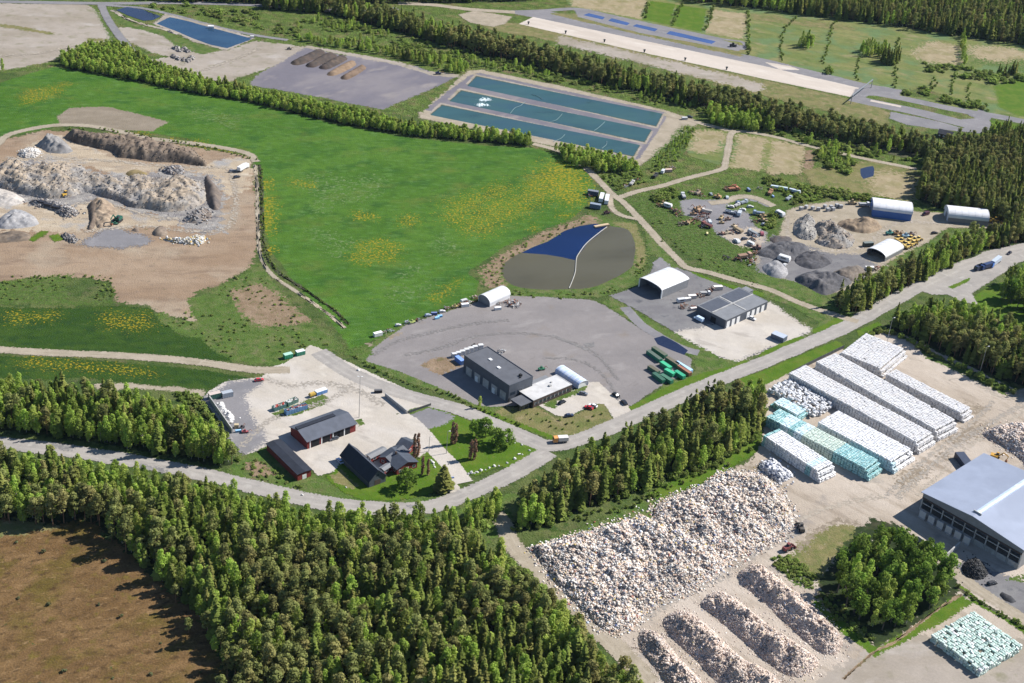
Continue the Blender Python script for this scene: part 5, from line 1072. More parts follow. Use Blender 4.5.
heap('soil_stockpile', R8([(20, 270), (60, 258), (110, 270), (90, 285), (40, 290)]), 2.2, .6, M['heap'], [(.13, .10, .085), (.09, .085, .09)], 'flat dark brown stockpile at the upper left of the yard', 'stockpile', .8, .5)
# compost rows
CL = ['dark compost windrow, leftmost of five', 'dark compost windrow, second from the left of five', 'dark compost windrow, middle one of five', 'light brown compost windrow, second from the right', 'brown compost windrow, rightmost of five']
for k, q in enumerate((R2([(140, 248), (165, 232), (250, 196), (275, 206), (265, 218), (180, 255)]), R2([(198, 258), (225, 240), (290, 208), (320, 218), (300, 232), (230, 266)]), R2([(250, 266), (280, 246), (335, 218), (362, 230), (345, 244), (280, 274)]), R2([(282, 292), (310, 272), (375, 240), (396, 250), (375, 268), (310, 298)]), R2([(335, 305), (360, 290), (415, 258), (436, 266), (415, 284), (360, 314)]))):
    c = [(.085, .062, .052), (.055, .045, .04), (.11, .08, .06)] if k in (0, 1, 2) else [(.20, .135, .085), (.25, .175, .115)] if k == 3 else [(.14, .095, .065), (.19, .13, .09)]
    heap('compost_windrow', q, 3.6, .8, M['heap'], c, CL[k], 'windrow', 1.2, .25, group='compost windrows on the grey pad')
# yards
heap('plaster_pile', A2([(145, 255), (165, 240), (180, 275), (212, 300), (205, 330), (185, 325), (160, 290)]), 2.2, .8, M['heap'], [(.66, .65, .64), (.55, .54, .52)], 'white plaster pile inside the concrete bunker wall', 'pile', .6, .4, 200, (.3, 1.0), [(.68, .67, .66, 3), (.5, .48, .45, 1)])
heap('tyre_heap', A7([(700, 280), (712, 255), (745, 245), (780, 262), (788, 305), (760, 322), (720, 312)]), 4, 1, M['heap'], [(.035, .035, .038), (.06, .06, .062)], 'black heap of shredded rubber beside the grey roofed hall', 'heap', .7, .35, 700, (.3, .8), [(.03, .03, .03, 3), (.07, .07, .07, 2)])
heap('rubber_windrow', A7([(832, 372), (842, 362), (875, 378), (893, 396), (880, 405), (850, 392)]), 1.6, 1, M['heap'], [(.04, .04, .045), (.07, .07, .075)], 'short black windrow beside the road to the grey hall', 'windrow', .6, .3)
heap('bale_rubble', A4([(466, 578), (482, 560), (512, 548), (545, 570), (596, 610), (580, 628), (548, 642), (510, 615)]), 2.8, 1.3, M['heap'], [(.5, .5, .52), (.62, .62, .63), (.25, .26, .3)], 'small heap of burst white bales beside the huge waste heap', 'heap', .7, .45, 700, (.5, 1.5), [(.66, .66, .67, 6), (.4, .42, .48, 2), (.15, .17, .24, 1.5)])
# broken stone along the south-east grass
# ------------------------------------------------------------------ stacked bales
M['bale_white'] = obj_random_paint('white_wrap', [(.66, .66, .67), (.58, .58, .60), (.70, .70, .70), (.62, .62, .62), (.68, .68, .69), (.52, .53, .56)], .3, .14)
M['bale_grey'] = obj_random_paint('pressed_white_plastic', [(.61, .60, .60), (.53, .52, .52), (.66, .65, .64), (.58, .55, .53), (.63, .63, .64), (.45, .44, .45)], .45, .22)
M['bale_teal'] = obj_random_paint('teal_wrap', [(.22, .44, .45), (.27, .49, .49), (.33, .53, .52), (.19, .39, .42)], .4, .2)
M['bale_aqua'] = obj_random_paint('pale_blue_wrap', [(.52, .66, .72), (.60, .72, .76), (.46, .64, .70), (.66, .74, .77)], .4, .2)
M['bale_green'] = obj_random_paint('pale_green_wrap', [(.46, .56, .48), (.52, .60, .52), (.42, .52, .46)], .4, .22)
M['bale_mint'] = obj_random_paint('mint_wrap', [(.40, .55, .48), (.50, .62, .55), (.34, .47, .42), (.56, .66, .60), (.66, .70, .67)], .4, .35)
M['strap'] = plain('dark_gap_strap', (.06, .07, .09), .7)
def bale_mesh(nm, L, W, H, mat, rnd=.10, seed=0):
    mb = MB(); r = rnd
    prof = []
    for cx, cy, a0 in ((W / 2 - r, r, -90), (W / 2 - r, H - r, 0), (-W / 2 + r, H - r, 90), (-W / 2 + r, r, 180)):
        for k in range(3):
            a = rad(a0 + 45 * k); prof.append((cx + r * math.cos(a), cy + r * math.sin(a)))
    e = .09
    ins = [(y * (1 - .12), .06 + z * (1 - .12)) for y, z in prof]
    n = len(prof); rings = [(-L / 2, ins), (-L / 2 + e, prof), (-L / 6, [(y * .98, z * .99 + .005) for y, z in prof]), (L / 6, prof), (L / 2 - e, prof), (L / 2, ins)]
    for x, pr in rings: mb.v += [(x + random.uniform(-.02, .02), y + random.uniform(-.02, .02), z + random.uniform(-.02, .02)) for y, z in pr]
    for k in range(len(rings) - 1):
        for i in range(n):
            j = (i + 1) % n; mb.f.append([k * n + i, (k + 1) * n + i, (k + 1) * n + j, k * n + j][::-1]); mb.m.append(0)
    mb.f.append(list(range(n))); mb.m.append(0); mb.f.append(list(range((len(rings) - 1) * n, len(rings) * n))[::-1]); mb.m.append(0)
    return mb.mesh(nm, mat)
BL, BW, BH = 1.55, 1.18, 1.12
BALES = {}     # kind -> list of (loc, rot, scale, label, group, key)
BM = {k: [bale_mesh(k, BL * .865, BW * .965, BH * .905, M[m], r) for i in range(2)] for k, m, r in (('white_bale', 'bale_white', .17), ('grey_white_bale', 'bale_grey', .12), ('teal_bale', 'bale_teal', .14), ('pale_blue_bale', 'bale_aqua', .14), ('pale_green_bale', 'bale_green', .14), ('mint_bale', 'bale_mint', .26))}
def stack(A, B, C, layers, kindf, where, zt=None, miss=.003, step=(1, 1), jit=.075, swap=False, tumble=0.0):
    """A->B long front edge (left to right), B->C depth, measured on the top of the stack"""
    z = layers * BH if zt is None else zt
    a, b, c = P(*A, z)[:2], P(*B, z)[:2], P(*C, z)[:2]
    u = (b - a) / np.linalg.norm(b - a); v = np.array([-u[1], u[0]]); L = float(np.linalg.norm(b - a)); W = abs(float((c - b) @ v))
    dl, dw = (BW, BL) if swap else (BL, BW)
    nx, ny = max(2, round(L / dl)), max(2, round(W / dw)); ang = math.atan2(u[1], u[0]) + (math.pi / 2 if swap else 0)
    for k in range(layers):
        inset = layers - 1 - k
        for i in range(-(inset // 2) * step[0], nx + (inset + 1) // 2 * step[1]):
            for j in range(ny):
                top = k == layers - 1
                shell = top or j == 0 or j == ny - 1 or i <= -(inset // 2) * step[0] or i >= nx + (inset + 1) // 2 * step[1] - 1
                if not shell: continue
                if random.random() < miss and (top or i >= nx - 1): continue
                q = a + u * (i + .5) * dl + v * (j + .5) * dw + rng.normal(0, jit, 2) - v * (random.uniform(0, .22) if j == 0 else 0) - v * (.05 * (layers - 1 - k) if j == 0 else 0)
                kd = kindf(i / nx, j / ny, k)
                rx = ry = 0.0; dz = random.uniform(-.05, .07)
                if tumble and random.random() < tumble:
                    rx, ry = random.uniform(-.5, .5), random.uniform(-.5, .5); dz += random.uniform(-.2, .35)
                face = 'on top of' if top else 'in the shaded front side of' if j == 0 else 'at the sunlit end of' if i >= nx - 1 else 'in'
                lab = {'white_bale': 'white wrapped bale', 'grey_white_bale': 'greyish white pressed bale', 'teal_bale': 'teal wrapped bale', 'pale_blue_bale': 'pale blue bale', 'pale_green_bale': 'pale green wrapped bale', 'mint_bale': 'mint green wrapped bale'}[kd]
                BALES.setdefault(kd, []).append(((q[0], q[1], .15 + k * BH + dz), (rx, ry, ang + random.uniform(-.03, .03) + tumble * random.uniform(-.6, .6)), random.uniform(.96, 1.04), '%s %s the %s' % (lab, face, where), 'bales of the ' + where + (', top' if top else ', sides')))
gw = lambda a, b, k: 'grey_white_bale'
ww = lambda a, b, k: 'white_bale'
A5p = lambda x, y: A5([(x, y)])[0]
A4p = lambda x, y: A4([(x, y)])[0]
A7p = lambda x, y: A7([(x, y)])[0]
stack(A5p(303, 127), A5p(452, 188), A5p(580, 125), 4, gw, 'broad topmost stack')
stack(A5p(480, 212), A5p(768, 362), A5p(806, 340), 4, gw, 'narrow right hand stack', step=(0, 1))
stack(A5p(205, 162), A5p(672, 428), A5p(752, 395), 5, gw, 'upper long stack', step=(0, 1))
stack(A5p(99, 207), A5p(598, 478), A5p(672, 446), 5, gw, 'lower long stack', step=(0, 1))
stack(A5p(212, 400), A5p(494, 552), A5p(586, 508), 5, lambda a, b, k: 'pale_blue_bale' if (a > .45 and k < 4 and b < .1) else 'white_bale', 'wide white middle stack', step=(0, 1), jit=.08)
def s6(a, b, k):
    if a < .10: return 'teal_bale'
    if a < .30: return 'teal_bale' if (.22 < a < .28 or (b < .25 and a < .14)) else 'pale_blue_bale'
    if a < .36: return 'pale_blue_bale'
    if a < .67: return 'pale_green_bale'
    return 'teal_bale'
stack(A5p(10, 378), A5p(398, 582), A5p(452, 552), 5, s6, 'striped teal and green stack', step=(0, 1))
def s7(a, b, k):
    if a < .04: return 'teal_bale'
    if .80 < a < .86: return 'pale_blue_bale' if k == 4 else 'teal_bale'
    return 'white_bale'
stack(A4p(484, 452), A4p(698, 592), A4p(752, 556), 5, s7, 'white stack near the waste heap', step=(0, 1))
stack(A4p(524, 322), A4p(615, 370), A4p(655, 352), 3, lambda a, b, k: 'pale_blue_bale' if k == 2 else 'teal_bale', 'small stack beside the tumbled bales', jit=.1)
stack(A4p(510, 262), A4p(690, 365), A4p(775, 335), 3, ww, 'row of tumbled white bales', miss=.22, jit=.45, tumble=.55, step=(0, 0))
stack(A7p(592, 512), A7p(768, 640), A7p(912, 548), 3, lambda a, b, k: 'white_bale' if random.random() < .06 else 'mint_bale', 'mint stack in the corner', miss=.06, jit=.16, step=(0, 0), tumble=.16)
for kd, lst in BALES.items():
    def rk(t):
        u, v = project(*t[0]); d2 = t[0][0] ** 2 + t[0][1] ** 2 + (CAMH - t[0][2]) ** 2
        vis = 1.0 if 'on top' in t[3] or 'front side' in t[3] or 'sunlit end' in t[3] else .3
        return vis / d2 if 4 < u < 1020 and 4 < v < 679 else 0
    lst.sort(key=rk, reverse=True)
    lim = 290
    src = []
    for i, t in enumerate(lst[:lim]):
        o = link(bpy.data.objects.new(kd, BM[kd][i % 2])); o.location = t[0]; o.rotation_euler = t[1]; o.scale = (t[2],) * 3
        tag(o, t[3], 'bale', t[4])
        if i < 2: src.append([o])
    rest = lst[lim:]
    if rest:
        scatter('stacked_' + kd + 's', [t[0] for t in rest], [t[1] for t in rest], [(t[2],) * 3 for t in rest], [i % 2 for i in range(len(rest))], src, 'remaining ' + kd.replace('_', ' ') + 's filling the stacks of the sandy yard', 'bales')
print('BALES', {k: len(v) for k, v in BALES.items()})
# ------------------------------------------------------------------ buildings
M['glass'] = plain('window_glass', (.03, .04, .055), .12, spec=.6)
M['white_paint'] = plain('white_paint', (.70, .70, .69), .5, var=.08)
M['membrane'] = plain('white_membrane', (.64, .64, .65), .45, var=.07, size=4, alt=(.55, .55, .57))
M['membrane_blue'] = plain('blue_membrane', (.045, .125, .36), .5, var=.1, size=3)
M['membrane_grey'] = plain('grey_membrane', (.20, .20, .21), .6, var=.12, size=3)
M['dark_panel'] = plain('dark_grey_panel', (.075, .085, .105), .55, var=.12, streak=('X', 1.2, .35))
M['roof_felt'] = plain('dark_roof_felt', (.095, .10, .115), .8, var=.14, size=4, streak=('X', 1.6, .25))
M['roof_grey'] = plain('grey_sheet_roof', (.19, .195, .205), .5, var=.12, size=4, streak=('Y', .9, .3))
M['roof_dark'] = plain('dark_sheet_roof', (.085, .095, .12), .55, var=.15, size=3, streak=('X', .8, .3))
M['roof_black'] = plain('black_felt_roof', (.020, .024, .035), .7, var=.2, size=3, streak=('X', 1.1, .2))
M['roof_tile'] = plain('dark_tile_roof', (.055, .065, .085), .6, var=.18, size=1.5, streak=('Y', .5, .35))
M['roof_white'] = plain('white_roof_felt', (.50, .495, .49), .7, var=.09, size=3, alt=(.42, .415, .41))
M['roof_blue'] = plain('blue_grey_sheet_roof', (.285, .318, .40), .45, metal=.1, var=.08, size=8, streak=('Y', 1.4, .25), alt=(.255, .285, .36))
M['red_wall'] = plain('red_timber_wall', (.20, .035, .03), .8, var=.15, size=1.5, streak=('X', .35, .3))
M['brick_dark'] = plain('dark_brown_brick', (.075, .055, .047), .85, var=.2, size=.6)
M['grey_wall'] = plain('grey_sheet_wall', (.22, .225, .235), .55, var=.1, streak=('X', .7, .3))
M['conc_wall'] = plain('grey_concrete', (.36, .355, .345), .85, var=.14, size=1.5, alt=(.28, .275, .265))
M['dark_open'] = plain('dark_opening', (.012, .013, .016), .9)  # near-black colour: shade inside open bays, also used on vents and doors
M['solar'] = plain('dark_roof_sheet', (.085, .09, .105), .35, var=.1, streak=('Y', .9, .4))
M['poly'] = plain('translucent_plastic', (.46, .55, .72), .3, var=.15, size=2, alt=(.62, .68, .78))

def frame(A, B, C, z):
    a, b, c = P(*A, z), P(*B, z), P(*C, z)
    u = (b - a)[:2]; L = float(np.linalg.norm(u)); u = u / L; v = np.array([-u[1], u[0]])
    W = float((c - b)[:2] @ v); ctr = (a[:2] + b[:2]) / 2 + v * W / 2
    return ctr, math.atan2(u[1], u[0]), L, abs(W)
def building(name, A, B, C, z, label, cat='building'):
    ctr, rz, L, W = frame(A, B, C, z)
    root = empty(name, (ctr[0], ctr[1], .12), rz); tag(root, label, cat)
    return root, L, W
def walls(root, L, W, h, mat, thick=.25, openback=False, gable=0.0, name='wall', z0=-.3):
    mb = MB(); x, y = L / 2, W / 2
    mb.box(-x, x, -y, -y + thick, z0, h); mb.box(-x, x, y - thick, y, z0, h)
    for s in (-1, 1):
        x0, x1 = (-x, -x + thick) if s < 0 else (x - thick, x)
        if gable: mb.extr_x([(-y + thick, z0), (y - thick, z0), (y - thick, h), (0, h + gable), (-y + thick, h)], x0, x1)
        else: mb.box(x0, x1, -y + thick, y - thick, z0, h)
    return mb.build(name, mat, root)
def panel(root, name, face, L, W, a0, a1, z0, z1, mat, out=.05, sub=None):
    """a flat piece on a wall: face 'f' front, 'b' back, 'l' left, 'r' right; a along the wall"""
    mb = MB(); x, y = L / 2, W / 2
    if face == 'f': mb.box(a0, a1, -y - out, -y - .004, z0, z1)
    if face == 'b': mb.box(a0, a1, y + .004, y + out, z0, z1)
    if face == 'r': mb.box(x + .004, x + out, a0, a1, z0, z1)
    if face == 'l': mb.box(-x - out, -x - .004, a0, a1, z0, z1)
    return mb.build(name, mat, root)
def gable_roof(root, L, W, h, rise, mat, over=.5, th=.22, name='roof'):
    y, x = W / 2 + over, L / 2 + over; k = rise / (W / 2); e = h - over * k
    mb = MB(); mb.extr_x([(-y, e + .02), (0, h + rise + .02), (0, h + rise + .02 + th), (-y, e + .02 + th)], -x, x)
    mb.extr_x([(0, h + rise + .02), (y, e + .02), (y, e + .02 + th), (0, h + rise + .02 + th)], -x, x)
    return mb.build(name, mat, root)
def flat_roof(root, L, W, h, mat, parapet=.4, name='roof', rim=None):
    mb = MB(); x, y = L / 2 + .08, W / 2 + .08
    mb.box(-x + .3, x - .3, -y + .3, y - .3, h - .1, h + .12)
    r = mb.build(name, mat, root)
    p = MB(); t = .3; h0 = h + .003
    p.box(-x, x, -y, -y + t, h0, h + parapet); p.box(-x, x, y - t, y, h0, h + parapet); p.box(-x, -x + t, -y + t, y - t, h0, h + parapet); p.box(x - t, x, -y + t, y - t, h0, h + parapet)
    p.build('parapet', rim or mat, r)
    return r
def arch_profile(W, h0, h1, n=14, p=1.0):
    return [(W / 2 * math.cos(math.pi * i / n), h0 + (h1 - h0) * math.sin(math.pi * i / n) ** p) for i in range(n + 1)]
def arch_hall(root, L, W, hw, ht, wallm, roofm, endm, open_end=None, p=.85, th=.18):
    """arched cover along local x: side walls up to hw, curved roof to ht"""
    y = W / 2
    MB().box(-L / 2, L / 2, -y, -y + .2, -.3, hw).build('wall', wallm, root); MB().box(-L / 2, L / 2, y - .2, y, -.3, hw).build('wall', wallm, root)
    outer = arch_profile(W + .3, hw + .01, ht, 16, p); inner = arch_profile(W + .3 - 2 * th, hw + .01, ht - th, 16, p)
    mb = MB()
    for i in range(16):
        mb.extr_x([inner[i], outer[i], outer[i + 1], inner[i + 1]], -L / 2 - .3, L / 2 + .3)
    r = mb.build('roof', roofm, root)
    rb = MB(); n = max(3, int(L / 4))
    for k in range(n + 1):
        x = -L / 2 + L * k / n
        for i in range(16):
            o1 = [(a * 1.004, b + .05) for a, b in (outer[i], outer[i + 1])]
            rb.extr_x([outer[i], o1[0], o1[1], outer[i + 1]], x - .06, x + .06)
    rb.build('rib', roofm, r)
    ic = arch_profile(W - .4, hw + .0, ht - th - .02, 16, p)
    for s, key in ((-1, 'l'), (1, 'r')):
        x0, x1 = (-L / 2 + .3, -L / 2 + .45) if s < 0 else (L / 2 - .45, L / 2 - .3)
        if open_end == key: x0, x1 = (x0 + 6, x1 + 6) if s < 0 else (x0 - 6, x1 - 6)
        m2 = MB(); m2.extr_x([(-W / 2 + .2, -.3), (W / 2 - .2, -.3)] + ic, x0, x1)
        m2.build('gable_wall', endm, root)
        if open_end != key:
            g2 = MB(); xo = (x0 - .06, x0 - .004) if s < 0 else (x1 + .004, x1 + .06)
            g2.box(xo[0], xo[1], -2.2, 2.2, .1, 4 if ht > 6 else 3); g2.build('door', M['membrane_grey'], root)

# --- tall dark hall with its office
r, L, W = building('industrial_hall', (464.2, 355.1), (509.5, 385.7), (534.5, 377.3), 9.6, 'tall dark grey flat roofed hall beside the white roofed office')
walls(r, L, W, 9.2, M['dark_panel']); rf = flat_roof(r, L, W, 9.2, M['roof_felt'], .4, rim=M['dark_panel'])
for x, y in ((-6.5, 0.5), (1.5, -1.0)): MB().box(x - .9, x + .9, y - .7, y + .7, 9.33, 9.75).build('skylight', M['white_paint'], rf)
MB().box(12.2, 13.6, 2.2, 3.4, 9.33, 10.3).box(13.8, 14.4, 1.2, 2.0, 9.33, 10).build('roof_vent', M['dark_open'], rf)
for k in range(5):
    d = panel(r, 'door', 'f', L, W, -14.6 + k * 6.3, -10.4 + k * 6.3, -.1, 4.3, M['conc_wall'])
    if k in (1, 3): MB().box(-13.5 + k * 6.3, -11.7 + k * 6.3, -W / 2 - .5, -W / 2 - .06, 0, 2.6).build('door_canopy', M['white_paint'], d)
for k in range(3): panel(r, 'window', 'r', L, W, -6.5 + k * 4.4, -3.4 + k * 4.4, 3.6, 5.2, M['glass'])
panel(r, 'door', 'r', L, W, -7.6, -6.6, -.1, 2.3, M['dark_open'])
r, L, W = building('office_building', (533.5, 400.3), (572, 384.1), (559.5, 373.2), 4.4, 'low office with white flat roof beside the dark hall')
walls(r, L, W, 4.0, M['brick_dark']); rf = flat_roof(r, L, W, 4.0, M['roof_white'], .25)
for k in range(9): 
    w_ = panel(r, 'window', 'f', L, W, -L / 2 + 1.2 + k * (L - 2) / 9, -L / 2 + 2.9 + k * (L - 2) / 9, 1.2, 2.6, M['glass'])
    panel(w_, 'frame', 'f', L, W, -L / 2 + 1.05 + k * (L - 2) / 9, -L / 2 + 1.19 + k * (L - 2) / 9, 1.1, 2.7, M['white_paint'])
for k in range(3): panel(r, 'window', 'r', L, W, -4 + k * 3, -2.4 + k * 3, 1.2, 2.6, M['glass'])
MB().box(2, 3.2, -1, .2, 4.15, 4.8).box(5, 5.8, 1.2, 2, 4.15, 4.6).build('roof_vent', M['conc_wall'], rf)
MB().box(-L / 2 + 2, L / 2 - 4, W / 2 + .02, W / 2 + 3.6, 3.2, 3.5).build('rear_roof', M['roof_grey'], r)
MB().box(-L / 2 + 2.2, L / 2 - 4.2, W / 2 + .02, W / 2 + 3.3, -.3, 3.19).build('rear_wall', M['grey_wall'], r)
m = MB(); m.box(-L / 2 - 7.5, -L / 2 - .05, -W / 2 + .4, W / 2 - 3, 3.3, 3.6); e = m.build('entrance_canopy', M['roof_felt'], r)
MB().box(-L / 2 - 7.2, -L / 2 - .06, -W / 2 + 1.6, -W / 2 + 1.75, -.3, 3.28).build('glass_front', M['glass'], e)
for k in range(4): MB().cyl((-L / 2 - 7.1 + k * 2.3, -W / 2 + .7, -.3), .1, 'z', 3.6, 8).build('post', M['dark_panel'], e)
# --- plastic tunnel beside the office
r, L, W = building('plastic_tunnel', (555.2, 369.6), (578.6, 385.0), (585.8, 379.4), 2.4, 'pale blue plastic covered tunnel behind the white roofed office', 'tunnel')
y = W / 2; prof = arch_profile(W, 1.6, 3.4, 10)
m = MB()
for i in range(10): m.extr_x([(prof[i][0] * .96, prof[i][1] - .12), prof[i], prof[i + 1], (prof[i + 1][0] * .96, prof[i + 1][1] - .12)], -L / 2, L / 2)
c = m.build('cover', M['poly'], r)
m = MB()
for k in range(9):
    x = -L / 2 + L * k / 8
    for i in range(10): m.extr_x([prof[i], (prof[i][0] * 1.02, prof[i][1] + .08), (prof[i + 1][0] * 1.02, prof[i + 1][1] + .08), prof[i + 1]], x - .12, x + .12)
m.build('hoop', M['white_paint'], c)
m = MB(); m.box(-L / 2, L / 2, -y, -y + .12, -.3, 1.6); m.box(-L / 2, L / 2, y - .12, y, -.3, 1.6); m.build('side_panel', M['poly'], r)
m = MB(); m.extr_x([(-y + .15, -.3), (y - .15, -.3)] + arch_profile(W - .4, 1.6, 3.2, 10), L / 2 - .4, L / 2 - .3); m.extr_x([(-y + .15, -.3), (y - .15, -.3)] + arch_profile(W - .4, 1.6, 3.2, 10), -L / 2 + .3, -L / 2 + .4); m.build('end_panel', M['white_paint'], r)
# --- red hall with grey gable roof
r, L, W = building('red_hall', (307.3, 441.2), (355.7, 423.4), (341.5, 408.6), 4.4, 'red hall with grey gable roof in the gravel yard')
walls(r, L, W, 4.2, M['red_wall'], gable=2.0); rf = gable_roof(r, L, W, 4.2, 2.0, M['roof_dark'], .6)
MB().box(-L / 2 - .4, L / 2 - 6, .4, 2.6, 6.2, 6.75).build('ridge_vent', M['roof_black'], rf)
for a0, a1 in ((-L / 2 + 2.0, -L / 2 + 6.4), (-L / 2 + 7.6, -L / 2 + 12), (-L / 2 + 12.6, -L / 2 + 17), (L / 2 - 9.6, L / 2 - 3)): panel(r, 'door', 'f', L, W, a0, a1, -.1, 3.5, M['dark_open'])  # flat dark panels paint the shade of the open bays
for k in range(4): panel(r, 'post', 'f', L, W, -L / 2 + 1.2 + k * 6, -L / 2 + 1.7 + k * 6, -.2, 4.0, M['white_paint'], .12)
panel(r, 'door', 'r', L, W, -1.6, 1.6, -.1, 3.2, M['conc_wall'])
# --- long red shed with black roof
r, L, W = building('storage_shed', (266.6, 443.6), (297.6, 474.2), (309.4, 467.8), 3.6, 'long narrow red shed with flat black roof')
walls(r, L, W, 3.3, M['red_wall'], gable=.35); gable_roof(r, L, W, 3.3, .35, M['roof_black'], .4)
for k in range(5): panel(r, 'door', 'b', L, W, -L / 2 + 1 + k * (L - 1) / 5, -L / 2 + 4 + k * (L - 1) / 5, -.1, 2.6, M['dark_open'])
panel(r, 'door', 'r', L, W, -1, 1, -.1, 2.2, M['white_paint'])
# --- steep black roofed barn
r, L, W = building('steep_roofed_barn', (341, 455.2), (369.3, 481.4), (385, 474.6), 3.4, 'dark barn with steep black gable roof beside the house')
walls(r, L, W, 3.4, M['dark_panel'], gable=4.2); rf = gable_roof(r, L, W, 3.4, 4.2, M['roof_black'], .5)
MB().box(-L / 2 - .45, L / 2 + .45, -.18, .18, 7.72, 7.95).build('ridge_cap', M['roof_dark'], rf)
panel(r, 'door', 'r', L, W, -1.5, 1.5, -.1, 2.6, M['brick_dark']); panel(r, 'window', 'r', L, W, -.6, .6, 4.4, 5.4, M['glass'])
for k in range(4): panel(r, 'door', 'b', L, W, -L / 2 + 2 + k * 4.5, -L / 2 + 4.4 + k * 4.5, -.1, 2.4, M['white_paint'])
# --- the red house: several wings
D5p = lambda x, y: D5([(x, y)])[0]
def wing(parent, A, B, C, z, h, rise, ridge_x=True, roofm='roof_tile', wallm='red_wall', nm=('wall', 'roof'), win=3):
    ctr, rz, L, W = frame(A, B, C, z)
    o = empty('wing', (0, 0, 0)); o.parent = parent
    inv = Matrix.Translation(parent.location) @ Matrix.Rotation(parent.rotation_euler.z, 4, 'Z')
    o.matrix_local = inv.inverted() @ Matrix.Translation((ctr[0], ctr[1], .12)) @ Matrix.Rotation(rz + (0 if ridge_x else math.pi / 2), 4, 'Z')
    if not ridge_x: L, W = W, L
    walls(o, L, W, h, M[wallm], gable=rise); gable_roof(o, L, W, h, rise, M[roofm], .5)
    for f in ('f', 'b', 'l', 'r'):
        ln = L if f in 'fb' else W
        for k in range(win):
            c = -ln / 2 + ln * (k + .5) / win
            panel(o, 'window', f, L, W, c - .75, c + .75, .9, 2.2, M['white_paint'], .05); panel(o, 'pane', f, L, W, c - .58, c + .58, 1.05, 2.05, M['glass'], .08)
    return o, L, W
house = empty('red_house', (*frame(D5p(455, 300), D5p(602, 258), D5p(500, 165), 3)[0], .12), frame(D5p(455, 300), D5p(602, 258), D5p(500, 165), 3)[1])
tag(house, 'red house with several dark tiled wings beside the round green tree', 'house')
wing(house, D5p(478, 308), D5p(604, 262), D5p(500, 178), 3, 3.1, 1.9, False)
wing(house, D5p(372, 232), D5p(446, 268), D5p(530, 190), 3, 3.0, 1.6, False, win=2)
wing(house, D5p(480, 152), D5p(545, 182), D5p(580, 132), 3, 3.0, 1.5, True, win=2)
wing(house, D5p(288, 218), D5p(316, 236), D5p(398, 178), 2.8, 2.7, .5, False, roofm='roof_grey', win=2)
wing(house, D5p(372, 298), D5p(398, 312), D5p(470, 268), 2.8, 2.7, .4, False, roofm='roof_grey', win=2)
MB().box(-1.5, -.7, -.5, .3, 3.5, 6).build('chimney', M['brick_dark'], house)
# --- white arched hall in the middle, open at its dark front
D7p = lambda x, y: D7([(x, y)])[0]
A_, B_2, C_2 = D7p(62, 122), D7p(204, 196), D7p(378, 126)
ctr, rz, fl, dp = frame(A_, B_2, C_2, 5.0)
r = empty('arched_hall', (ctr[0], ctr[1], .12), rz + math.pi / 2); tag(r, 'hall with wide white arched roof and open dark front beside the divided pond', 'building')
arch_hall(r, dp, fl, 5.0, 6.9, M['grey_wall'], M['membrane'], M['dark_panel'], 'l', .9)
m = MB()
for s in (-1, 1): m.box(-dp / 2 - .1, -dp / 2 + .4, s * fl / 2 - .3, s * fl / 2 + .3, -.3, 5.0)
m.build('post', M['white_paint'], r)
# --- grey workshop with row of white doors
r, L, W = building('grey_workshop', (697.2, 305.3), (726.1, 320.2), (767.5, 300.9), 5.4, 'grey flat roofed workshop with a row of white doors')
walls(r, L, W, 5.0, M['dark_panel']); rf = flat_roof(r, L, W, 5.0, M['roof_grey'], .22)
for y0, y1 in ((-W / 2 + 1, -1.5), (1.2, W / 2 - 1.0)): MB().box(-L / 2 + .8, -.6, y0, y1, 5.13, 5.2).build('roof_panel', M['solar'], rf)
MB().box(-.35, .35, -W / 2 + .5, W / 2 - .5, 5.13, 5.45).box(-L / 2 + 1, L / 2 - 1, -.5, .4, 5.13, 5.3).build('roof_ridge', M['conc_wall'], rf)
for k in range(8): 
    if k != 3: panel(r, 'door', 'r', L, W, -W / 2 + 1.2 + k * (W - 2) / 8, -W / 2 + 3.7 + k * (W - 2) / 8, -.1, 3.9, M['white_paint'])
panel(r, 'door', 'f', L, W, 0, 3.5, -.1, 3.5, M['dark_open'])
m = MB(); m.box(-L / 2 + 1, -L / 2 + 6, W / 2 + .02, W / 2 + 5, -.3, 4.2); ex = m.build('annex', M['grey_wall'], r)
MB().box(-L / 2 + .8, -L / 2 + 6.2, W / 2 + .02, W / 2 + 5.2, 4.21, 4.45).build('annex_roof', M['roof_grey'], ex)
# --- arched tents
def tent(A, B, W, hw, ht, label, wallm, roofm, endm, open_end=None, name='arched_shed', p=.8):
    a, b = P(*A)[:2], P(*B)[:2]; u = b - a; L = float(np.linalg.norm(u)); u /= L; v = np.array([-u[1], u[0]]); c = (a + b) / 2 + v * W / 2
    r = empty(name, (c[0], c[1], .12), math.atan2(u[1], u[0])); tag(r, label, 'shed')
    arch_hall(r, L, W, hw, ht, wallm, roofm, endm, open_end, p)
    return r
tent((871.5, 216.6), (910.5, 221.5), 15, 4.6, 8.4, 'arched shed with bright blue walls and white roof', M['membrane_blue'], M['membrane'], M['membrane_blue'])
tent((947, 222.6), (987, 226.6), 13, 3.4, 8.0, 'white arched shed in front of the dark wood', M['membrane_grey'], M['membrane'], M['membrane'])
r = tent((884.5, 262.0), (902.5, 252.4), 12.5, 2.6, 5.5, 'small white arched shed with open dark end beside yellow machines', M['grey_wall'], M['membrane'], M['dark_open'], 'l', p=.9)  # set-back end wall coloured near-black as the shade inside the opening
r = tent((489.8, 307.2), (509.8, 298.2), 8.5, 1.8, 5.2, 'white plastic tunnel shed at the corner of the green field', M['membrane'], M['membrane'], M['membrane_grey'], p=.9)
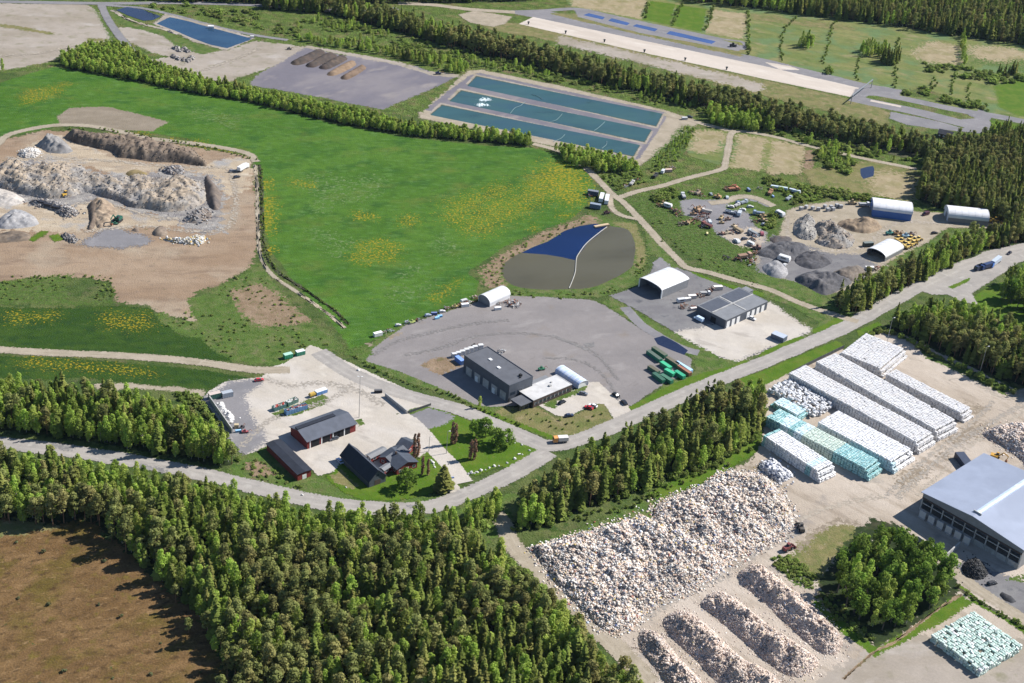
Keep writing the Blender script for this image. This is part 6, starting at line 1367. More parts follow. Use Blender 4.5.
# --- large hall with blue grey roof
HH = 10.5
A_, T_ = P(923.6, 492.8, HH), P(984.3, 455, HH)
vdir = (T_ - A_)[:2]; dep = float(np.linalg.norm(vdir)); vdir /= dep; udir = np.array([vdir[1], -vdir[0]])
half = 29.0
best = min(np.arange(15, 45, .25), key=lambda t: abs(project(A_[0] + udir[0] * t, A_[1] + udir[1] * t, HH + 2.2)[0] - 973.5))
half = float(best)
ctr = A_[:2] + udir * half + vdir * dep / 2
r = empty('large_hall', (ctr[0], ctr[1], .12), math.atan2(udir[1], udir[0])); tag(r, 'large hall with blue grey gable roof at the right edge', 'building')
W2, D2 = half, dep / 2
m = MB(); t = .3
m.extr_y([(-W2, -.3), (W2, -.3), (W2, HH), (0, HH + 2.2), (-W2, HH)], D2 - t, D2); m.box(-W2, -W2 + t, -D2 + t, D2 - t, -.3, HH); m.box(W2 - t, W2, -D2 + t, D2 - t, -.3, HH)
m.build('wall', M['grey_wall'], r); m = MB(); m.extr_y([(-W2, HH - 2.2), (W2, HH - 2.2), (W2, HH), (0, HH + 2.2), (-W2, HH)], -D2, -D2 + t)
m.build('front_gable', M['grey_wall'], r); MB().box(-W2 + .32, W2 - .32, -D2 + 9, -D2 + 9.3, -.3, HH - 2.3).build('inner_wall', M['grey_wall'], r)
m = MB(); k = 2.2 / W2; o = .8
m.extr_y([(-W2 - o, HH - o * k + .02), (0, HH + 2.22), (0, HH + 2.5), (-W2 - o, HH - o * k + .3)], -D2 - o, D2 + o); m.extr_y([(0, HH + 2.22), (W2 + o, HH - o * k + .02), (W2 + o, HH - o * k + .3), (0, HH + 2.5)], -D2 - o, D2 + o)
rf = m.build('roof', M['roof_blue'], r)
m = MB(); m.extr_y([(-1.1, HH + 2.3), (1.1, HH + 2.3), (1.1, HH + 2.9), (0, HH + 3.2), (-1.1, HH + 2.9)], -D2 + 3, D2 - 4); sk_ = m.build('ridge_skylight', M['poly'], rf)
MB().box(-1.9, 1.9, -D2 + 2.6, -D2 + 2.98, HH + 2.3, HH + 3.2).build('skylight_end', M['conc_wall'], sk_)
nb = int(2 * W2 / 5.2)
for i in range(nb + 1):
    x = -W2 + 2 * W2 * i / nb; x = min(max(x, -W2 + .3), W2 - .3)
    MB().box(x - .25, x + .25, -D2 - .05, -D2 + .45, -.3, HH - 2.21).build('column', M['conc_wall'], r)
for i in range(nb):
    x0, x1 = -W2 + 2 * W2 * i / nb + .4, -W2 + 2 * W2 * (i + 1) / nb - .4
    MB().box(x0, x1, -D2 + .05, -D2 + .3, 5.2, 5.6).build('crossbar', M['conc_wall'], r)
    MB().box(x0, x1, -D2 + .02, -D2 + .35, -.3, 2.6).build('push_wall', M['conc_wall'], r)
MB().box(-W2 + .1, W2 - .1, -D2 - .25, -D2 - .06, HH - 2.9, HH - 2.25).build('fascia', M['brick_dark'], r)
# free-standing concrete bay walls before the hall
A7p_ = lambda x, y: A7([(x, y)])[0]
def wall_line(name, pts, h, th, mat, label, cat='wall', cap=None):
    w_ = [P(*q)[:2] for q in pts]; c = w_[0]
    o = empty(name, (c[0], c[1], .1)); tag(o, label, cat); m = MB()
    for a, b in zip(w_[:-1], w_[1:]):
        a, b = a - c, b - c; d = (b - a) / np.linalg.norm(b - a); n = np.array([-d[1], d[0]]) * th / 2
        q = [a + n, a - n, b - n, b + n]; k = len(m.v)
        m.v += [(x, y, -.3) for x, y in q] + [(x, y, h) for x, y in q]
        for f in ((0, 1, 2, 3), (7, 6, 5, 4), (0, 4, 5, 1), (1, 5, 6, 2), (2, 6, 7, 3), (3, 7, 4, 0)): m.f.append([k + i for i in f]); m.m.append(0)
    m.build('panels', mat, o)
    if cap:
        p = MB()
        for a, b in zip(w_[:-1], w_[1:]):
            n = max(1, int(np.linalg.norm(b - a) / cap))
            for i in range(n + 1):
                q = a - c + (b - a) * i / n; p.box(q[0] - .07, q[0] + .07, q[1] - .07, q[1] + .07, -.3, h + .15)
        p.build('posts', M['steel'] if 'steel' in M else mat, o)
    return o
M['steel'] = plain('galvanised_steel', (.34, .35, .36), .45, .6)
M['fence_mesh'] = plain('dark_fence', (.07, .075, .08), .7)
for k in range(6):
    lx = -W2 + 3.4 + k * 4.4; xy = ctr + udir * lx - vdir * (D2 + 2.6); a = np.array([xy[0], xy[1], 0]); o = empty('concrete_bay_wall', (a[0], a[1], .1), math.atan2(udir[1], udir[0]))
    MB().box(-1.5, 1.5, -.25, .25, .31, 3.6).build('slab', M['roof_white'], o); MB().box(-1.5, 1.5, -.8, .8, -.3, .3).build('foot', M['conc_wall'], o)
    tag(o, ['concrete wall block farthest left in the row before the grey roofed hall', 'second concrete wall block from the left before the grey roofed hall', 'third concrete wall block from the left before the grey roofed hall', 'third concrete wall block from the right before the grey roofed hall', 'second concrete wall block from the right before the grey roofed hall', 'concrete wall block farthest right in the row before the grey roofed hall'][k], 'wall block', 'concrete wall blocks before the large hall')
wall_line('concrete_wall', [A7p_(540, 180), A7p_(600, 222), A7p_(640, 246), A7p_(690, 200)], 2.6, .5, M['conc_wall'], 'long low concrete wall between copse and grey roofed hall')
wall_line('concrete_wall', [A2([(116, 240)])[0], A2([(205, 368)])[0]], 2.8, .5, M['conc_wall'], 'concrete bunker wall behind the white plaster pile')
wall_line('concrete_wall', [A2([(806, 222)])[0], A2([(890, 290)])[0]], 1.9, .5, M['conc_wall'], 'low dark retaining wall at the sloping yard edge')
wall_line('timber_fence', [A2([(893, 290)])[0], A2([(985, 258)])[0]], 1.3, .12, M['fence_mesh'], 'short dark fence beside the small gravel square', 'fence', 2.5)
wall_line('mesh_fence', [A4([(590, 215)])[0], A4([(700, 160)])[0], A4([(800, 112)])[0]], 2.0, .1, M['fence_mesh'], 'dark mesh fence along the upper end of the long bale stacks', 'fence', 3)
# small dark cabin by the asphalt turning loops
r, L, W = building('dark_cabin', R4([(684, 522)])[0], R4([(735, 534)])[0], R4([(742, 520)])[0], 3.2, 'small dark cabin beside the asphalt turning loops')
walls(r, L, W, 3.0, M['brick_dark'], gable=1.8); gable_roof(r, L, W, 3.0, 1.8, M['roof_black'], .5)
for k in range(3): panel(r, 'window', 'f', L, W, -4 + k * 3, -2.8 + k * 3, 1, 2.1, M['white_paint'])
# ------------------------------------------------------------------ vehicles, containers and small things
PAINT = {}
def paint(c, rough=.4):
    k = tuple(round(x, 3) for x in c)
    if k not in PAINT: PAINT[k] = plain('vehicle_paint', c, rough, var=.1, size=1.2)
    return PAINT[k]
M['tyre'] = plain('tyre_rubber', (.025, .025, .028), .9)
M['rim'] = plain('wheel_rim', (.35, .35, .36), .4, .5)
M['rust'] = plain('rusty_steel', (.20, .085, .05), .85, var=.35, size=.8)
GZ = .14
def wheels(root, pts, r=.34, w=.24):
    for x, y in pts:
        s = -1 if y < 0 else 1
        t = MB().cyl((x, y - w / 2, r), r, 'y', w, 14).build('wheel', M['tyre'], root)
        MB().cyl((x, y + s * (w / 2 + .005) - .01, r), r * .55, 'y', .02, 10).build('rim', M['rim'], t)
def car(px, heading, col, label, estate=False, group=None, scale=1.0):
    """heading: pixel the car points at"""
    p = P(*px); q = P(*heading); rz = math.atan2(q[1] - p[1], q[0] - p[0])
    o = empty('car', (p[0], p[1], GZ), rz, scale); tag(o, label, 'car', group)
    b = MB(); pr = [(-2.2, .35), (2.2, .35), (2.25, .62), (2.1, .80), (1.1, .92), (-1.75, .95), (-2.2, .88)]
    b.extr_y(pr, -.86, .86); b.build('body', paint(col), o)
    e = -1.95 if estate else -1.45
    c = MB(); n = 0
    lo = [(1.0, .93), (e - .25, .95)]; 
    c.v = [(1.05, -.8, .925), (1.05, .8, .925), (e - .3, .8, .96), (e - .3, -.8, .96), (.3, -.64, 1.42), (.3, .64, 1.42), (e + .1, .64, 1.44), (e + .1, -.64, 1.44)]
    c.f = [[0, 1, 5, 4], [1, 2, 6, 5], [2, 3, 7, 6], [3, 0, 4, 7]]; c.m = [0] * 4
    c.build('windows', M['glass'], o)
    MB().box(e + .05, .34, -.66, .66, 1.43, 1.48).build('roof', paint(col), o)
    wheels(o, [(1.35, -.8), (1.35, .8), (-1.35, -.8), (-1.35, .8)])
    for s in (-.6, .6): MB().box(2.2, 2.27, s - .18, s + .18, .6, .76).build('headlight', M['white_paint'], o)
    return o
def van(px, heading, col, label, L=5.6, H=2.3, name='van', cat='van'):
    p = P(*px); q = P(*heading); o = empty(name, (p[0], p[1], GZ), math.atan2(q[1] - p[1], q[0] - p[0])); tag(o, label, cat)
    b = MB(); b.extr_y([(-L / 2, .4), (L / 2, .4), (L / 2 + .05, 1.0), (L / 2 - .8, 1.2), (L / 2 - 1.4, H), (-L / 2, H)], -.98, .98); b.build('body', paint(col), o)
    w = MB(); w.face([(L / 2 - .77, -.85, 1.25), (L / 2 - .77, .85, 1.25), (L / 2 - 1.33, .85, H - .1), (L / 2 - 1.33, -.85, H - .1)]); w.build('windscreen', M['glass'], o)
    wheels(o, [(L / 2 - 1, -.9), (L / 2 - 1, .9), (-L / 2 + 1.1, -.9), (-L / 2 + 1.1, .9)], .36)
    return o
def lorry(px, heading, cab, body, label, L=9, H=3.4, kind='box', name='lorry', cat='lorry', load=None):
    p = P(*px); q = P(*heading); o = empty(name, (p[0], p[1], GZ), math.atan2(q[1] - p[1], q[0] - p[0])); tag(o, label, cat)
    x1 = L / 2
    MB().box(-x1, x1 - .3, -.5, .5, .75, 1.0).build('chassis', M['tyre'], o)
    c = MB(); c.extr_y([(x1 - 2.2, .6), (x1, .6), (x1, 1.7), (x1 - .35, 2.8), (x1 - 2.2, 2.9)], -1.22, 1.22); cb = c.build('cab', paint(cab), o)
    MB().face([(x1 + .01, -1.05, 1.72), (x1 + .01, 1.05, 1.72), (x1 - .33, 1.05, 2.7), (x1 - .33, -1.05, 2.7)]) if 0 else None
    w = MB(); w.face([(x1 + .02, -1.05, 1.75), (x1 + .02, 1.05, 1.75), (x1 - .32, 1.05, 2.72), (x1 - .32, -1.05, 2.72)]); w.build('windscreen', M['glass'], cb)
    if kind == 'box': MB().box(-x1, x1 - 2.4, -1.25, 1.25, 1.02, H).build('cargo_box', paint(body), o)
    elif kind == 'tank':
        MB().cyl((-x1, 0, 2.1), 1.1, 'x', L - 2.6, 14).build('tank', paint(body), o)
    elif kind == 'skip':
        m = MB(); a, b = -x1, x1 - 2.4
        m.box(a, b, -1.22, 1.22, 1.02, 1.15); m.box(a, b, -1.25, -1.15, 1.16, H); m.box(a, b, 1.15, 1.25, 1.16, H); m.box(a, a + .1, -1.14, 1.14, 1.16, H); m.box(b - .1, b, -1.14, 1.14, 1.16, H); m.build('tipper_body', paint(body), o)
    wheels(o, [(x1 - 1.2, -1.05), (x1 - 1.2, 1.05), (-x1 + 1.0, -1.05), (-x1 + 1.0, 1.05), (-x1 + 2.3, -1.05), (-x1 + 2.3, 1.05)], .5, .32)
    return o
def container(px, px2, col, label, W=2.45, H=2.6, open_top=False, name='container', group=None, fill_=None, L=None, roofc=None):
    a, b = P(*px)[:2], P(*px2)[:2]; c = (a + b) / 2; l = float(np.linalg.norm(b - a)) if L is None else L
    o = empty(name, (c[0], c[1], GZ), math.atan2(b[1] - a[1], b[0] - a[0])); tag(o, label, 'container', group)
    x, y = l / 2, W / 2; m = MB()
    if open_top:
        m.box(-x, x, -y, y, 0, .12); m.box(-x, x, -y, -y + .1, .13, H); m.box(-x, x, y - .1, y, .13, H); m.box(-x, -x + .1, -y + .1, y - .1, .13, H); m.box(x - .1, x, -y + .1, y - .1, .13, H)
    else: m.box(-x, x, -y, y, .1, H)
    bd = m.build('body', paint(col), o)
    r = MB(); n = max(4, int(l / .8))
    for k in range(n + 1):
        xx = -x + .06 + (l - .12) * k / n
        r.box(xx - .05, xx + .05, -y - .06, -y - .004, .15, H - .05); r.box(xx - .05, xx + .05, y + .004, y + .06, .15, H - .05)
    r.build('rib', paint([v * .8 for v in col]), bd)
    if not open_top:
        MB().box(x + .004, x + .07, -y + .08, -.03, .25, H - .1).box(x + .004, x + .07, .03, y - .08, .25, H - .1).build('door', paint([v * .9 for v in col]), o)
        if roofc: MB().box(-x + .02, x - .02, -y + .02, y - .02, H + .003, H + .06).build('roof', paint(roofc), o)
    if fill_:
        f = MB()
        for k in range(int(l * 4)):
            cx, cy, s = random.uniform(-x + .4, x - .4), random.uniform(-y + .35, y - .35), random.uniform(.25, .6)
            f.box(cx - s, cx + s, cy - s * .6, cy + s * .6, H * .45, H * random.uniform(.7, 1.2), random.randrange(len(fill_)), .08)
        f.build('contents', [paint(c_) for c_ in fill_], o)
    return o
def wagon(px, px2, label, W=2.4, H=1.3, name='trailer', body=(.45, .42, .38), cover=None):
    a, b = P(*px)[:2], P(*px2)[:2]; c = (a + b) / 2; l = float(np.linalg.norm(b - a))
    o = empty(name, (c[0], c[1], GZ), math.atan2(b[1] - a[1], b[0] - a[0])); tag(o, label, 'trailer')
    x, y = l / 2, W / 2
    MB().box(-x, x, -y, y, .9, 1.1).box(-x, x, -y, -y + .08, 1.1, 1.1 + H * .5).box(-x, x, y - .08, y, 1.1, 1.1 + H * .5).build('bed', paint(body), o)
    MB().bar((x, 0, .95), (x + 1.6, 0, .7), .08).build('drawbar', M['rust'], o)
    if cover: MB().box(-x + .1, x - .1, -y + .1, y - .1, 1.11, 1.1 + H, 0, .25).build('load', paint(cover), o)
    wheels(o, [(-x + 1, -y + .2), (-x + 1, y - .2), (-x + 2, -y + .2), (-x + 2, y - .2)], .42, .26)
    return o
def excavator(px, heading, col, label, name='excavator', s=1.0):
    p = P(*px); q = P(*heading); o = empty(name, (p[0], p[1], GZ), math.atan2(q[1] - p[1], q[0] - p[0]), s); tag(o, label, name.replace('_', ' '))
    for sy in (-1, 1): MB().extr_y([(-1.7, 0), (1.7, 0), (2.1, .4), (1.8, .9), (-1.8, .9), (-2.1, .4)], sy * 1.2 - .3, sy * 1.2 + .3).build('track', M['tyre'], o)
    MB().box(-2.2, 1.2, -1.3, 1.3, 1.0, 2.1, 0, .08).build('body', paint(col), o)
    c = MB().box(.1, 1.5, .25, 1.25, 2.11, 3.2, 0, .1).build('cab', M['glass'], o); MB().box(.2, 1.4, .35, 1.15, 3.21, 3.28).build('cab_roof', paint(col), c)
    bm = MB(); bm.bar((1.1, -.3, 1.8), (3.3, -.3, 4.6), .28); bm.bar((3.3, -.3, 4.6), (5.6, -.3, 3.4), .24); b = bm.build('boom', paint(col), o)
    MB().bar((5.6, -.3, 3.4), (5.2, -.3, 1.2), .18).build('arm', paint(col), b)
    MB().extr_y([(4.6, .5), (5.6, .3), (5.8, 1.1), (5.0, 1.4)], -.8, .2).build('bucket', M['rust'], b)
    return o
def loader(px, heading, col, label, name='wheel_loader', group=None, s=1.0):
    p = P(*px); q = P(*heading); o = empty(name, (p[0], p[1], GZ), math.atan2(q[1] - p[1], q[0] - p[0]), s); tag(o, label, name.replace('_', ' '), group)
    MB().box(-3.0, -.2, -1.0, 1.0, 1.0, 2.2, 0, .1).box(-.1, 1.6, -.7, .7, .9, 1.6, 0, .06).build('body', paint(col), o)
    c = MB().box(-1.0, .4, -.75, .75, 2.21, 3.3, 0, .1).build('cab', M['glass'], o); MB().box(-.95, .35, -.7, .7, 3.31, 3.4).build('cab_roof', paint(col), c)
    a = MB().bar((.8, -.5, 1.7), (3.0, -.5, .7), .14).bar((.8, .5, 1.7), (3.0, .5, .7), .14).build('arm', paint(col), o)
    MB().extr_y([(2.8, .2), (3.9, .15), (3.6, .5), (3.2, 1.3), (2.8, 1.2)], -1.35, 1.35).build('bucket', paint([v * .6 for v in col]), a)
    wheels(o, [(1.2, -1.05), (1.2, 1.05), (-1.9, -1.05), (-1.9, 1.05)], .75, .5)
    return o
def scrap(px, col, label, kind, rz=None, s=1.0, group=None):
    """derelict machines, bodies and boxes of the scrapyard"""
    p = P(*px); rz = random.random() * 3.14 if rz is None else rz; s = s * .86; g_ = sum(col) / 3; col = tuple((v_ * .72 + g_ * .28) * .88 for v_ in col)
    o = empty(kind, (p[0], p[1], GZ), rz, s); tag(o, label, kind.replace('_', ' '), group); c2 = [v * .6 for v in col]
    if kind == 'old_machine':
        MB().box(-2.6, .4, -1.1, 1.1, .7, 1.9, 0, .15).box(.5, 2.4, -.9, .9, .6, 1.4, 0, .1).build('body', paint(col, .8), o)
        MB().box(-.9, .4, -.8, .8, 1.91, 3.0, 0, .15).build('cab', paint(c2, .7), o)
        MB().bar((1.5, 0, 1.3), (3.8, .3, 2.4), .18).bar((3.8, .3, 2.4), (5.0, .3, .7), .14).build('arm', M['rust'], o)
        wheels(o, [(1.6, -1.0), (1.6, 1.0), (-1.8, -1.0), (-1.8, 1.0)], .6, .4)
    elif kind == 'old_lorry':
        MB().box(-3.5, 3.4, -.5, .5, .7, .95).build('chassis', M['rust'], o)
        MB().extr_y([(1.6, .6), (3.5, .6), (3.5, 1.6), (3.1, 2.6), (1.6, 2.6)], -1.15, 1.15).build('cab', paint(col, .7), o)
        MB().box(-3.5, 1.4, -1.15, 1.15, .96, 2.1, 0, .05).build('flatbed', paint(c2, .8), o)
        wheels(o, [(2.5, -1), (2.5, 1), (-2.3, -1), (-2.3, 1)], .48, .3)
    elif kind == 'old_car':
        MB().extr_y([(-2.1, .3), (2.1, .3), (2.1, .75), (1.1, .9), (.5, 1.4), (-1.3, 1.4), (-1.9, .9)], -.83, .83).build('body', paint(col, .6), o)
        MB().box(-1.2, .45, -.842, -.832, .95, 1.3).box(-1.2, .45, .832, .842, .95, 1.3).build('windows', M['glass'], o)
        wheels(o, [(1.3, -.75), (1.3, .75), (-1.3, -.75), (-1.3, .75)], .3, .2)
    elif kind == 'caravan':
        MB().extr_y([(-2.6, .5), (2.5, .5), (2.8, 1.4), (2.3, 2.5), (-2.3, 2.5), (-2.7, 1.5)], -1.1, 1.1).build('body', paint(col, .5), o)
        MB().box(-1.2, 1.2, -1.13, -1.104, 1.4, 2.0).box(-1.2, 1.2, 1.104, 1.13, 1.4, 2.0).build('window', M['glass'], o)
        wheels(o, [(0, -1.05), (0, 1.05)], .32, .2)
    elif kind == 'storage_box':
        MB().box(-3, 3, -1.22, 1.22, .1, 2.5).build('body', paint(col, .7), o)
        MB().box(3.004, 3.07, -1.1, -.04, .2, 2.4).box(3.004, 3.07, .04, 1.1, .2, 2.4).build('door', paint(c2, .7), o)
        MB().box(-2.95, 2.95, -1.18, 1.18, 2.503, 2.56).build('roof', paint([min(.8, v * 1.3 + .08) for v in col], .7), o)
    elif kind == 'scrap_pile':
        m = MB()
        for k in range(26):
            a, rr = random.random() * 6.283, 2.6 * random.random(); h = 1.6 * (1 - rr / 3)
            c = Vector((rr * math.cos(a) * 1.4, rr * math.sin(a), h)); d = Vector((random.uniform(-1, 1), random.uniform(-1, 1), random.uniform(-.4, .5)))
            m.bar(c, c + d * random.uniform(.8, 2.0), random.uniform(.08, .34), 4, random.randrange(3))
        m.build('pieces', [paint(col, .8), M['rust'], paint(c2, .8)], o)
    elif kind == 'pallet_stack':
        m = MB()
        for k in range(7): m.box(-.7 + random.uniform(-.08, .08), .7, -.55, .55 + random.uniform(-.08, .08), .02 + k * .19, .16 + k * .19)
        m.build('pallets', paint(col, .8), o)
    return o
def lamp(px, h, label, arms=1, name='lamp_mast'):
    p = P(*px); o = empty(name, (p[0], p[1], .05)); tag(o, label, 'lamp post')
    MB().cyl((0, 0, -.2), .16, 'z', h, 8, 0, .08).build('pole', M['steel'], o)
    hd = MB()
    for k in range(arms):
        a = k * 3.14; hd.bar((0, 0, h - .25), (.9 * math.cos(a), .9 * math.sin(a), h + .05), .05); hd.box(.9 * math.cos(a) - .35, .9 * math.cos(a) + .35, -.2, .2, h - .03, h + .14)
    hd.build('lamp_head', M['white_paint'], o)
    return o
f1 = lambda z, x, y: z([(x, y)])[0]
# cars
car(f1(D4, 755, 425), f1(D4, 800, 402), (.015, .017, .022), 'black car parked on the office car park')
car(f1(D4, 888, 370), f1(D4, 935, 378), (.16, .17, .19), 'grey car parked nearest the plastic tunnel')
car(f1(D4, 800, 507), f1(D4, 845, 500), (.03, .045, .09), 'dark blue car parked at the kerb of the office car park')
car(f1(D4, 922, 458), f1(D4, 890, 448), (.40, .02, .03), 'red car beside a white car on the office car park')
car(f1(D4, 948, 446), f1(D4, 916, 436), (.68, .68, .68), 'white car beside a red car on the office car park')
car(f1(D5, 122, 262), f1(D5, 100, 238), (.42, .52, .68), 'pale blue car parked beside the steep roofed barn')
car(f1(D5, 86, 122), f1(D5, 60, 130), (.10, .11, .13), 'dark car in front of the red hall')
car(f1(D6, 472, 76), f1(D6, 500, 72), (.42, .05, .06), 'red car at the top edge of the gravel yard')
car(f1(D7, 780, 380), f1(D7, 805, 390), (.62, .63, .66), 'white car before the doors of the grey workshop')
car(f1(A3, 848, 300), f1(A3, 858, 306), (.015, .017, .02), 'small black car at the corner of the car park')
car(f1(A3, 880, 328), f1(A3, 872, 318), (.02, .022, .03), 'dark car at the exit of the car park')
car(f1(D8, 575, 300), f1(D8, 605, 296), (.04, .03, .03), 'dark car at the grass edge before the white arched shed')
van(f1(D7, 440, 388), f1(D7, 415, 375), (.50, .62, .78), 'pale blue white van in the shadow of the grey workshop')
van(f1(D6, 885, 486), f1(D6, 905, 470), (.66, .66, .66), 'white van before the open doors of the red hall')
van(f1(D8, 515, 172), f1(D8, 490, 178), (.08, .035, .05), 'dark van between the two arched sheds', 5.0, 2.2)
# lorries
lorry(f1(D4, 745, 665), f1(D4, 690, 668), (.62, .30, .10), (.62, .60, .58), 'orange and white lorry at the crossroads by the wood', 7.0, 2.9)
lorry(f1(R8, 870, 388), f1(R8, 812, 405), (.02, .05, .16), (.03, .05, .12), 'dark blue lorry on the road at the right', 9, 3.4)
lorry(f1(R8, 905, 372), f1(R8, 866, 402), (.05, .18, .55), (.42, .48, .56), 'bright blue cabbed lorry with long grey body on the road', 13, 3.6)
lorry(f1(R8, 842, 392), f1(R8, 815, 402), (.03, .04, .08), (.02, .03, .06), 'short dark lorry leading the row on the road', 7, 3.0, 'skip')
car(f1(R8, 962, 330), f1(R8, 940, 345), (.03, .03, .05), 'dark car following the lorries on the road')
# containers in the gravel yard
container(f1(D6, 130, 200), f1(D6, 208, 182), (.05, .13, .11), 'green container at the end of the bunker wall', roofc=(.50, .42, .38))
container(f1(D6, 218, 190), f1(D6, 290, 174), (.34, .37, .41), 'light grey container next to the green one')
container(f1(D6, 568, 280), f1(D6, 650, 250), (.10, .20, .20), 'open green skip filled with red and white scrap', open_top=True, name='skip', H=2.0, fill_=[(.45, .08, .06), (.6, .58, .55), (.3, .2, .15)])
container(f1(D6, 660, 246), f1(D6, 730, 215), (.12, .20, .17), 'open green skip filled with white scrap', open_top=True, name='skip', H=2.0, fill_=[(.6, .6, .58), (.3, .28, .26)])
container(f1(D6, 650, 306), f1(D6, 795, 260), (.12, .24, .42), 'long open blue skip filled with scrap metal', open_top=True, name='skip', H=2.2, fill_=[(.35, .12, .10), (.45, .45, .47), (.2, .2, .22)])
container(f1(D6, 858, 172), f1(D6, 930, 148), (.14, .28, .55), 'blue skip with white cover on the grass strip', name='skip', H=1.8, roofc=(.7, .72, .75))
wagon(f1(D6, 815, 190), f1(D6, 855, 175), 'small yellow trailer beside the blue covered skip', 1.8, 1.0, body=(.45, .30, .06), cover=(.5, .34, .08))
container(f1(A2, 408, 74), f1(A2, 440, 66), (.03, .28, .15), 'green container with pale top, left one of the pair by the field', H=2.2, roofc=(.35, .55, .45))
container(f1(A2, 456, 62), f1(A2, 488, 54), (.05, .24, .15), 'green container with white cover, right one of the pair by the field', H=2.2, roofc=(.66, .70, .69))
scrap(f1(D6, 330, 425), (.10, .35, .60), 'bright blue box at the foot of the bunker wall', 'storage_box', .4, .5)
scrap(f1(D6, 378, 430), (.55, .07, .09), 'red machine beside the bunker wall', 'old_machine', .3, .7)
scrap(f1(D6, 355, 402), (.05, .05, .06), 'black machine beside the bunker wall', 'old_machine', 1.2, .7)
scrap(f1(D6, 318, 395), (.55, .42, .22), 'tan pallet stack at the foot of the bunker wall', 'pallet_stack', .2, 1.6)
scrap(f1(A2, 778, 207), (.03, .03, .035), 'dark box on the gravel near the lamp mast', 'storage_box', .2, .7)
# green containers at the right end of the big lot
gc = [((30, 132), (80, 168), (.03, .20, .12), (.10, .13, .10), 'dark green skip, upper left of the row'), ((50, 118), (100, 152), (.05, .16, .10), (.12, .13, .09), 'dull topped dark green skip at the upper end of the row'), ((82, 176), (118, 200), (.04, .34, .17), (.06, .42, .22), 'bright green skip in the middle of the row'), ((104, 158), (150, 188), (.06, .14, .09), (.15, .13, .09), 'dull dark green skip beside the bright green one'), ((98, 205), (132, 224), (.04, .36, .19), (.06, .42, .23), 'bright green skip nearer the grass'), ((138, 212), (172, 234), (.03, .28, .16), (.05, .34, .19), 'green skip at the lower right of the row'), ((140, 176), (200, 212), (.25, .45, .66), (.40, .58, .74), 'long pale blue container at the right of the green skips'), ((150, 190), (196, 222), (.22, .11, .07), (.30, .14, .09), 'rusty brown skip beside the pale blue container'),
      ((34, 192), (72, 216), (.05, .14, .09), (.13, .12, .08), 'dull dark green skip in the lower left row'), ((52, 220), (92, 250), (.03, .16, .10), (.05, .12, .08), 'dark green skip nearest the lot in the lower row'), ((82, 226), (124, 252), (.04, .18, .11), (.07, .17, .11), 'green skip at the end of the lower row')]
for a, b, c, rc, l in gc: container(f1(A4, *a), f1(A4, *b), c, l, name='skip', H=2.0, roofc=rc, group='green skips on the big lot', W=2.3)
container(f1(A4, 520, 66), f1(A4, 568, 86), (.11, .13, .18), 'dark grey container on the gravel before the grass island', W=4.5, H=2.8, roofc=(.40, .44, .52))
container(f1(A5, 762, 540), f1(A5, 800, 590), (.035, .045, .07), 'dark container on the sand beside the grey roofed hall', W=4.4, H=3.0, roofc=(.05, .06, .09))
car(f1(A7, 806, 334), f1(A7, 830, 328), (.05, .05, .055), 'dark pickup parked beside the black rubber heap', True)
excavator(f1(A5, 905, 545), f1(A5, 940, 556), (.50, .28, .05), 'orange excavator behind the grey roofed hall')
loader(f1(A7, 85, 212), f1(A7, 110, 200), (.20, .06, .06), 'dark red wheel loader between waste heap and windrow')
loader(f1(A7, 128, 140), f1(A7, 120, 120), (.10, .09, .08), 'dark wheel loader at the right end of the waste heap')
excavator(f1(QZ, 465, 400), f1(QZ, 440, 420), (.02, .10, .07), 'dark green excavator on the sandy mound of the quarry', s=1.25)
scrap(f1(QZ, 455, 412), (.05, .30, .16), 'green machine at the foot of the excavator in the quarry', 'old_machine', .3, .7)
lorry(f1(QZ, 958, 196), f1(QZ, 985, 180), (.66, .66, .66), (.66, .66, .66), 'white lorry at the right end of the quarry', 10, 3.3)
car(f1(QZ, 932, 228), f1(QZ, 950, 224), (.04, .04, .05), 'black car near the white lorry in the quarry')
car(f1(QZ, 915, 204), f1(QZ, 935, 200), (.20, .20, .22), 'grey car left of the white lorry in the quarry')
loader(f1(QZ, 262, 300), f1(QZ, 290, 290), (.55, .34, .06), 'yellow wheel loader on the edge of the rubble bank')
wagon(f1(QZ, 268, 296), f1(QZ, 298, 288), 'white trailer beside the yellow wheel loader', body=(.6, .6, .58), cover=(.62, .58, .5))
for k, (x, y, l) in enumerate(((165, 330, 'dark skip at the upper end of the scrap ridge'), (190, 340, 'dark skip in the middle of the scrap ridge'), (222, 350, 'dark skip at the lower end of the scrap ridge'))):
    container(f1(QZ, x - 14, y), f1(QZ, x + 14, y + 6), (.03, .03, .035), l, name='skip', H=2.2, W=2.4, group='dark skips in the quarry')
